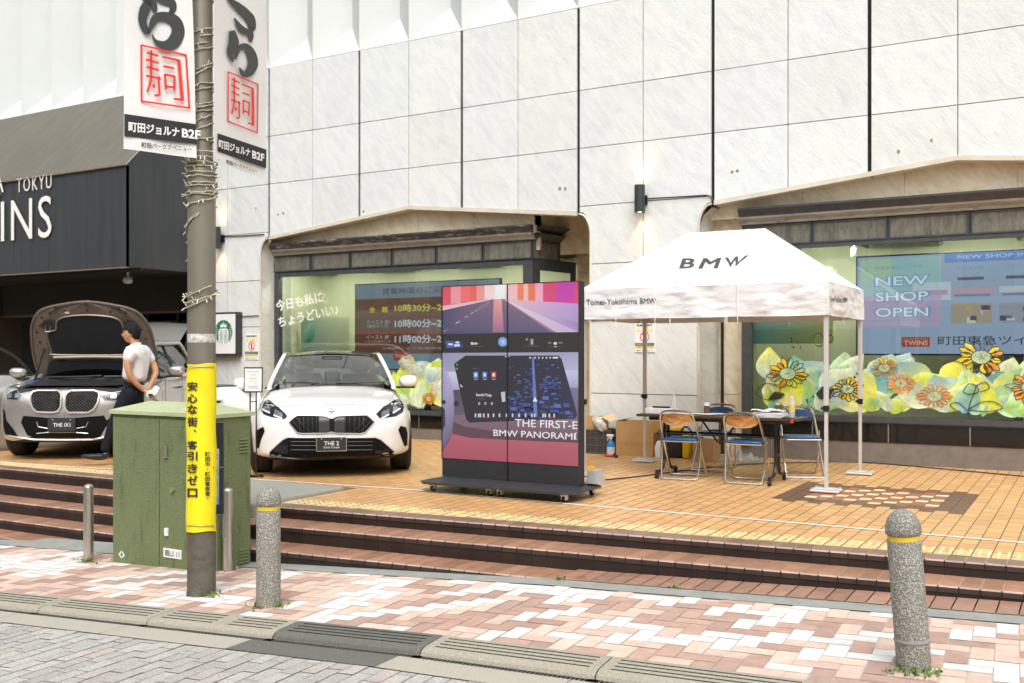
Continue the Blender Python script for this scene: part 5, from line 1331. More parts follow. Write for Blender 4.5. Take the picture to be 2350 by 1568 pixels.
# side valance
def side(x, y):
    tt = (x-1175)/F; d = (TX1+.025)/(A*tt-B); return (TX1+.025, d*(B*tt+A), H+(HOR-y)*d/F)
tqc(lt, 'Tomei-Yokohama BMW', on_cloth(val_bvh), c5(1962, 618), c5(2100, 632), c5(2098, 672), c5(1962, 664), bold=.01)
lt.build('lettering', M['inkgrey'], t)
fr = MB()
for (a, b) in (((TX0+.04, TY0+.04), (TX1-.04, TY0+.04)), ((TX1-.04, TY0+.04), (TX1-.04, TY1-.04)), ((TX1-.04, TY1-.04), (TX0+.04, TY1-.04)), ((TX0+.04, TY1-.04), (TX0+.04, TY0+.04))):
    n = 4 if abs(a[0]-b[0]) > 2 else 3
    for i in range(n):
        p = lambda k, z: (lerp(a[0], b[0], k), lerp(a[1], b[1], k), z)
        fr.tube([p(i/n, 2.02), p((i+1)/n, 1.80)], .009, 5); fr.tube([p(i/n, 1.80), p((i+1)/n, 2.02)], .009, 5)
fr.build('scissor_truss', M['tentleg'], t)
for (X_, Y_) in ((-2.285, 10.08), (-2.285, 11.74), (-4.90, 11.72), (-4.95, 10.08)):
    l = MB(); l.bbox(X_-.017, X_+.017, Y_-.017, Y_+.017, .04, .86, .004); l.bbox(X_-.022, X_+.022, Y_-.022, Y_+.022, .84, 2.06, .005); lg = l.build('leg', M['tentleg'], t)
    k = MB(); k.bbox(X_-.027, X_+.027, Y_-.027, Y_+.027, .80, .86, .005); k.cyl((X_-.05, Y_, .83), .015, .02, 10, 'x'); k.build('height_clip', M['black'], lg)
    k = MB(); k.bbox(X_-.14, X_+.14, Y_-.11, Y_+.11, .006, .032, .01); k.bbox(X_-.11, X_+.11, Y_-.07, Y_+.07, .032, .042, .005)
    for sx in (-1, 1):
        for sy in (-1, 1): k.cyl((X_+sx*.115, Y_+sy*.08, .03), .014, .016, 10)
    k.build('foot_plate', pm('weight_plate', (.6, .6, .58), .45, metal=.3, var=.1, dirt=.3), lg)
# ================================================================== TABLE
TBX0, TBX1, TBY0, TBY1 = -4.41, -2.625, 10.30, 10.75
t = thing('folding_table', 'long dark folding table with curved black castered legs under the tent', 'table', (-3.52, 10.5, 0))
m_ = MB(); m_.bbox(TBX0, TBX1, TBY0, TBY1, .672, .70, .004); m_.build('table_top', M['tabletop'], t)
m_ = MB(); m_.box(TBX0+.14, TBX1-.14, TBY0+.03, TBY1-.03, .635, .671); m_.box(TBX0+.2, TBX1-.2, TBY0+.10, TBY0+.3, .48, .492); m_.build('under_frame', M['black'], t)
for X_ in (TBX0+.27, TBX1-.27):
    m_ = MB()
    for (yy, s_) in ((TBY0+.17, -1), (TBY0+.28, 1)):
        m_.tube(smooth_path([(X_, yy, .64), (X_, yy, .3), (X_, yy+s_*.01, .17), (X_, yy+s_*.08, .09), (X_, yy+s_*.24, .075)], 6), .019, 8)
        m_.cyl((X_, yy+s_*.22, .05), .012, .03, 8)
    m_.box(X_-.012, X_+.012, TBY0+.17, TBY0+.28, .28, .31)
    lg = m_.build('leg', M['black'], t, True)
    for yy in (TBY0-.06, TBY0+.51):
        k = MB(); k.cyl((X_-.015, yy, .03), .029, .03, 14, 'x'); k.box(X_-.02, X_+.02, yy-.012, yy+.012, .035, .062); k.build('caster', M['matblack'], lg, True)
m_ = MB(); xm = -3.52
m_.tube([(xm-.2, TBY0+.22, .635), (xm-.02, TBY0+.22, .40)], .011); m_.tube([(xm+.2, TBY0+.22, .635), (xm+.02, TBY0+.22, .40)], .011); m_.tube([(TBX0+.27, TBY0+.22, .50), (TBX1-.27, TBY0+.22, .50)], .011); m_.tube([(xm, TBY0+.22, .635), (xm, TBY0+.22, .38)], .009); m_.build('folding_brace', M['black'], t)
# ---- chairs
def make_chair():
    t = thing('folding_chair', None, 'chair', (0, 0, 0), 'folding chairs round the table')
    def loop(pts, r_): 
        m_ = MB(); m_.tube(smooth_path(pts, 5), r_, 8); return m_
    fa = [(-.19, .40, .013), (-.205, .385, .02), (-.20, .20, .25), (-.195, 0.02, .5), (-.185, -.10, .66), (-.165, -.135, .725), (-.10, -.15, .755), (.10, -.15, .755), (.165, -.135, .725), (.185, -.10, .66), (.195, .02, .5), (.20, .20, .25), (.205, .385, .02), (.19, .40, .013), (.0, .40, .011)]
    m_ = loop(fa+[(-.19, .40, .013)], .0115); m_.build('back_frame', M['chrome'], t, True)
    fb = [(-.215, .05, .50), (-.21, .03, .25), (-.20, -.015, .05), (-.17, -.04, .013), (0, -.045, .012), (.17, -.04, .013), (.20, -.015, .05), (.21, .03, .25), (.215, .05, .50)]
    loop(fb, .0115).build('front_frame', M['chrome'], t, True)
    m_ = MB(); m_.tube([(-.2, .1, .41), (.2, .1, .41)], .006); m_.tube([(-.19, .28, .41), (.19, .28, .41)], .006); m_.build('cross_rod', M['galv'], t)
    bm = MB(); bm.bbox(-.185, .185, -.03, .34, .425, .452, .012); bm.build('seat', M['blueseat'], t, True, angle=60)
    bm = MB(); bm.bbox(-.19, .19, -.034, .345, .412, .425, .005); bm.build('seat_trim', M['steel'], t)
    def oval(yo, th_, sx=1, sz=1):
        m_ = MB(); n = 28; ring = []
        for k in range(n):
            a = 2*math.pi*k/n; c, s_ = math.cos(a), math.sin(a); x = .168*sx*math.copysign(abs(c)**.75, c); z = .665+.066*sz*math.copysign(abs(s_)**.9, s_)
            y = -.095-.05*(z-.6)/.14+.06*(x*x)/.03-.03
            ring.append((x, y+yo, z))
        m_.raw([(p[0], p[1], p[2]) for p in ring]+[(p[0], p[1]+th_, p[2]) for p in ring], [tuple(range(n))[::-1], tuple(range(n, 2*n))]+[(k, (k+1) % n, n+(k+1) % n, n+k) for k in range(n)]); return m_
    br = oval(-.008, .010).build('backrest', M['wood'], t)
    oval(.003, .016, .97, .95).build('back_pad', M['blueseat'], t)
    m_ = MB()
    for (x, z) in ((-.135, .665), (.135, .665), (0, .71)): 
        m_.cyl((x, -.14+.06*(x*x)/.03-.05*(z-.6)/.14, z), .006, -.004, 8, 'y')
    m_.build('rivets', M['galv'], br)
    return t
ch0 = make_chair()
def place_chair(src, x, y, rz, label):
    c = src if not src.get('label') else copy_tree(src)
    c.location = (x, y, .0); c.rotation_euler = (0, 0, rz); c['label'] = label; return c
place_chair(ch0, -3.88, 10.25, R(6), 'folding chair with worn wooden back facing the camera, left one before the table')
place_chair(ch0, -3.17, 10.26, R(4), 'folding chair with wooden back facing the camera, right one before the table')
place_chair(ch0, -3.87, 11.50, R(180+4), 'folding chair with blue back behind the middle of the table')
place_chair(ch0, -2.90, 11.44, R(180+24), 'folding chair with blue back behind the right end of the table, turned slightly')
# ---- things on the table
def on_table(px, py): 
    d = F*(H-.70)/(py-HOR); r = (px-1175)/F*d; return (A*r-B*d, B*r+A*d)
def bottle(name, label, x, y, z, h, r_, liquid, capc, lbl=None):
    t = thing(name, label, 'bottle', (x, y, z), None)
    m_ = MB(); m_.lathe([(0, z), (r_, z), (r_, z+h*.62), (r_*.75, z+h*.75), (r_*.35, z+h*.88), (r_*.35, z+h*.93)], (x, y, 0), 16); m_.build('bottle_body', M['clear'], t, True)
    if liquid: m_ = MB(); m_.lathe([(0, z+.002), (r_*.9, z+.002), (r_*.9, z+h*liquid[0]), (0, z+h*liquid[0])], (x, y, 0), 16); m_.build('drink', liquid[1], t, True)
    if lbl: m_ = MB(); m_.lathe([(r_*1.02, z+h*.28), (r_*1.02, z+h*.6)], (x, y, 0), 16, col=lbl); m_.build('bottle_label', M['print'], t, True)
    m_ = MB(); m_.cyl((x, y, z+h*.92), r_*.42, h*.08, 12); m_.build('cap', capc, t, True); return t
bottle('drink_bottle', 'small clear bottle with amber drink beside the white box on the table', -4.08, 10.6, .701, .215, .031, (.33, M['amber']), M['clear'])
bottle('drink_bottle', 'clear bottle with orange label at the right end of the table', -2.72, 10.45, .701, .225, .032, None, M['white'], (.75, .5, .12))
t = thing('storage_box', 'shallow translucent white box on the left end of the table', 'box', (-4.28, 10.5, .70))
m_ = MB(); m_.bbox(-4.33, -4.02, 10.36, 10.56, .701, .765, .006); m_.build('tray', pm('tray', (.66, .62, .66), .4, var=.1, scale=20), t)
tag(MB().bbox(-4.26, -4.06, 10.4, 10.44, .766, .785, .006).build('remote_control', M['black']), 'slim black bar lying on the white box', 'remote')
t = thing('leaflet_pile', 'loose leaflets and magazines spread on the middle of the table', 'leaflets', (-3.7, 10.5, .70))
m_ = MB()
for k in range(7):
    a = rnd.uniform(-.5, .5); x, y = -3.98+k*.10+rnd.uniform(-.02, .02), 10.52+rnd.uniform(-.06, .08); Mx = Matrix.Translation((x, y, .7015+.0022*k)) @ Matrix.Rotation(a, 4, 'Z')
    c = rnd.choice([(.75, .75, .75), (.7, .7, .72), (.12, .12, .14), (.5, .5, .48), (.72, .72, .7)]); m_.box(-.105, .105, -.07, .07, 0, .002, col=c, M_=Mx)
m_.build('sheets', M['print'], t)
t = thing('document_stack', 'thick stack of white documents with crumpled cloth near the right of the table', 'documents', (-2.98, 10.5, .70))
m_ = MB()
for k in range(6): Mx = Matrix.Translation((-2.96+rnd.uniform(-.01, .01), 10.50, .7015+.008*k)) @ Matrix.Rotation(rnd.uniform(-.08, .08), 4, 'Z'); m_.box(-.16, .16, -.11, .11, 0, .007, M_=Mx)
m_.build('papers', M['paper'], t)
m_ = MB(); m_.grid(lambda u, v: (-3.14+u*.32+.01*math.sin(9*v), 10.39+v*.2, .752+.03*abs(mnoise.noise(Vector((u*5, v*5, 2))))+.012*math.sin(u*9+v*4)+.012), 16, 12); m_.build('crumpled_cloth', M['white'], t, True)
tag(MB().bbox(-2.80, -2.68, 10.34, 10.42, .701, .708, .002).build('tablet_case', M['black']), 'flat black case at the right end of the table', 'case')
tag(MB().bbox(-2.695, -2.665, 10.292, 10.315, .655, .699, .003).build('red_clip', M['red']), 'small red clip on the table edge', 'clip')
tag(MB().bbox(-3.90, -3.74, 11.28, 11.36, .462, .478, .004).build('wallet', M['black']), 'black wallet lying on the blue chair seat behind the table', 'wallet')
# tumbler standing behind on wall ledge
t = thing('tumbler', 'brown steel tumbler with white lid standing behind the table', 'cup', (-4.25, 12.1, 0)); p = wp(1650, 955, 11.9)
m_ = MB(); m_.lathe([(0, .701), (.033, .701), (.036, .79), (0, .79)], (-3.72, 10.68, 0), 16); m_.build('cup_body', pm('bronze', (.2, .13, .09), .35, metal=.5), t, True); m_ = MB(); m_.lathe([(0, .83), (.026, .825), (.036, .80), (.036, .79)], (-3.72, 10.68, 0), 16); m_.build('cup_lid', M['white'], t, True)
# ---- boxes beside the pier
def openbox(name, label, x0, x1, y0, y1, z0, z1, flaps, text=None, contents=None):
    t = thing(name, label, 'box', ((x0+x1)/2, y0, z0), None); th_ = .006
    m_ = MB(); m_.box(x0, x1, y0, y0+th_, z0, z1); m_.box(x0, x1, y1-th_, y1, z0, z1); m_.box(x0, x0+th_, y0+th_, y1-th_, z0, z1); m_.box(x1-th_, x1, y0+th_, y1-th_, z0, z1); m_.box(x0+th_, x1-th_, y0+th_, y1-th_, z0, z0+th_)
    m_.build('carton', M['card'], t)
    f_ = MB()
    for fl in flaps: f_.face(fl); 
    if flaps: f_.build('flap', M['cardin'], t)
    m_ = MB(); m_.box(x0, x1, y0-.0015, y0-.0005, z0+(z1-z0)*.38, z0+(z1-z0)*.385); m_.build('fold_line', pm('fold', (.3, .17, .07), .8), t)
    if text:
        m_ = MB()
        for (s_, a, b, c, d) in text: put_text(m_, s_, rect((lerp(x0, x1, a), y0-.002, lerp(z0, z1, c)), ((x1-x0)*(b-a), 0, 0), (0, 0, (z1-z0)*(d-c))), bold=.0)
        m_.build('print', pm('carton_ink', (.16, .1, .05), .8), t)
    return t
BX = wp(1415, 1000, 12.35)[0]; BX2 = wp(1500, 1000, 12.35)[0]
openbox('cardboard_box', 'tall open cardboard box with Japanese print standing by the wall', BX, BX2, 12.33, 12.66, .002, .46, [[(BX, 12.33, .46), (BX+.16, 12.35, .50), (BX+.18, 12.5, .50), (BX, 12.66, .46)], [(BX2, 12.33, .30), (BX2+.16, 12.38, .42), (BX2+.16, 12.6, .42), (BX2, 12.66, .30)]], [('ウェットティッシュ', .22, .78, .30, .36), ('ロング・ワイド', .4, .66, .24, .27), ('個装', .74, .82, .2, .23)])
p = wp(1602, 1000, 12.3)[0]
openbox('cardboard_box', 'small plain cardboard box on the floor behind the blue chair', p, wp(1646, 1000, 12.2)[0]-.02, 12.1, 12.4, .002, .27, [])
# crate
p0, p1 = -6.25, wp(1408, 1000, 12.35)[0]-.03
t = thing('plastic_crate', 'dark grey plastic folding crate by the wall behind the screen', 'crate', ((p0+p1)/2, 12.35, 0))
m_ = MB(); z1 = .33
m_.box(p0, p1, 12.32, 12.34, .002, z1); m_.box(p0, p1, 12.64, 12.66, .002, z1); m_.box(p0, p0+.02, 12.34, 12.64, .002, z1); m_.box(p1-.02, p1, 12.34, 12.64, .002, z1); m_.box(p0+.02, p1-.02, 12.34, 12.64, .002, .02)
m_.build('crate_wall', M['crate'], t); m_ = MB()
for z in (.01, .11, .21, .315): m_.box(p0-.004, p1+.004, 12.311, 12.319, z, z+.014)
for i in range(7): X_ = lerp(p0, p1, i/6); m_.box(X_-.006, X_+.006, 12.309, 12.3105, .01, .325)
for z in (.045, .075, .145, .175, .245, .28): m_.box(p0, p1, 12.314, 12.3185, z, z+.005)
m_.build('ribs', pm('crate_rib', (.09, .09, .085), .6), t)
openbox('cardboard_box', 'open cardboard box resting inside the top of the plastic crate', p0+.05, p1-.16, 12.36, 12.6, .2, .50, [[(p1-.16, 12.36, .50), (p1-.02, 12.36, .44), (p1+.02, 12.5, .48), (p1-.1, 12.6, .54)]])
t = thing('plastic_bag', 'clear plastic bag with dark contents slumped on the crate', 'bag', (p1-.2, 12.36, .4))
m_ = MB()
def bagf(u, v):
    a = 2*math.pi*u; q = Vector((math.cos(a)*math.sin(math.pi*v), math.sin(a)*math.sin(math.pi*v), -math.cos(math.pi*v))); r_ = 1+.25*mnoise.noise(q*3)
    return (p1-.17+q.x*.09*r_+q.z*-.05, 12.33+q.y*.07*r_, .41+q.z*.10*r_)
m_.grid(bagf, 20, 14); m_.build('film', pm('bag_film', (.55, .52, .48), .15, var=.5, scale=22, bump=1, bscale=20, dirt=.9, dirtcol=(.02, .02, .03)), t, True)
# spray bottle
sxp = wp(1402, 1030, 12.1)
t = thing('spray_bottle', 'blue spray bottle with white trigger on the floor by the crate', 'spray bottle', (sxp[0], 12.1, 0)); sx = sxp[0]
m_ = MB(); m_.lathe([(0, .002), (.05, .002), (.052, .02), (.052, .15), (.045, .18), (.016, .22), (.016, .235)], (sx, 12.1, 0), 18); m_.build('bottle_body', M['bluebottle'], t, True)
m_ = MB(); m_.lathe([(.053, .03), (.053, .13)], (sx, 12.1, 0), 18, col=(.6, .65, .75)); m_.build('bottle_label', M['print'], t, True)
m_ = MB(); m_.cyl((sx, 12.1, .235), .018, .025, 12); m_.bbox(sx-.06, sx+.04, 12.085, 12.115, .262, .295, .008); m_.tube([(sx-.03, 12.1, .262), (sx-.045, 12.1, .23), (sx-.05, 12.1, .21)], .006); m_.build('trigger', M['white'], t)
t = thing('red_tool', 'red and black hand tool lying on the floor by the spray bottle', 'tool', (sx+.1, 12.05, 0)); m_ = MB(); m_.tube([(sx-.06, 12.02, .02), (sx+.02, 12.03, .018), (sx+.08, 12.0, .018)], .017); m_.build('red_grip', M['red'], t); m_ = MB(); m_.tube([(sx+.08, 12.03, .04), (sx+.12, 11.99, .022), (sx+.15, 11.98, .018)], .018); m_.build('black_grip', M['black'], t)
# yellow pump sprayer / bag behind the table legs
yx = wp(1558, 1030, 12.4)[0]
t = thing('yellow_cleaner', 'black and yellow cleaning machine with carry handle by the wall', 'cleaner', (yx, 12.4, 0))
m_ = MB(); m_.bbox(yx-.14, yx+.06, 12.32, 12.55, .002, .34, .03); m_.build('tank', M['matblack'], t, True); m_ = MB(); m_.bbox(yx-.12, yx+.03, 12.33, 12.54, .341, .40, .02); m_.bbox(yx+.062, yx+.17, 12.33, 12.5, .002, .33, .03); m_.build('yellow_cover', M['ygear'], t, True)
m_ = MB(); m_.tube(smooth_path([(yx+.03, 12.4, .34), (yx+.08, 12.4, .41), (yx+.15, 12.4, .38), (yx+.19, 12.4, .28), (yx+.19, 12.4, .05)], 5), .012); m_.build('hose', M['black'], t, True)
t = thing('white_bottle', 'white plastic canister on the floor between boxes', 'canister', (yx-.22, 12.3, 0)); m_ = MB(); m_.lathe([(0, .002), (.05, .002), (.055, .14), (.03, .2), (.02, .22), (0, .22)], (yx-.24, 12.3, 0), 16); m_.build('canister_body', M['white'], t, True)
t = thing('black_bag', 'small black bag on the floor beside the yellow cleaner', 'bag', (yx+.27, 12.3, 0)); m_ = MB(); m_.bbox(yx+.22, yx+.36, 12.28, 12.42, .002, .2, .04); m_.build('pouch', M['matblack'], t, True); m_ = MB(); m_.tube(smooth_path([(yx+.25, 12.33, .19), (yx+.29, 12.33, .25), (yx+.33, 12.33, .19)], 5), .006); m_.build('strap', M['black'], t, True)
t = thing('plastic_wrap', 'crumpled clear plastic wrap on the floor under the window', 'plastic wrap', (-4.05, 12.5, 0)); m_ = MB(); qx = wp(1700, 1050, 12.3)[0]
m_.grid(lambda u, v: (qx-.35+u*.6, 12.15+v*.5, .01+.16*abs(mnoise.noise(Vector((u*6, v*5, 1))))*math.sin(math.pi*u)*math.sin(math.pi*v)+.06*math.sin(math.pi*u)*math.sin(math.pi*v)), 26, 20); m_.build('film', pm('wrap_film', (.45, .46, .46), .12, var=.6, scale=30, alpha=.6), t, True)
# cable on the plaza
P = [gp(1372, 1104), gp(1400, 1102), gp(1460, 1096), gp(1520, 1088), gp(1600, 1078), gp(1700, 1068), gp(1850, 1063), gp(2000, 1064), gp(2350, 1095)]
m_ = MB(); m_.tube(smooth_path([(p[0], p[1], .008) for p in P], 6), .007, 6); tag(m_.build('power_cable', M['black'], None, True), 'black power cable running over the orange tiles behind the table', 'cable')
# ================================================================== WALL FITTINGS
def wall_lamp(px, ptop, pbot, label, wpx):
    c = wp(px, (ptop+pbot)/2, WY-.14); zt = wp(px, ptop, WY-.14)[2]; zb = wp(px, pbot, WY-.14)[2]
    t = thing('wall_lamp', label, 'lamp', (c[0], WY, (zt+zb)/2), 'up and down wall lamps')
    m_ = MB(); r_ = wpx; m_.lathe([(r_*.8, zb+.03), (r_*.85, zb), (r_, zb), (r_, zt), (r_*.85, zt), (r_*.8, zt-.03)], (c[0], WY-.14, 0), 24); m_.build('housing', M['dark'], t, True)
    m_ = MB(); m_.box(c[0]-.02, c[0]+.02, WY-.08, WY-.002, (zt+zb)/2-.04, (zt+zb)/2+.03); m_.box(c[0]-.06, c[0]+.06, WY-.03, WY-.002, (zt+zb)/2-.07, (zt+zb)/2+.06); m_.build('bracket', M['black'], t)
    m_ = MB(); m_.lathe([(0, zb+.012), (r_*.7, zb+.012)], (c[0], WY-.14, 0), 20); m_.lathe([(0, zt-.012), (r_*.7, zt-.012)], (c[0], WY-.14, 0), 20); m_.build('bulb', M['warm'], t)
    for (zz, rx) in ((zb-.01, 0), (zt+.01, math.pi)):
        l = bpy.data.lights.new('lamp_light', 'SPOT'); l.energy = 7; l.color = (1, .68, .3); l.spot_size = R(75); l.spot_blend = .7; l.shadow_soft_size = .04
        lo = bpy.data.objects.new('lamp_light', l); COLL.objects.link(lo); lo.parent = t; lo.location = (0, -.10, zz-t.location.z); lo.rotation_euler = (R(14) if rx == 0 else math.pi-R(14), 0, 0)
wall_lamp(1468, 425, 488, 'black cylinder wall lamp glowing above the left end of the tent', .072)
wall_lamp(497, 521, 571, 'black cylinder wall lamp glowing just right of the lamp post', .072)
m_ = MB(); P = [wp(1487, 456, WY-.015), wp(1560, 452, WY-.015), wp(1610, 449, WY-.015), wp(1625, 449, WY-.015), wp(1636, 458, WY-.01), wp(1640, 465, WY-.005)]; m_.tube(smooth_path(P, 5), .009, 6); tag(m_.build('conduit', M['black'], None, True), 'black conduit running right from the wall lamp above the tent', 'conduit')
m_ = MB(); P = [wp(512, 543, WY-.015), wp(560, 541, WY-.015), wp(606, 538, WY-.015)]; m_.tube(P, .009, 6); tag(m_.build('conduit', M['black'], None, True), 'black conduit running right from the wall lamp by the lamp post', 'conduit')
m_ = MB(); m_.tube([wp(1357, 735, WY-.014), wp(1700, 714, WY-.014)], .008, 6); tag(m_.build('wall_cable', M['black'], None, True), 'thin black cable along the pier behind the tent', 'cable')
m_ = MB(); m_.tube([wp(548, 727, WY-.014), wp(593, 724.5, WY-.014)], .008, 6); tag(m_.build('wall_cable', M['black'], None, True), 'thin black cable running right from the round emblem sign', 'cable')
m_ = MB(); m_.tube([(jx(4)-.02, WY+.45, 0), (jx(4)-.02, WY+.45, 3.35)], .022, 8); tag(m_.build('drain_pipe', M['joint'], None, True), 'thin dark vertical drain pipe between pier and right window', 'pipe')
# prohibition notices
def notice(x0, y0, x1, y1, label):
    a = wp(x0, y1, WY-.006); b = wp(x1, y0, WY-.006); X0, X1, Z0, Z1 = a[0], b[0], a[2], b[2]; Y_ = WY-.012
    t = thing('wall_notice', label, 'sign', (X0, WY, Z0), 'no entry notices on the piers')
    m_ = MB(); m_.bbox(X0, X1, Y_, WY-.001, Z0, Z1, .003); m_.build('panel', M['paper'], t)
    m_ = MB(); q = lambda u0, v0, u1, v1, c, o=.002: m_.face([(lerp(X0, X1, u0), Y_-o, lerp(Z0, Z1, v0)), (lerp(X0, X1, u1), Y_-o, lerp(Z0, Z1, v0)), (lerp(X0, X1, u1), Y_-o, lerp(Z0, Z1, v1)), (lerp(X0, X1, u0), Y_-o, lerp(Z0, Z1, v1))], c)
    q(.03, .22, .97, .32, (.03, .1, .3)); q(.03, .15, .97, .22, (.8, .7, .02)); q(.12, .05, .25, .09, (.8, .2, .1)); q(.3, .055, .85, .085, (.6, .6, .6))
    put_text(m_, '営業時間外', rect((lerp(X0, X1, .1), Y_-.002, lerp(Z0, Z1, .88)), ((X1-X0)*.8, 0, 0), (0, 0, (Z1-Z0)*.08)), col=(.05, .05, .05), bold=.01)
    put_text(m_, '立入禁止', rect((lerp(X0, X1, .08), Y_-.002, lerp(Z0, Z1, .70)), ((X1-X0)*.84, 0, 0), (0, 0, (Z1-Z0)*.14)), col=(.85, .72, .02), bold=.04)
    put_text(m_, '関係者以外の立入', rect((lerp(X0, X1, .1), Y_-.003, lerp(Z0, Z1, .245)), ((X1-X0)*.8, 0, 0), (0, 0, (Z1-Z0)*.05)), col=(.8, .75, .1), bold=.0)
    put_text(m_, 'を禁止しています', rect((lerp(X0, X1, .1), Y_-.003, lerp(Z0, Z1, .165)), ((X1-X0)*.8, 0, 0), (0, 0, (Z1-Z0)*.04)), col=(.1, .1, .1), bold=.0)
    cx_, cz_ = (X0+X1)/2, lerp(Z0, Z1, .53); r_ = (X1-X0)*.24
    for k in range(24):
        a0, a1 = 2*math.pi*k/24, 2*math.pi*(k+1)/24; m_.face([(cx_+r_*math.cos(a0), Y_-.002, cz_+r_*math.sin(a0)), (cx_+r_*math.cos(a1), Y_-.002, cz_+r_*math.sin(a1)), (cx_+r_*.8*math.cos(a1), Y_-.002, cz_+r_*.8*math.sin(a1)), (cx_+r_*.8*math.cos(a0), Y_-.002, cz_+r_*.8*math.sin(a0))], (.75, .05, .03))
    s_ = .7071*r_*.9; m_.face([(cx_-s_-.006, Y_-.0025, cz_+s_), (cx_-s_+.008, Y_-.0025, cz_+s_), (cx_+s_+.006, Y_-.0025, cz_-s_), (cx_+s_-.008, Y_-.0025, cz_-s_)], (.75, .05, .03))
    m_.box(cx_-.014, cx_+.014, Y_-.0022, Y_-.0015, cz_-r_*.6, cz_+r_*.3, col=(.03, .03, .03)); m_.box(cx_-.012, cx_+.012, Y_-.0022, Y_-.0015, cz_+r_*.35, cz_+r_*.62, col=(.03, .03, .03))
    m_.build('printed_notice', M['print'], t)
notice(1457, 741, 1503, 809, 'white no entry notice on the pier under the tent valance')
notice(562, 767, 594, 826, 'white no entry notice on the pier beside the round emblem sign')
# round emblem sign (coffee shop)
a = wp(430, 816, WY-.1); b = wp(547, 716, WY-.1); X0, X1, Z0, Z1 = a[0], b[0], a[2], b[2]
t = thing('coffee_sign', 'square black framed lightbox with round green emblem behind the lamp post', 'sign', ((X0+X1)/2, WY, Z0))
m_ = MB(); m_.bbox(X0, X1, WY-.13, WY-.002, Z0, Z1, .008); m_.build('frame', M['dark'], t)
m_ = MB(); m_.box(X0+.04, X1-.04, WY-.134, WY-.131, Z0+.035, Z1-.035); m_.build('face_panel', M['white'], t)
ec = wp(513, 763, WY-.135); er = wp(513+24.5, 763, WY-.135)[0]-ec[0]; er = .215
m_ = MB(); GR = (.005, .16, .075); Yq = WY-.1365
def cpoly(pts, c, o): m_.face([(ec[0]+p[0]*er, Yq-.0006*o, ec[2]+p[1]*er) for p in pts], c)
circ = [(math.cos(k*math.pi/24), math.sin(k*math.pi/24)) for k in range(48)]; cpoly(circ, GR, 0)
W1 = (.8, .8, .78)
cpoly([(-.62, -.98), (-.55, -.5), (-.6, 0), (-.5, .25), (-.3, .32), (.3, .32), (.5, .25), (.6, 0), (.55, -.5), (.62, -.98), (0, -1.08)], W1, 1)
for k in (-3, -2, -1, 1, 2, 3):
    pts = smooth_path([(.07*k+.05*(k/abs(k)), 0, .2), (.13*k, 0, -.1), (.12*k, 0, -.45), (.15*k, 0, -.9)], 5)
    L_ = [(p.x-.02, p.z) for p in pts]; R_ = [(p.x+.03, p.z) for p in pts]
    for i in range(len(pts)-1): cpoly([L_[i], R_[i], R_[i+1], L_[i+1]], GR, 2)
cpoly([(-.17, .22), (-.19, .0), (-.12, -.2), (0, -.27), (.12, -.2), (.19, 0), (.17, .22), (0, .3)], W1, 3)
for s_ in (-1, 1): cpoly([(s_*.04, .06), (s_*.13, .08), (s_*.12, .05), (s_*.05, .03)], GR, 4)
cpoly([(-.05, -.13), (0, -.1), (.05, -.13), (0, -.155)], GR, 4); cpoly([(-.01, .04), (.015, .04), (.02, -.05), (-.02, -.05)], GR, 4)
cpoly([(-.32, .38), (-.42, .66), (-.24, .56), (-.2, .78), (-.08, .62), (0, .92), (.08, .62), (.2, .78), (.24, .56), (.42, .66), (.32, .38), (0, .44)], W1, 3)
for s_ in (-1, 1):
    for k in range(7): cpoly([(s_*.72, .42-k*.17), (s_*(.93-.01*k), .44-k*.17), (s_*(.93-.01*k), .40-k*.17), (s_*.72, .35-k*.17)], W1, 3)
m_.build('round_emblem', M['print'], t)
# security camera under the canopy
p = wp(293, 640, 11.6)
t = thing('security_camera', 'white dome security camera hanging under the dark canopy', 'camera', p); m_ = MB(); m_.lathe([(0, p[2]-.09), (.05, p[2]-.085), (.085, p[2]-.05), (.085, p[2]), (.06, p[2]+.03), (0, p[2]+.03)], (p[0], p[1], 0), 20); m_.build('dome', M['dome'], t, True); m_ = MB(); m_.cyl((p[0], p[1], p[2]+.03), .02, 2.78-p[2]-.03, 10); m_.build('stem', M['white'], t)
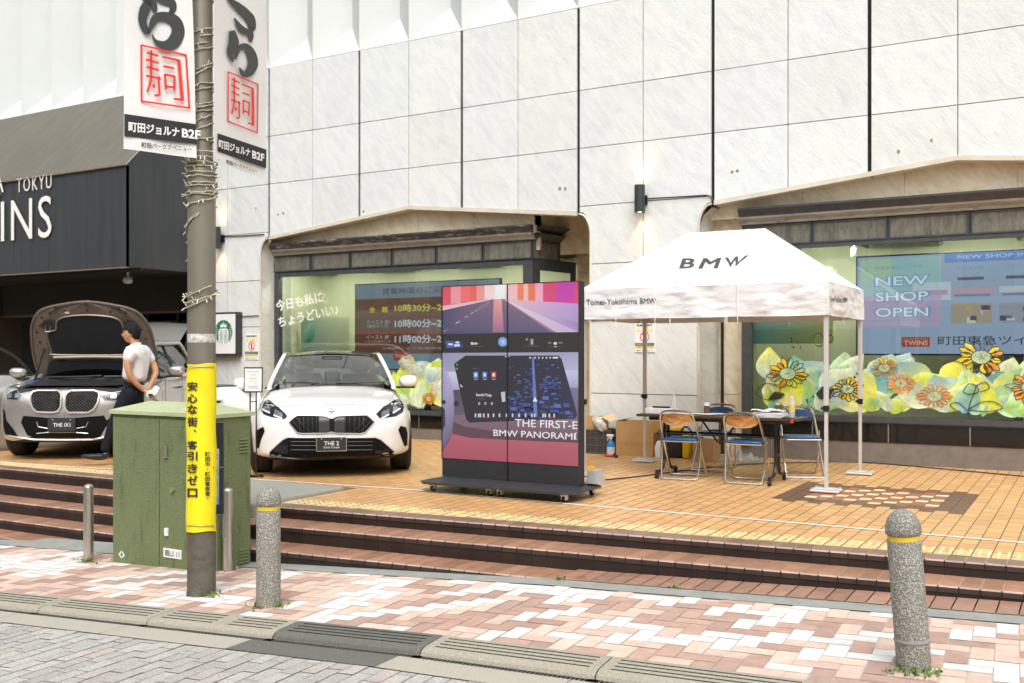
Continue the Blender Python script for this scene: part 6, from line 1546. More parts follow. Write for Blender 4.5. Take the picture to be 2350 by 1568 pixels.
# monitors in the windows
def monitor(name, label, x0, y0, y1, w_, Y_, draw, x1=None):
    a = wp(x0, y0, Y_); b = wp(x0, y1, Y_); X0, Z1, Z0 = a[0], a[2], b[2]; X1 = X0+w_
    t = thing(name, label, 'screen', ((X0+X1)/2, Y_, Z0), None)
    m_ = MB(); m_.bbox(X0-.02, X1+.02, Y_+.004, Y_+.06, Z0-.02, Z1+.02, .005); m_.build('bezel', M['black'], t)
    m_ = MB(); m_.box((X0+X1)/2-.05, (X0+X1)/2+.05, Y_+.061, Y_+.12, .4, Z1); m_.box((X0+X1)/2-.4, (X0+X1)/2+.4, Y_+.061, Y_+.4, .5, .54); m_.build('stand', M['dark'], t)
    s_ = MB(); PF = lambda x, y, o=0: wp(x, y, Y_+.002-.0008*o)
    def q(xa, ya, xb, yb, c, o=1):
        A_ = wp(xa, ya, Y_); B_ = wp(xb, yb, Y_)
        xx0, xx1 = max(X0, A_[0]), min(X1, B_[0]); s_.face([(xx0, Y_+.002-.0008*o, B_[2]), (xx1, Y_+.002-.0008*o, B_[2]), (xx1, Y_+.002-.0008*o, A_[2]), (xx0, Y_+.002-.0008*o, A_[2])], c)
    def R_(u0, v0, u1, v1, c, o=1): 
        X = lambda u: lerp(X0, X1, u); Z = lambda v: lerp(Z1, Z0, v)
        s_.face([(X(u0), Y_+.002-.0008*o, Z(v1)), (X(u1), Y_+.002-.0008*o, Z(v1)), (X(u1), Y_+.002-.0008*o, Z(v0)), (X(u0), Y_+.002-.0008*o, Z(v0))], c)
    def T_(txt, u0, v0, u1, v1, c, o=3, **kw):
        put_text(s_, txt, rect((lerp(X0, X1, u0), Y_+.002-.0008*o, lerp(Z1, Z0, v1)), ((X1-X0)*(u1-u0), 0, 0), (0, 0, (Z1-Z0)*(v1-v0))), col=c, **kw)
    draw(R_, T_); s_.build('display_picture', M['monitor'], t); return t
def dr_left(R_, T_):
    R_(0, 0, 1, .17, (.12, .17, .24), 0); R_(0, .17, 1, .82, (.10, .035, .025), 0); R_(0, .82, 1, 1, (.13, .2, .26), 0)
    R_(0, .30, 1, .56, (.12, .085, .075), 1); R_(0, .56, 1, .59, (.22, .06, .04), 1)
    T_('営業時間のご案内', .2, .045, .67, .125, (.03, .03, .03), bold=.01)
    T_('全　館', .10, .265, .24, .335, (.5, .42, .02), bold=.03); T_('10時30分~20時', .29, .245, .72, .335, (.5, .5, .1), bold=.02)
    T_('イースト B1', .08, .42, .25, .47, (.4, .42, .45)); T_('(東急ストア)', .09, .475, .24, .52, (.35, .37, .4)); T_('10時00分~21時', .29, .42, .72, .52, (.45, .5, .58), bold=.02)
    T_('イースト 8F', .08, .60, .25, .65, (.4, .42, .45)); T_('レストランダイニング', .08, .66, .26, .695, (.35, .37, .4)); T_('11時00分~22時', .29, .60, .72, .70, (.45, .5, .58), bold=.02)
    T_('※店舗により営業時間が異なります', .2, .745, .9, .77, (.3, .3, .3)); R_(.28, .80, .4, .9, (.25, .04, .03), 1); T_('TWINS', .29, .83, .39, .87, (.6, .5, .45))
def dr_right(R_, T_):
    R_(0, 0, 1, 1, (.25, .33, .50), 0); R_(.01, .02, .27, .72, (.26, .42, .48), 1); R_(.01, .40, .27, .72, (.36, .29, .48), 2); R_(.01, .03, .12, .25, (.30, .45, .36), 2)
    T_('町田東急ツインズの', .06, .10, .21, .13, (.1, .2, .4))
    for s_, v in (('NEW', .20), ('SHOP', .36), ('OPEN', .52)): T_(s_, .055, v, .235, v+.11, (.10, .2, .5), 4, bold=.05); T_(s_, .060, v+.008, .230, v+.102, (.55, .70, .80), 6, bold=.012)
    R_(.02, .655, .25, .66, (.1, .25, .6), 4)
    R_(.28, .0, 1, .09, (.08, .20, .55), 1); T_('NEW SHOP INFORMATION', .32, .02, .72, .06, (.35, .5, .75), 3, bold=.01)
    for k in range(5):
        u = .30+k*.145; T_(('イースト3F', 'イースト5F', 'イースト5F', 'イースト1F', 'イースト2F')[k], u+.02, .13, u+.1, .165, (.1, .25, .6), 3)
        R_(u, .50, u+.125, .70, ((.3, .27, .22), (.25, .27, .35), (.4, .45, .52), (.3, .3, .35), (.35, .3, .3))[k], 2)
        q = random.Random(k)
        for j in range(10): a_, b_ = q.uniform(0, .10), q.uniform(0, .14); R_(u+a_, .51+b_, u+a_+q.uniform(.01, .03), .51+b_+q.uniform(.02, .06), q.choice([(.05, .05, .1), (.45, .3, .1), (.5, .5, .45), (.08, .1, .25), (.35, .25, .2)]), 3+j % 4)
        R_(u+.02, .24, u+.1, .27, (.08, .08, .12), 3); R_(u, .34, u+.13, .40, (.42, .46, .56) if k % 2 else (.40, .27, .38), 2); R_(u+.01, .41, u+.12, .43, (.15, .17, .3), 3)
    R_(.18, .28, .3, .46, (.42, .5, .62), 2); R_(.19, .36, .29, .41, (.4, .25, .45), 3)
    R_(.145, .83, .235, .93, (.3, .05, .03), 3); T_('TWINS', .152, .865, .228, .915, (.6, .45, .4), 4, bold=.01); T_('MACHIDA TOKYU', .152, .842, .228, .855, (.5, .35, .3), 4)
    T_('町田東急ツインズ', .26, .82, .62, .915, (.01, .01, .012), 4, bold=.004)
monitor('window_monitor', 'dark red opening hours screen inside the left shop window', 816, 655, 846, 2.9, 13.5, dr_left)
monitor('window_monitor', 'large blue new shop screen inside the right shop window', 1968, 592, 812, 3.7, 13.35, dr_right)
# poster inside the left window, scenic
a = wp(710, 742, 13.5); b = wp(790, 880, 13.5)
t = thing('window_poster', 'watercolour flower poster hanging inside the left shop window', 'poster', a); m_ = MB(); m_.face([(a[0]-.2, 13.5, b[2]), (b[0]+.1, 13.5, b[2]), (b[0]+.1, 13.5, a[2]+.1), (a[0]-.2, 13.5, a[2]+.1)], [(.5, .6, .55), (.6, .62, .3), (.6, .65, .5), (.25, .45, .35)]); m_.build('sheet', M['print'], t)
m_ = MB(); leaf(m_, 13.49, a[0]-.05, a[2]-.35, .4, .25, 1.2, (.1, .4, .3), (.3, .6, .5)); leaf(m_, 13.489, a[0]+.25, b[2]+.1, .4, .3, 1.9, (.2, .4, .6), (.4, .6, .3)); sunflower(m_, 13.486, b[0]-.1, b[2]+.32, .2, (.7, .3, .1), .8, 4, pet=(.75, .35, .1)); m_.build('painting', M['print'], t)
a = wp(1960, 575, 13.3); t = thing('spot_light', 'small white track spotlight under the right window ceiling', 'spotlight', a); m_ = MB(); m_.lathe([(0, a[2]-.08), (.04, a[2]-.08), (.045, a[2]+.02), (0, a[2]+.04)], (a[0], 13.3, 0), 14); m_.build('lamp_head', M['white'], t, True); m_ = MB(); m_.box(a[0]-.01, a[0]+.01, 13.29, 13.31, a[2]+.04, 2.86); m_.box(a[0]-.15, a[0]+.05, 13.28, 13.32, 2.78, 2.82); m_.build('track', M['white'], t)
m_ = MB(); a = wp(1775, 735, 13.2)
t = thing('window_poster', 'pale green watercolour banner hanging inside the right shop window', 'poster', a); m_.face([(a[0]-.4, 13.3, 1.5), (a[0]+.75, 13.3, 1.5), (a[0]+.75, 13.3, 2.5), (a[0]-.4, 13.3, 2.5)], [(.15, .5, .6), (.6, .62, .1), (.6, .65, .5), (.55, .62, .55)]); m_.build('sheet', M['print'], t)
# small sign stand
d_ = 11.0
vs = VPlane(560, d_, 603, d_)
t = thing('sign_stand', 'thin black sign stand with white paper between cabinet and white car', 'sign', vs.pt(581, 1100))
m_ = MB()
for x in (574, 588): m_.tube([vs.pt(x, 900), vs.pt(x, 1095)], .008, 6)
b0 = Vector(vs.pt(581, 1096)); m_.tube([b0+Vector((-.15, 0, .02)), b0+Vector((.15, 0, .02))], .01); m_.tube([b0+Vector((0, -.15, .012)), b0+Vector((0, .15, .012))], .01); m_.tube([vs.pt(574, 922), vs.pt(588, 922)], .005)
m_.build('legs', M['black'], t)
fr = MB(); c = [vs.pt(560, 843), vs.pt(603, 843), vs.pt(602, 901), vs.pt(559, 901)]; cb = [vs.pt(x, y, -.015) for x, y in ((560, 843), (603, 843), (602, 901), (559, 901))]
fr.raw(c+cb, [(0, 1, 2, 3), (7, 6, 5, 4), (0, 4, 5, 1), (1, 5, 6, 2), (2, 6, 7, 3), (3, 7, 4, 0)]); fr.build('frame', M['black'], t)
m_ = MB(); m_.face([vs.pt(562, 846, .003), vs.pt(601, 846, .003), vs.pt(600, 898, .003), vs.pt(561.5, 898, .003)]); m_.build('sheet', M['paper'], t)
m_ = MB()
for (x0, x1, y) in ((568, 592, 853), (575, 588, 860), (572, 590, 868), (574, 580, 875), (586, 589, 875), (586, 589, 880), (570, 592, 886), (568, 594, 890)): m_.face([vs.pt(x0, y, .005), vs.pt(x1, y, .005), vs.pt(x1, y+1, .005), vs.pt(x0, y+1, .005)])
m_.build('small_print', M['grey'], t)
# ================================================================== CARS
def pchip(xs, ys):
    xs = list(map(float, xs)); ys = list(map(float, ys)); n = len(xs); h = [xs[i+1]-xs[i] for i in range(n-1)]; dl = [(ys[i+1]-ys[i])/h[i] for i in range(n-1)]
    m = [0]*n; m[0] = dl[0]; m[-1] = dl[-1]
    for i in range(1, n-1):
        if dl[i-1]*dl[i] <= 0: m[i] = 0
        else: w1 = 2*h[i]+h[i-1]; w2 = h[i]+2*h[i-1]; m[i] = (w1+w2)/(w1/dl[i-1]+w2/dl[i])
    def f(x):
        x = max(xs[0], min(xs[-1], x)); i = 0
        while i < n-2 and x > xs[i+1]: i += 1
        t = (x-xs[i])/h[i]; a = 2*t**3-3*t*t+1; b = t**3-2*t*t+t; c = -2*t**3+3*t*t; d = t**3-t*t
        return a*ys[i]+b*h[i]*m[i]+c*ys[i+1]+d*h[i]*m[i+1]
    return f
class CarFrame:
    """car local axes: x to the right of the picture, y back from the nose, z up. Survey pixel + local y -> x, z"""
    def __init__(s, px, d, phi):
        s.r0 = (px-1175)/F*d; s.d0 = d; s.c = math.cos(phi); s.s = math.sin(phi); s.phi = phi
    def loc(s): return (A*s.r0-B*s.d0, B*s.r0+A*s.d0, 0)
    def xz(s, x, y, yl):
        # camera (r,d) = (r0,d0) + X*(c,s) + yl*(-s,c)
        t = (x-1175)/F; R0 = s.r0-yl*s.s; D0 = s.d0+yl*s.c
        X = (t*D0-R0)/(s.c-t*s.s); d = D0+X*s.s
        return X, H+(HOR-y)*d/F
    def place(s, t): t.location = s.loc(); t.rotation_euler = (0, 0, TH+s.phi)
def car_body(p, root, paint, engine=False):
    L = p['L']; W = p['W']; fW = p['fW']; fzb = pchip(*p['zb']); fzs = pchip(*p['zs']); fzt = pchip(*p['zt'])
    n0 = p.get('n', 2.7); LF = p.get('LF', .75); LR = .7
    def Wf(y):
        a = 1.0
        if y < LF: a = (1-(1-y/LF)**n0)**(1/n0)
        if y > L-LR: a = min(a, (max(0, 1-(1-(L-y)/LR)**3.2))**(1/3.2))
        return W*a*fW(y)
    ys = sorted(set([LF*(1-math.cos(math.pi/2*k/16)) for k in range(17)]+[LF+(L-LR-LF)*k/46 for k in range(47)]+[L-LR*(1-math.cos(math.pi/2*k/10)) for k in range(11)]))
    NS = 30; rows = []
    for y in ys:
        w_ = max(Wf(y), .002); zb, zs, zt = fzb(y), fzs(y), fzt(y); hh = zs-zb
        P = [(0, zb), (.70*w_, zb), (.93*w_, zb+.035), (.985*w_, zb+.15*hh), (1.0*w_, zb+.45*hh), (.992*w_, zb+.70*hh), (.965*w_, zb+.88*hh), (.90*w_, zs), (.78*w_, lerp(zs, zt, .45)), (.45*w_, lerp(zs, zt, .88)), (0, zt)]
        if p.get('tub') and p['tub'][0] < y < p['tub'][1]:
            P[-4:] = [(.90*w_, zs), (.84*w_, zs-.01), (.82*w_, .38), (0, .36)]
        T = [0]
        for a, b in zip(P[:-1], P[1:]): T.append(T[-1]+math.hypot(a[0]-b[0], a[1]-b[1])+1e-4)
        fx = pchip(T, [q[0] for q in P]); fz = pchip(T, [q[1] for q in P])
        # parameterise by fixed fractions between control points
        row = []
        for j in range(len(P)-1):
            for q in range(3): t = lerp(T[j], T[j+1], q/3); row.append((fx(t), fz(t)))
        row.append(P[-1])
        row2 = []
        for (x, z) in row:
            for yw in p['wheels']:
                dy = y-yw
                if abs(dy) < p['arch'] and x > .5*W:
                    za = p['zw']+math.sqrt(p['arch']**2-dy*dy)
                    if z < za: z = za
            row2.append((x, z))
        rows.append((y, row2))
    m_ = MB(); K = len(rows[0][1]); V = []
    for sgn in (1, -1):
        for (y, row) in rows:
            for (x, z) in row: V.append((sgn*x, y, z))
    nR = len(rows); Fc = []
    for s_ in (0, 1):
        o = s_*nR*K
        for i in range(nR-1):
            for j in range(K-1):
                f = (o+i*K+j, o+(i+1)*K+j, o+(i+1)*K+j+1, o+i*K+j+1); Fc.append(f if s_ else f[::-1])
    mi = []
    bay = p.get('bay')
    m_.v = V; m_.f = Fc; m_.c = [(1, 1, 1)]*len(V)
    for f in Fc:
        c = [sum(V[k][q] for k in f)/4 for q in range(3)]
        if bay and bay[0] < c[1] < bay[1] and abs(c[0]) < Wf(c[1])*.80 and c[2] > fzs(c[1])-.02: mi.append(1)
        elif p.get('tub') and p['tub'][0]-.02 < c[1] < p['tub'][1]+.02 and abs(c[0]) < Wf(c[1])*.87 and c[2] < .9 and c[2] > .3: mi.append(1)
        elif c[2] < fzb(c[1])+.02: mi.append(1)
        else: mi.append(0)
    m_.m = mi
    body = m_.build('body', [paint, M['matblack']], root, True, angle=32)
    bvh = BVHTree.FromPolygons(V, Fc)
    return body, bvh, Wf
def surf(bvh, x, z, off=.004, y0=-2):
    h = bvh.ray_cast(Vector((x, y0, z)), Vector((0, 1, 0)), 6)
    if h[0] is None: return None
    return Vector((x, h[0].y-off, z))
def decal(bvh, poly, off=.004, step=.03):
    """polygon in x,z laid over the car nose"""
    bm = bmesh.new(); f = bm.faces.new([bm.verts.new((p[0], 0, p[1])) for p in poly])
    bmesh.ops.triangulate(bm, faces=[f])
    xs = [p[0] for p in poly]; zs = [p[1] for p in poly]
    x = math.ceil(min(xs)/step)*step
    while x < max(xs): bmesh.ops.bisect_plane(bm, geom=bm.verts[:]+bm.edges[:]+bm.faces[:], plane_co=(x, 0, 0), plane_no=(1, 0, 0)); x += step
    z = math.ceil(min(zs)/step)*step
    while z < max(zs): bmesh.ops.bisect_plane(bm, geom=bm.verts[:]+bm.edges[:]+bm.faces[:], plane_co=(0, 0, z), plane_no=(0, 0, 1)); z += step
    last = .3
    bm.verts.ensure_lookup_table()
    for v in bm.verts:
        s_ = surf(bvh, v.co.x, v.co.z, off)
        if s_ is None: v.co.y = last
        else: v.co.y = s_.y; last = s_.y
    bm.verts.index_update(); V = [v.co[:] for v in bm.verts]; Fc = [[v.index for v in f.verts] for f in bm.faces]; bm.free(); return V, Fc
def line_on(mb, bvh, pts, w_, off=.004, n=10, closed=False):
    P = []
    pp = list(pts)+([pts[0]] if closed else [])
    for a, b in zip(pp[:-1], pp[1:]):
        for k in range(n): P.append((lerp(a[0], b[0], k/n), lerp(a[1], b[1], k/n)))
    P.append(pp[-1]); Q = []; last = None
    for x, z in P:
        s_ = surf(bvh, x, z, off)
        if s_ is None and last is not None: s_ = Vector((x, last, z))
        if s_ is not None: Q.append(s_); last = s_.y
    if len(Q) > 2: mb.tube(Q, w_, 6)
def mirror(poly): return [(-p[0], p[1]) for p in poly][::-1]
def wheel(root, x, y, r, w_):
    t = MB(); s_ = 1 if x > 0 else -1
    prof = [(r*.62, -w_/2), (r*.93, -w_/2), (r*.985, -w_/2+.02), (r, -w_/2+.045), (r, -w_*.17), (r*.985, -w_*.165), (r*.985, -w_*.12), (r, -w_*.115), (r, w_*.115), (r*.985, w_*.12), (r*.985, w_*.165), (r, w_*.17), (r, w_/2-.045), (r*.985, w_/2-.02), (r*.93, w_/2), (r*.62, w_/2)]
    t.lathe(prof, (x, y, r-.004), 40, 'x'); ty = t.build('wheel', M['tyre'], root, True)
    q = MB(); q.lathe([(0, .02*s_), (r*.2, .02*s_), (r*.62, -.02*s_)], (x+s_*w_*.3, y, r), 30, 'x')
    for k in range(10):
        a = 2*math.pi*k/10; c, s2 = math.cos(a), math.sin(a); q.tube([(x+s_*w_*.38, y+c*.05, r+s2*.05), (x+s_*w_*.36, y+c*r*.6, r+s2*r*.6)], .014, 5)
    q.lathe([(r*.60, s_*w_*.30), (r*.66, s_*w_*.42), (r*.66, s_*w_*.30)], (x, y, r), 40, 'x'); q.build('rim', M['galv'], ty, True)
def mirror_part(root, x, y, z, s_, paint, sc_=1.0):
    m_ = MB()
    def fn(u, v):
        a = 2*math.pi*u; b = math.pi*(v-.5); q = Vector((math.cos(b)*math.cos(a), math.cos(b)*math.sin(a), math.sin(b)))
        q = Vector([math.copysign(abs(c)**.75, c) for c in q])
        return (x+s_*.13*sc_+q.x*.115*sc_*(1-.15*s_*q.x), y+q.y*.09*sc_, z+.035+q.z*.075*sc_)
    m_.grid(fn, 22, 12); hs_ = m_.build('mirror', paint, root, True)
    k = MB(); k.prism([(z-.045, y-.05), (z-.015, y-.05), (z-.015, y+.05), (z-.045, y+.05)], 'x', x, x+s_*.22) if False else k.bbox(min(x-.02*s_, x+s_*.2), max(x-.02*s_, x+s_*.2), y-.05, y+.06, z-.055, z-.028, .01); k.build('mirror_foot', M['black'], hs_, True)
def greenhouse(root, g, paint, roofm, glass):
    """g: dict base/top lines. points for the right half (x>0): each (x,y,z)"""
    wb, wt = g['wb'], g['wt']            # windscreen base/top corner
    cb, ct_ = g['cb'], g['ct']           # windscreen centre base/top y,z
    def wfn(u, v):
        s_ = 2*u-1
        bx = Vector((s_*wb[0], lerp(cb[0], wb[1], s_*s_), lerp(cb[1], wb[2], s_*s_))); tx = Vector((s_*wt[0], lerp(ct_[0], wt[1], s_*s_), lerp(ct_[1], wt[2], s_*s_)))
        p = bx.lerp(tx, v); p.z += .02*math.sin(math.pi*v); return p
    m_ = MB(); m_.grid(wfn, 16, 10); m_.build('windscreen', glass, root, True)
    rt, rr = g['rt'], g['rr']           # roof rear corner, rear glass base corner
    def rfn(u, v):
        s_ = 2*u-1; a = Vector((s_*wt[0], lerp(ct_[0], wt[1], s_*s_)-.01, lerp(ct_[1], wt[2], s_*s_)+.004)); b = Vector((s_*rt[0], rt[1], rt[2]+.03*(1-s_*s_)))
        p = a.lerp(b, v); p.z += g['crown']*math.sin(math.pi*min(1, v*.95+.02))*(1-.5*s_*s_); return p
    m_ = MB(); m_.grid(rfn, 16, 14); m_.build('roof', roofm, root, True)
    m_ = MB(); m_.grid(lambda u, v: Vector(((2*u-1)*rt[0], rt[1]-.01, rt[2]+.03*(1-(2*u-1)**2))).lerp(Vector(((2*u-1)*rr[0], rr[1]+.05*(1-(2*u-1)**2), rr[2])), v), 10, 6); 
    if not g.get('open_rear'): m_.build('rear_window', glass, root, True)
    for s_ in (-1, 1):
        q = lambda p: Vector((p[0]*s_, p[1], p[2]))
        pts = [q(wb)+Vector((s_*.01, -.08, -.03)), q(wb)+Vector((s_*.01, 0, 0)), q(wb).lerp(q(wt), .5)+Vector((s_*.012, 0, .012)), q(wt)+Vector((s_*.01, 0, .002)), q(wt).lerp(q(rt), .33)+Vector((s_*.012, 0, g['crown']*.4)), q(wt).lerp(q(rt), .7)+Vector((s_*.012, 0, g['crown']*.4)), q(rt), q(rt).lerp(q(rr), .5), q(rr)+Vector((s_*.02, .05, -.03))]
        m_ = MB(); m_.tube(smooth_path(pts, 6), [g['pr']]*((len(pts)-1)*6+1), 10); m_.build('roof_pillar', paint, root, True)
        # side glass
        belt = [Vector((s_*g['bx'], y, g['bz'])) for y in (wb[1]+.05, lerp(wb[1], rr[1], .33), lerp(wb[1], rr[1], .66), rr[1]-.1)]
        top = [q(wb).lerp(q(wt), .12), q(wt)+Vector((0, .15, -.01)), q(rt)+Vector((0, -.5, -.01)), q(rt).lerp(q(rr), .75)]
        m_ = MB()
        for i in range(3):
            if g.get('skip') == (s_, i): continue
            m_.face([belt[i], belt[i+1], top[i+1], top[i]])
        m_.build('side_window', glass, root)
        m_ = MB(); m_.tube([belt[1], top[1].lerp(top[2], .35)], .022, 6); m_.tube(belt, .012, 6); m_.build('window_trim', M['black'], root)
def interior(root, g, seatm, sy=1.95):
    for x in (-.37, .37):
        m_ = MB(); Mx = Matrix.Translation((x, sy+.35, .55)) @ Matrix.Rotation(R(-18), 4, 'X')
        b = MB(); b.bbox(-.24, .24, -.07, .07, 0, .58, .05); b.bbox(-.13, .13, -.05, .05, .61, .80, .04); b.v = [tuple(Mx @ Vector(p)) for p in b.v]; st = b.build('seat', seatm, root, True, angle=60)
        b = MB(); b.bbox(x-.25, x+.25, sy-.2, sy+.33, .40, .55, .05); b.build('seat_cushion', seatm, st, True, angle=60)
    b = MB(); b.bbox(-.6, .6, sy+1.15, sy+1.3, .5, .98, .05)
    for x in (-.4, 0, .4): b.bbox(x-.11, x+.11, sy+1.16, sy+1.26, .985, 1.12, .035)
    b.build('rear_seat', seatm, root, True, angle=60)
    b = MB(); b.grid(lambda u, v: ((2*u-1)*.66, lerp(1.25, sy-.25, v), lerp(g['wb'][2]-.05, .90, v)+.01*math.sin(3*v)), 8, 6); b.bbox(-.66, .66, sy-.26, sy-.2, .55, .90, .02); b.build('dashboard', M['seatd'], root, True, angle=60)
    b = MB(); ring = [(-.36+.175*math.cos(a), sy-.18+.06*math.sin(a), .86+.16*math.sin(a)) for a in [k*math.pi/12 for k in range(24)]]; b.tube(ring, .014, 6, closed=True); b.tube([(-.36, sy-.26, .82), (-.36, sy-.17, .86)], .05, 8); b.build('steering_wheel', M['seatd'], root, True)
    b = MB(); wt = g['ct']; b.bbox(-.11, .11, wt[0]-.17, wt[0]-.14, wt[1]-.10, wt[1]-.04, .012); b.prism([(-.13, 0), (.13, 0), (.07, .13), (-.07, .13)], 'z', wt[1]-.035, wt[1]-.025); 
    b.v = [p if abs(p[2]-(wt[1]-.03)) > .0051 else (p[0], p[1]+wt[0]-.12, p[2]) for p in b.v]; b.build('rear_view_mirror', M['seatd'], root, True, angle=60)
# ------------------------------------------------------------- white coupe
CW = CarFrame(762, 10.93, R(10.2))
t = thing('coupe_car', 'white four door coupe with dark roof facing the camera, its left door open', 'car', (0, 0, 0))
p = dict(L=4.5, W=.905, fW=pchip([0, .6, .85, 1.3, 3, 4.0, 4.5], [1, 1, 1.005, .985, 1, .99, .96]),
         zb=([0, .03, .08, .2, .5, 1.2, 3.5, 4.2, 4.5], [.34, .25, .215, .205, .19, .2, .2, .26, .5]),
         zs=([0, .05, .15, .35, .6, .9, 1.3, 2.5, 3.6, 4.3, 4.5], [.47, .56, .65, .745, .79, .82, .865, .91, .95, .93, .75]),
         zt=([0, .04, .10, .2, .35, .7, 1.2, 1.35, 2.5, 3.6, 3.9, 4.4, 4.5], [.50, .66, .755, .81, .855, .915, .99, .985, .95, .96, 1.0, .97, .78]),
         wheels=(.83, 3.45), arch=.355, zw=.33, tub=(1.45, 3.75), LF=.72, n=2.9)
body, bvh, Wf = car_body(p, t, M['carpaint'])
def w2(X, Y, yl=.05): return CW.xz((600+X/4.126)*.91797, (840+Y/4.126)*.91797, yl)
g = dict(wb=(.735, 1.33, .985), wt=(.60, 2.02, 1.335), cb=(1.08, 1.0), ct=(1.93, 1.362), rt=(.56, 3.15, 1.335), rr=(.66, 3.95, 1.0), crown=.055, pr=.028, bx=.80, bz=.95, skip=(-1, 0))
greenhouse(t, g, M['carpaint'], M['darkgloss'], M['carglass'])
interior(t, g, M['seat'])
b = MB(); b.grid(lambda u, v: ((2*u-1)*.70, lerp(3.7, 4.05, v), lerp(.97, 1.0, v)), 4, 3); b.build('parcel_shelf', M['seatd'], t)
for x in (-.80, .80):
    for y in (.83, 3.45): wheel(t, x, y, .33, .225)
b = MB(); b.box(-.78, .78, .45, 4.0, .17, .30); b.build('underbody', M['matblack'], t)
# wheel arch liners
mirror_part(t, .84, 1.62, .985, 1, M['carpaint'])
b = MB(); 

b = MB()
def top_line(b, pts, r_=.004, off=.001):
    Q = []
    for p_ in smooth_path([(q_[0], q_[1], 0) for q_ in pts], 8):
        h_ = bvh.ray_cast(Vector((p_.x, p_.y, 3)), Vector((0, 0, -1)), 5)
        if h_[0] is not None: Q.append(h_[0]+Vector((0, 0, off)))
    if len(Q) > 2: b.tube(Q, r_, 5)
for s_ in (-1, 1):
    b = MB(); top_line(b, [(s_*.80, .40), (s_*.79, .7), (s_*.785, 1.0), (s_*.76, 1.32)]); b.build('bonnet_gap', M['joint'], t)
    b = MB(); top_line(b, [(s_*.40, .24), (s_*.46, .6), (s_*.52, 1.1)], .006, -.0035); b.build('bonnet_crease', M['carpaint'], t, True)
b = MB(); top_line(b, [(-.79, .36), (-.6, .26), (-.3, .20), (0, .185), (.3, .20), (.6, .26), (.79, .36)], .003); b.build('bonnet_gap', M['joint'], t)
# headlights
for s_ in (-1, 1):
    if s_ < 0: poly = [w2(*q, .22) for q in ((262, 680), (300, 690), (400, 745), (470, 800), (488, 822), (462, 846), (330, 832), (240, 806), (216, 770), (224, 712))]
    else: poly = [w2(*q, .22) for q in ((1403, 800), (1422, 785), (1480, 735), (1600, 682), (1645, 675), (1695, 700), (1700, 745), (1680, 790), (1600, 825), (1440, 840))]
    V, Fc = decal(bvh, poly, .006); b = MB(); b.raw(V, Fc); hl = b.build('headlight', M['darkgloss'], t, True)
    b = MB(); line_on(b, bvh, poly, .006, .004, 4, True); b.build('headlight_rim', M['black'], hl, True)
    cx_ = sum(q[0] for q in poly)/len(poly); cz_ = sum(q[1] for q in poly)/len(poly)
    for k in (-.085, .055):
        x = cx_+k*1.0; zc = cz_-.01+(-k*.22*s_ if False else 0)+abs(0)
        sh = [(x-.045, zc-.04+.0*s_), (x+.05, zc-.035), (x+.055, zc+.03), (x-.035, zc+.038)]
        sh = [(q[0], q[1]+(q[0]-cx_)*.42*s_*1.0) for q in sh]
        V, Fc = decal(bvh, sh, .010); b = MB(); b.raw(V, Fc); b.build('lamp_unit', M['lampglass'], hl, True)
        V, Fc = decal(bvh, [(sh[0][0], sh[0][1]), (sh[1][0], sh[1][1]), (sh[1][0], sh[1][1]+.014), (sh[0][0], sh[0][1]+.014)], .012); b = MB(); b.raw(V, Fc); b.build('running_light', M['drl'], hl, True)
# kidney grille
gl = [w2(*q, .03) for q in ((500, 895), (545, 850), (590, 822), (700, 820), (880, 828), (925, 848), (960, 848), (1000, 828), (1180, 820), (1310, 822), (1345, 848), (1388, 893), (1340, 950), (1290, 1000), (1240, 1008), (1000, 1003), (945, 992), (890, 1003), (640, 1008), (590, 1000), (545, 950))]
V, Fc = decal(bvh, gl, .005); b = MB(); b.raw(V, Fc); gr = b.build('grille', M['aper'], t, True)
b = MB(); line_on(b, bvh, gl, .0065, .006, 6, True); b.build('grille_surround', M['silver'], gr, True)
b = MB()
for x0 in (610, 655, 700, 745, 790, 1085, 1130, 1185, 1230, 1275):
    a = w2(x0, 838, .03); c = w2(x0+(4 if x0 < 900 else -4), 992, .03); line_on(b, bvh, [a, c], .0045, .008, 6)
for s_ in ((540, 880, 640, 985), (580, 850, 720, 985), (1350, 880, 1250, 985), (1310, 850, 1170, 985)):
    line_on(b, bvh, [w2(s_[0], s_[1], .03), w2(s_[2], s_[3], .03)], .004, .008, 8)
b.build('grille_bars', M['black'], gr, True)
for pol in (((815, 838), (880, 840), (920, 860), (925, 985), (890, 992), (812, 990)), ((975, 862), (1005, 842), (1078, 838), (1078, 990), (1000, 992), (972, 985))):
    V, Fc = decal(bvh, [w2(*q, .03) for q in pol], .010); b = MB(); b.raw(V, Fc); b.build('grille_panel', M['darkgloss'], gr, True)
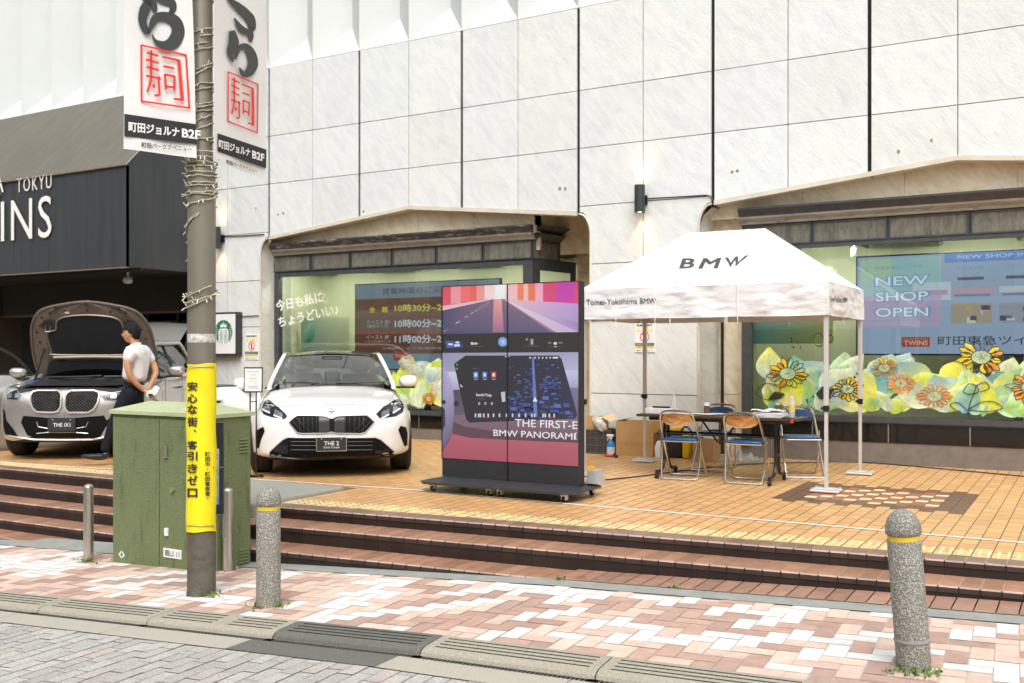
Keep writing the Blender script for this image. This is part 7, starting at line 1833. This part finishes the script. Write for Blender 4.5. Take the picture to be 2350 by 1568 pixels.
# lower intake and vents
V, Fc = decal(bvh, [w2(*q, .03) for q in ((490, 1052), (1400, 1052), (1450, 1075), (1600, 1205), (1590, 1250), (1450, 1255), (1300, 1268), (560, 1268), (400, 1255), (300, 1250), (298, 1205), (440, 1078))], .004); b = MB(); b.raw(V, Fc); li = b.build('lower_intake', M['aper'], t, True)
b = MB(); line_on(b, bvh, [w2(*q, .03) for q in ((300, 1245), (420, 1262), (560, 1272), (945, 1276), (1300, 1272), (1460, 1262), (1595, 1245))], .013, .012, 8); b.build('splitter', M['black'], li, True)
b = MB(); line_on(b, bvh, [w2(*q, .03) for q in ((300, 1205), (440, 1075), (495, 1050), (945, 1048), (1400, 1050), (1455, 1075), (1600, 1205))], .005, .006, 8); b.build('intake_edge', M['silver'], li, True)
b = MB()
for Y in (1090, 1130, 1175): line_on(b, bvh, [w2(520, Y, .03), w2(785, Y, .03)], .0045, .006, 6); line_on(b, bvh, [w2(1105, Y, .03), w2(1370, Y, .03)], .0045, .006, 6)
b.build('intake_slats', M['dark'], li, True)
for pol in (((330, 1190), (445, 1085), (490, 1070), (495, 1215), (440, 1220)), ((1395, 1070), (1440, 1085), (1560, 1190), (1480, 1220), (1395, 1215))):
    V, Fc = decal(bvh, [w2(*q, .03) for q in pol], .008); b = MB(); b.raw(V, Fc); b.build('intake_panel', M['darkgloss'], li, True)
for pol in (((178, 968), (250, 925), (266, 968), (225, 1060), (202, 1152), (172, 1150)), ((1622, 955), (1650, 918), (1708, 938), (1728, 1000), (1728, 1130), (1692, 1135))):
    V, Fc = decal(bvh, [(max(-.875, min(.875, e_[0])), e_[1]) for e_ in [w2(*q, .35) for q in pol]], .006); b = MB(); b.raw(V, Fc); b.build('side_vent', M['aper'], t, True)
# number plate
def plate(t, bvh, fn, X0, Y0, X1, Y1, lines, border, yl=.0):
    a = fn(X0, Y1, yl); c = fn(X1, Y0, yl); x0, x1, z0, z1 = a[0], c[0], a[1], c[1]; ym = min([surf(bvh, x, z, 0).y for x in (x0, (x0+x1)/2, x1) for z in (z0, z1) if surf(bvh, x, z, 0)]+[.06])-.025
    b = MB(); b.bbox(x0, x1, ym-.006, ym+.03, z0, z1, .003); pt = b.build('number_plate', border, t); b = MB(); e = .009; b.box(x0+e, x1-e, ym-.0085, ym-.0065, z0+e, z1-e); b.build('plate_face', M['matblack'], pt)
    b = MB()
    for (s_, u0, u1, v0, v1, bo) in lines: put_text(b, s_, rect((lerp(x0, x1, u0), ym-.010, lerp(z0, z1, v0)), ((x1-x0)*(u1-u0), 0, 0), (0, 0, (z1-z0)*(v1-v0))), bold=bo)
    for u in (.18, .82): b.cyl((lerp(x0, x1, u), ym-.0085, lerp(z0, z1, .87)), .006, -.002, 8, 'y')
    b.build('plate_lettering', M['white'], pt)
plate(t, bvh, w2, 785, 1037, 1102, 1192, [('THE 2', .26, .74, .42, .70, .006), ('Gran Coupé', .24, .76, .18, .36, .0)], M['steel'])
# roundel
def roundel(t, bvh, x, z, r_):
    s_ = surf(bvh, x, z, .006); b = MB(); y = s_.y
    nrm = bvh.ray_cast(Vector((x, -2, z)), Vector((0, 1, 0)), 6)[1]; q = Vector((0, -1, 0)).rotation_difference(nrm if nrm.y < 0 else -nrm)
    C_ = Vector((x, y+.006, z))+(nrm if nrm.y < 0 else -nrm)*.012
    def ring(r0, r1, a0, a1, c, o):
        n = max(2, int((a1-a0)/15))
        for k in range(n):
            aa, bb = R(lerp(a0, a1, k/n)), R(lerp(a0, a1, (k+1)/n))
            b.face([C_+q @ Vector((r0*math.cos(aa), -o, r0*math.sin(aa))), C_+q @ Vector((r1*math.cos(aa), -o, r1*math.sin(aa))), C_+q @ Vector((r1*math.cos(bb), -o, r1*math.sin(bb))), C_+q @ Vector((r0*math.cos(bb), -o, r0*math.sin(bb)))], c)
    ring(0, r_, 0, 360, (.18, .18, .19), 0); ring(r_*.62, r_*.93, 0, 360, (.72, .72, .72), .0008)
    for k in range(4): ring(0.0, r_*.58, k*90, k*90+90, (.7, .7, .7) if k % 2 == 0 else (.08, .25, .6), .0008)
    b.build('roundel', M['print'], t)
x, z = w2(946, 763, .12); roundel(t, bvh, x, z, .038)
# open door on the picture's left, outer skin towards the camera
def open_door(root, hx, hy, ang, Ld, z0, z1, zb, paint, frame_top, handle_z, name='open_door', mirror_s=1.0):
    d = thing_child(name, root); Mx = Matrix.Translation((hx, hy, 0)) @ Matrix.Rotation(ang, 4, 'Z')   # door extends along local -x
    def T(b): b.v = [tuple(Mx @ Vector(p)) for p in b.v]; return b
    out = [(0, z0+.05), (-Ld*.9, z0), (-Ld, z0+.12), (-Ld-.03, z0+.4), (-Ld-.02, zb), (-Ld*.5, zb+.015), (0, z1)]
    b = MB()
    def sk(u, v):
        x = -Ld*u; zl = lerp(z0+.03, z0, u); zt = lerp(z1, zb, u); z = lerp(zl, zt, v)
        bow = -.05*math.sin(math.pi*v)**.7-.02*math.sin(math.pi*u)
        return (x, bow, z)
    b.grid(sk, 14, 14); b.grid(lambda u, v: (-Ld*u, .09, lerp(z0+.03, lerp(z1, zb, u), v)), 2, 2)
    b.grid(lambda u, v: (-Ld*u, lerp(sk(u, 1)[1], .09, v), lerp(z1, zb, u)), 14, 1); b.grid(lambda u, v: (-Ld, lerp(sk(1, u)[1], .09, v), lerp(z0, zb, u)), 14, 1); b.grid(lambda u, v: (0, lerp(sk(0, u)[1], .09, v), lerp(z0+.03, z1, u)), 14, 1)
    T(b).build('door_skin', paint, d, True, angle=50)
    b = MB(); ft_ = frame_top or 1.3; fr_ = [(-.02, .03, z1), (-Ld*.25, .05, lerp(z1, ft_, .62)), (-Ld*.55, .08, ft_-.02), (-Ld*.85, .10, ft_-.005), (-Ld*1.0, .09, ft_-.07), (-Ld, .06, zb)]
    if frame_top: b.tube(smooth_path(fr_, 5), .024, 8)
    else: b.prism([(-.0, z1), (-.20, z1), (-.02, z1+.16)], 'y', .02, .035)
    b.tube([(-.03, -.01, z1+.006), (-Ld, -.01, zb+.006)], .012, 6); T(b).build('window_surround', M['black'], d, True)
    b = MB(); b.bbox(-Ld*.88, -Ld*.68, -.085, -.045, handle_z-.015, handle_z+.018, .012); b.bbox(-Ld*.86, -Ld*.70, -.06, -.044, handle_z-.045, handle_z-.012, .01, mi=1); T(b).build('door_handle', [paint, M['black']], d, True)
    p_ = Mx @ Vector((-.17, -.04, z1)); mirror_part(d, p_.x+.05, p_.y, p_.z-.0, -1, paint, mirror_s)
    return d
open_door(t, -.885, 1.45, R(-50) if False else R(38), .80, .33, .97, .98, M['carpaint'], None, .83)
b = MB(); b.box(-.735+.0, -.70, 1.28, 1.284, 1.30, 1.33); 
b = MB(); tag_p = CW.xz(669, 893*.918, 1.95); b.box(-.56, -.515, 1.90, 1.903, 1.265, 1.29); b.build('inspection_sticker', M['paper'], t)
b = MB()
for s_ in (-1, 1): b.tube([(s_*.1-.05, 1.10, 1.015), (s_*.1+.48*s_, 1.19, 1.02)], .008, 5)
b.build('wiper', M['black'], t)
CW.place(t)
# ------------------------------------------------------------- silver SUV
CS = CarFrame(147, 12.72, R(6))
t = thing('suv_car', 'silver electric SUV with its bonnet, tailgate and a door open, nose towards the steps', 'car', (0, 0, 0))
p = dict(L=4.5, W=.925, fW=pchip([0, .6, .85, 1.3, 3, 4.0, 4.5], [1, 1, 1.0, .985, 1, .99, .96]),
         zb=([0, .03, .08, .2, .5, 1.2, 3.5, 4.2, 4.5], [.36, .28, .245, .23, .22, .24, .24, .3, .5]),
         zs=([0, .04, .12, .3, .6, .9, 1.3, 2.5, 3.6, 4.3, 4.5], [.60, .74, .84, .92, .96, .985, 1.01, 1.04, 1.07, 1.05, .9]),
         zt=([0, .03, .07, .15, .3, .7, 1.2, 1.35, 2.5, 3.6, 3.9, 4.4, 4.5], [.62, .80, .88, .925, .93, .94, .99, 1.03, 1.0, 1.05, 1.1, 1.08, .9]),
         wheels=(.86, 3.55), arch=.385, zw=.355, tub=(1.45, 4.2), LF=.62, n=3.2, bay=(.12, 1.32))
body, bvh, Wf = car_body(p, t, M['silver'])
def s2(X, Y, yl=.03): return CS.xz(X/3.564*.918, (740+Y/3.564)*.918, yl)
g = dict(wb=(.76, 1.42, 1.06), wt=(.62, 2.0, 1.50), cb=(1.22, 1.07), ct=(1.92, 1.535), rt=(.60, 3.75, 1.52), rr=(.72, 4.3, 1.1), crown=.04, pr=.036, bx=.84, bz=1.04, open_rear=True, skip=(-1, 0))
greenhouse(t, g, M['silver'], M['silver'], M['darkglass'])
interior(t, g, M['seatd'])
for x in (-.81, .81):
    for y in (.86, 3.55): wheel(t, x, y, .355, .235)
b = MB(); b.box(-.8, .8, .45, 4.0, .2, .34); b.build('underbody', M['matblack'], t)
mirror_part(t, .89, 1.72, 1.08, 1, M['silver'])
# headlights
for pol in (((160, 830), (110, 850), (80, 890), (85, 920), (200, 925), (215, 905), (235, 880), (190, 850)), ((930, 880), (1085, 850), (1180, 845), (1195, 880), (1180, 915), (1080, 925), (975, 920))):
    poly = [s2(*q, .25) for q in pol]; V, Fc = decal(bvh, poly, .006); b = MB(); b.raw(V, Fc); hl = b.build('headlight', M['darkgloss'], t, True)
    cx_ = sum(q[0] for q in poly)/len(poly); cz_ = sum(q[1] for q in poly)/len(poly)
    for k in (-.06, .05):
        V, Fc = decal(bvh, [(cx_+k-.035, cz_-.03), (cx_+k+.035, cz_-.03), (cx_+k+.03, cz_+.03), (cx_+k-.03, cz_+.03)], .01); b = MB(); b.raw(V, Fc); b.build('lamp_unit', M['lampglass'], hl, True)
    b = MB(); line_on(b, bvh, poly, .005, .006, 4, True); b.build('headlight_rim', M['silver'], hl, True)
# big paired grilles
for gi, pol in enumerate((((262, 880), (275, 855), (320, 845), (500, 845), (535, 865), (545, 900), (545, 990), (520, 1030), (480, 1040), (330, 1035), (290, 1000), (266, 940)), ((578, 895), (590, 865), (620, 847), (820, 845), (865, 858), (880, 885), (872, 950), (840, 1010), (790, 1040), (620, 1042), (590, 1015), (578, 980)))):
    poly = [s2(*q, .02) for q in pol]; V, Fc = decal(bvh, poly, .006); b = MB(); b.raw(V, Fc); gr = b.build('grille', M['aper'], t, True)
    b = MB(); line_on(b, bvh, poly, .014, .012, 5, True); b.build('grille_surround', pm('satin_silver', (.62, .6, .54), .35, metal=.6), gr, True)
    b = MB(); x0, x1 = min(q[0] for q in poly), max(q[0] for q in poly); z0, z1 = min(q[1] for q in poly), max(q[1] for q in poly); j = 0; z = z0+.02
    while z < z1-.015:
        x = x0+.03+(.0235 if j % 2 else 0)
        while x < x1-.03:
            s_ = surf(bvh, x, z, .009)
            inside = False; n_ = len(poly)
            for a_, b_ in zip(poly, poly[1:]+poly[:1]):
                if (a_[1] > z) != (b_[1] > z) and x < (b_[0]-a_[0])*(z-a_[1])/(b_[1]-a_[1])+a_[0]: inside = not inside
            if s_ and inside:
                b.face([(s_.x+.017*math.cos(R(60*k)), s_.y, s_.z+.0085*math.sin(R(60*k))) for k in range(6)])
            x += .047
        z += .0175; j += 1
    b.build('grille_mesh', pm('grille_mesh', (.11, .11, .11), .35, metal=.7, var=.5, scale=9), gr)
# lower intake
V, Fc = decal(bvh, [s2(*q, .02) for q in ((205, 1068), (430, 1085), (680, 1085), (925, 1065), (960, 1135), (895, 1255), (800, 1262), (300, 1262), (240, 1240), (183, 1130))], .004); b = MB(); b.raw(V, Fc); li = b.build('lower_intake', M['aper'], t, True)
b = MB(); line_on(b, bvh, [s2(*q, .02) for q in ((60, 1250), (200, 1268), (300, 1282), (560, 1285), (820, 1282), (905, 1265), (1000, 1240))], .012, .008, 6); line_on(b, bvh, [s2(*q, .02) for q in ((330, 1120), (345, 1165), (430, 1180))], .005, .008, 4); line_on(b, bvh, [s2(*q, .02) for q in ((680, 1180), (770, 1165), (790, 1120))], .005, .008, 4); line_on(b, bvh, [s2(*q, .02) for q in ((330, 1225), (430, 1215), (680, 1215), (790, 1225))], .005, .008, 4); b.build('bumper_trim', M['silver'], li, True)
for pol in (((45, 1005), (70, 1020), (90, 1100), (170, 1180), (215, 1245), (70, 1225), (50, 1150)), ((990, 1100), (1060, 1060), (1110, 1020), (1125, 1150), (1100, 1230), (1000, 1240))):
    V, Fc = decal(bvh, [(max(-.875, min(.875, e_[0])), e_[1]) for e_ in [s2(*q, .25) for q in pol]], .006); b = MB(); b.raw(V, Fc); b.build('side_vent', M['aper'], t, True)
plate(t, bvh, s2, 432, 1086, 678, 1210, [('THE iX1', .20, .82, .36, .64, .006)], M['matblack'], .0)
# motor bay
b = MB(); b.grid(lambda u, v: ((2*u-1)*lerp(.60, .70, v), lerp(.20, 1.15, v), .955+.035*v+.03*math.sin(math.pi*u)*math.sin(math.pi*v)), 14, 12); b.build('motor_cover', pm('motor_cover', (.02, .02, .022), .35, bump=.2, bscale=12), t, True)
b = MB(); b.cyl((-.62, .62, .97), .035, .03, 14); b.build('washer_cap', pm('blue_cap', (.02, .15, .5), .4), t)
b = MB(); b.tube([(-.6, 1.20, 1.04), (-.1, 1.14, 1.05), (.1, 1.22, 1.06)], .012); b.tube([(.15, 1.16, 1.05), (.6, 1.24, 1.05)], .012); b.build('wiper', M['black'], t)
b = MB(); b.bbox(-.78, .78, 1.2, 1.33, .95, 1.035, .02); b.build('cowl', M['matblack'], t, True)
# raised bonnet
hy, hz = 1.42, 1.03; an = R(63); Lh = 1.17
def hp(x, s_, o=0):  # s along bonnet from hinge, o towards its underside
    cx_ = .05*math.sin(math.pi*min(1, s_/Lh))   # slight crown
    return (x, hy-s_*math.cos(an)-o*math.sin(an)-cx_*0, hz+s_*math.sin(an)-o*math.cos(an)+cx_*.3)
def hw(s_): return pchip([0, .3, .7, .95, 1.08, 1.17], [.80, .83, .80, .70, .52, .02])(s_)
bn = thing_child('bonnet', t)
b = MB(); b.grid(lambda u, v: hp((2*u-1)*hw(Lh*v), Lh*v*1.0, -.025-.05*(1-(2*u-1)**2)), 20, 24); b.build('bonnet_skin', M['silver'], bn, True)
b = MB(); b.grid(lambda u, v: hp((2*u-1)*hw(Lh*v), Lh*v, 0.0+.012*math.sin(12*(2*u-1)**2)), 24, 26); b.build('bonnet_underside', M['hoodin'], bn, True)
edge = [hp(hw(Lh*k/20), Lh*k/20, -.01) for k in range(20)]; edge2 = [hp(-hw(Lh*k/20), Lh*k/20, -.01) for k in range(20)]
b = MB(); b.tube(smooth_path(edge+[hp(0, Lh, -.01)]+edge2[::-1], 3), .02, 8); b.build('bonnet_rim', M['hoodin'], bn, True)
def hdec(pts, o, nm, mat):
    b = MB(); b.face([hp(x, s_, o) for x, s_ in pts]); return b.build(nm, mat, bn)
ins = [(-.56, .42), (-.50, .36), (.50, .36), (.56, .42), (.58, .70), (.46, .74), (.42, .88), (.30, .95), (0, .98), (-.30, .95), (-.42, .88), (-.46, .74), (-.58, .70)]
hdec(ins, .03, 'insulation_mat', pm('insulation', (.012, .013, .015), .9, var=.2, bump=.3))
b = MB(); b.tube(smooth_path([hp(x, s_, .028) for x, s_ in ins], 3, True), .014, 6, closed=True); b.tube([hp(-.55, .32, .03), hp(0, .33, .03), hp(.55, .32, .03)], .025, 8); b.build('stiffening_rib', pm('rib_taupe', (.24, .2, .15), .4, metal=.5), bn, True)
b = MB(); b.box(0, 0, 0, 0, 0, 0)
for x in (-.55, .55):
    b.tube([hp(x-.03, .80, .04), hp(x-.03, .74, .07), hp(x+.03, .74, .07), hp(x+.03, .80, .04)], .008, 6)
b.build('latch_striker', M['chrome'], bn)
b = MB()
for x in (-.55, .55): b.v += []; q = [hp(x+.09*math.cos(a), .82+.07*math.sin(a), .032) for a in [k*math.pi/8 for k in range(16)]]; b.face(q)
for (x, s_) in ((-.62, .93), (-.5, 1.0), (-.3, 1.03), (0, 1.05), (.3, 1.03), (.5, 1.0), (-.72, .7), (-.70, .55), (.72, .6), (-.66, .8), (.68, .75), (0, 1.13), (-.42, 1.08), (.42, 1.08)): b.face([hp(x+.016*math.cos(a), s_+.02*math.sin(a), .022) for a in [k*math.pi/4 for k in range(8)]])
b.build('bonnet_recess', M['matblack'], bn)
hdec([(-.70, .03), (.70, .03), (.62, .26), (-.62, .26)], .025, 'scuttle_panel', M['matblack'])
hdec([(-.3, 1.00), (-.24, 1.00), (-.24, 1.03), (-.3, 1.03)], .026, 'bonnet_label', M['paper'])
for s_ in (-1, 1):
    b = MB(); b.tube([(s_*.76, 1.1, .98), hp(s_*.66, .45, .02)], .014); b.build('gas_strut', M['black'], bn)
# raised tailgate
tg = thing_child('tailgate', t)
b = MB(); b.grid(lambda u, v: ((2*u-1)*lerp(.60, .66, v), 3.75+v*.95, 1.55+.33*math.sin(v*1.6)+.03*(1-(2*u-1)**2)), 12, 10); b.grid(lambda u, v: ((2*u-1)*.66, 4.70-.12*v, 1.88-.10*v), 6, 2)
b.build('tailgate_panel', M['silver'], tg, True)
b = MB(); b.box(-.1, .25, 4.55, 4.62, 1.90, 1.915); b.build('spoiler_slot', M['black'], tg)
for s_ in (-1, 1):
    b = MB(); b.tube([(s_*.6, 3.9, 1.2), (s_*.62, 4.3, 1.68)], .012); b.build('gas_strut', M['black'], tg)
open_door(t, -.905, 1.55, R(35), 1.08, .36, 1.06, 1.07, M['silver'], 1.50, .90)
b = MB()
for s_ in (1,):
    b.tube([(.935, 1.4, .45), (.925, 1.42, .8), (.915, 1.45, 1.03)], .003); b.tube([(.935, 2.5, .45), (.93, 2.5, .8), (.92, 2.5, 1.03)], .003)
    b.box(.925, .95, 2.2, 2.4, .85, .875)
b.build('door_seam', M['black'], t)
CS.place(t)
# ================================================================== PERSON
def skin_mesh(name, nodes, edges, mat, parent, sub=2, root=0, extra=None):
    me = bpy.data.meshes.new(name); me.from_pydata([n[0] for n in nodes], edges, [])
    o = bpy.data.objects.new(name+'_tmp', me); COLL.objects.link(o)
    sk = o.modifiers.new('s', 'SKIN'); sk.use_smooth_shade = True
    if not me.skin_vertices: pass
    for i, n in enumerate(nodes):
        r_ = n[1]; me.skin_vertices[0].data[i].radius = (r_ if hasattr(r_, '__len__') else (r_, r_)); me.skin_vertices[0].data[i].use_root = (i == root)
    ss = o.modifiers.new('u', 'SUBSURF'); ss.levels = sub; ss.render_levels = sub
    dg = bpy.context.evaluated_depsgraph_get(); m2 = bpy.data.meshes.new_from_object(o.evaluated_get(dg))
    bpy.data.objects.remove(o); m2.materials.clear(); m2.materials.append(mat); m2.name = name
    m2.polygons.foreach_set('use_smooth', [True]*len(m2.polygons))
    if parent is not None:
        off = wl(parent)
        for v in m2.vertices: v.co -= off
    ob = bpy.data.objects.new(name, m2); COLL.objects.link(ob); ob.parent = parent; return ob
PDp = 12.3; kx = F/PDp
pr = (315-1175)/F*PDp
t = thing('person', 'young person in white polo shirt and dark trousers, hands clasped behind back', 'person', (0, 0, 0))
def q7(X, Y): # region pixel -> local x (right), z
    return ((X*.2576)-315)/kx, H+(HOR-(679.3+.2576*Y))/kx
def N(X, Y, y, r_): x, z = q7(X, Y); return ((x, y, z), r_)
Bn = [N(1185, 790, 0, .115), N(1195, 700, 0, .11), N(1215, 590, 0, .12), N(1222, 505, 0, .085), N(1205, 440, 0, .055), N(1195, 405, 0, .055)]
body_nodes = Bn+[N(1180, 355, 0, .075), N(1172, 310, 0, (.085, .09))]
e = [(0, 1), (1, 2), (2, 3), (3, 4), (4, 5), (5, 6), (6, 7)]
def addc(nodes, edges, start, lst):
    k = len(nodes); nodes += lst; edges.append((start, k))
    for i in range(len(lst)-1): edges.append((k+i, k+i+1))
addc(body_nodes, e, 3, [N(1205, 505, -.15, .055), N(1188, 600, -.20, .050), N(1205, 700, -.19, .042), N(1250, 780, -.13, .034), N(1285, 830, -.06, .026), N(1300, 850, -.05, .022)])
addc(body_nodes, e, 3, [N(1240, 505, .15, .055), N(1310, 600, .20, .048), N(1345, 690, .18, .040), N(1325, 770, .10, .032), N(1312, 830, .02, .025), N(1300, 858, .0, .022)])
ob = skin_mesh('body', body_nodes, e, M['skin'], t)
# head shape with face, added onto the body surface
hd = MB()
hx, hz_ = q7(1168, 335)
def headf(u, v):
    a = 2*math.pi*u; b_ = math.pi*v; q = Vector((math.sin(b_)*math.cos(a), math.sin(b_)*math.sin(a), math.cos(b_)))
    x, y, z = q.x*.098, q.y*.074, q.z*.118
    if z < 0: y *= 1-.35*(-z/.118)**1.3; x = x*(1-.12*(-z/.118)) - .012*(-z/.118)
    f = max(0, -q.x)            # face side is -x
    if f > .2:
        near = math.exp(-(y/.016)**2)
        x -= near*(.024*math.exp(-((z+.020)/.020)**2))*f          # nose
        x -= math.exp(-(y/.028)**2)*(.007*math.exp(-((z+.060)/.010)**2)+.010*math.exp(-((z+.098)/.018)**2))*f   # lips, chin
        x += .008*math.exp(-((z-.005)/.012)**2)*math.exp(-((abs(y)-.03)/.014)**2)      # eye sockets
        x -= .005*math.exp(-((z-.032)/.012)**2)*f
    return (hx+x, y, hz_+z)
hd.grid(headf, 48, 36); hd.build('head', M['skin'], ob, True)
b = MB()
for s_ in (-1, 1):
    b.grid(lambda u, v: (hx-.083+.006*math.sin(math.pi*v)*math.cos(2*math.pi*u), s_*.032+.011*math.sin(math.pi*v)*math.sin(2*math.pi*u), hz_+.006+.007*math.cos(math.pi*v)), 10, 6)
b.build('eyes', M['inkblack'], ob, True)
b = MB()
for s_ in (-1, 1):
    b.grid(lambda u, v: (hx+.012+.018*math.sin(math.pi*v)*math.cos(2*math.pi*u), s_*(.072+.010*math.sin(math.pi*v)*abs(math.sin(2*math.pi*u))), hz_-.008+.032*math.cos(math.pi*v)), 12, 8)
b.build('ears', M['skin'], ob, True)
b = MB()
def hairf(u, v):
    a = 2*math.pi*u; b_ = math.pi*v*.66; q = Vector((math.sin(b_)*math.cos(a), math.sin(b_)*math.sin(a), math.cos(b_)))
    n_ = 1+.05*mnoise.noise(q*9)
    x, y, z = q.x*.112*n_, q.y*.086*n_, q.z*.134*n_+.006
    if q.x < -.1 and z < .045: # fringe stops above the brow
        z = .045; x = -.10*min(1, abs(q.x)*1.15)
    if z < .005 and q.x < .30: z = max(z, .005-.03*max(0, q.x+.2))
    return (hx+x+.004, y, hz_+z)
b.grid(hairf, 44, 22); b.grid(lambda u, v: (hx+.05+.055*math.cos((u-.5)*2.6)*(1-.3*v)*1.0, .072*math.sin((u-.5)*2.6)*(1-.25*v), hz_+.0-.075*v), 20, 8)
b.build('hair', M['hair'], t, True)
# shirt
sn = [N(1193, 768, 0, (.142, .16)), N(1200, 700, 0, (.145, .16)), N(1220, 600, 0, (.145, .165)), N(1222, 500, 0, (.125, .15)), N(1206, 448, 0, .082)]
e = [(0, 1), (1, 2), (2, 3), (3, 4)]
addc(sn, e, 3, [N(1205, 500, -.17, .090), N(1186, 606, -.205, .072)])
addc(sn, e, 3, [N(1238, 500, .17, .090), N(1306, 604, .205, .070)])
sh = skin_mesh('shirt', sn, e, M['shirt'], t)
b = MB(); x0, z0 = q7(1203, 436); b.lathe([(.080, z0-.045), (.074, z0-.01), (.068, z0+.012), (.060, z0+.006)], (x0, 0, 0), 20); b.v = [(p[0], p[1], p[2]+(p[0]-x0)*.35) for p in b.v]; b.build('collar', M['shirt'], sh, True)
# trousers
tn_ = [N(1188, 790, 0, (.13, .14)), N(1180, 860, 0, (.12, .14))]
e = [(0, 1)]
addc(tn_, e, 1, [N(1130, 930, -.08, .095), N(1040, 1130, -.09, .075), N(1000, 1250, -.09, .062), N(965, 1340, -.09, .06), N(958, 1385, -.09, .06)])
addc(tn_, e, 1, [N(1190, 930, .08, .095), N(1250, 1130, .09, .075), N(1330, 1300, .09, .062), N(1385, 1400, .09, .056)])
skin_mesh('trousers', tn_, e, M['trouser'], t)
b = MB(); x0, z0 = q7(1190, 782); b.lathe([(.128, z0-.02), (.132, z0-.018), (.132, z0+.012), (.128, z0+.014)], (x0, 0, 0), 24); b.build('belt', M['leather'], t, True)
# shoes
def shoe(xh, y, zh, pitch):
    sn = [((.02, 0, .13), (.045, .045)), ((.0, 0, .06), (.052, .05)), ((-.10, 0, .045), (.052, .045)), ((-.20, 0, .034), (.055, .034)), ((-.29, 0, .028), (.036, .024))]
    Mx = Matrix.Translation((xh, y, zh)) @ Matrix.Rotation(pitch, 4, 'Y')
    sn = [(tuple(Mx @ Vector(n[0])), n[1]) for n in sn]
    return skin_mesh('shoe', sn, [(0, 1), (1, 2), (2, 3), (3, 4)], M['leather'], t)
xa, _ = q7(955, 1400); shoe(xa, -.09, .045, R(8)); xb, _ = q7(1395, 1420); shoe(xb, .09, .04, R(-9))
# hands: palm plus five fingers each
def hand(c, ax, side, parent):
    c = Vector(c); ax = Vector(ax).normalized(); up = Vector((0, 0, 1)); sd = ax.cross(up).normalized()
    nodes = [(tuple(c), .028), (tuple(c+ax*.045), (.034, .020)), (tuple(c+ax*.075), (.034, .017))]; ed = [(0, 1), (1, 2)]
    for k, (l, o) in enumerate(((.062, -.028), (.072, -.010), (.068, .009), (.052, .026))):
        b0 = c+ax*.078+up*o; addc(nodes, ed, 2, [(tuple(b0), .0095), (tuple(b0+ax*l*.5+sd*.012*side), .0088), (tuple(b0+ax*l*.8+sd*.032*side), .0078), (tuple(b0+ax*l*.9+sd*.05*side), .007)])
    tb = c+ax*.03+up*.03; addc(nodes, ed, 1, [(tuple(tb), .011), (tuple(tb+ax*.03+up*.022), .0095), (tuple(tb+ax*.055+up*.025+sd*.01*side), .008)])
    return skin_mesh('hand', nodes, ed, M['skin'], parent, 1, 1)
x0, z0 = q7(1288, 838); hand((x0, -.055, z0), (.75, .25, -.5), 1, t)
x0, z0 = q7(1308, 848); hand((x0, .01, z0), (.6, -.3, -.6), -1, t)
x0, z0 = q7(1345, 855)
t.location = (A*pr-B*PDp, B*pr+A*PDp, 0); t.rotation_euler = (0, 0, TH)
c2_ = thing('hand_cloth', 'small white cloth and black phone held in the hands behind the back', 'cloth', (0, 0, 0))
b = MB(); b.grid(lambda u, v: (x0-.02+.115*u+.01*math.sin(9*v), -.05+.07*v, z0-.045+.085*v+.018*math.sin(7*u+4*v)+.03*u), 12, 10); b.grid(lambda u, v: (x0-.03+.09*u, -.07+.01*math.sin(6*u), z0-.06+.07*v+.03*u), 8, 6); b.build('cloth', M['white'], c2_, True)
b = MB(); b.bbox(x0-.01, x0+.05, -.082, -.076, z0-.045, z0-.02, .003); b.build('phone', M['black'], c2_)
c2_.location = t.location; c2_.rotation_euler = t.rotation_euler
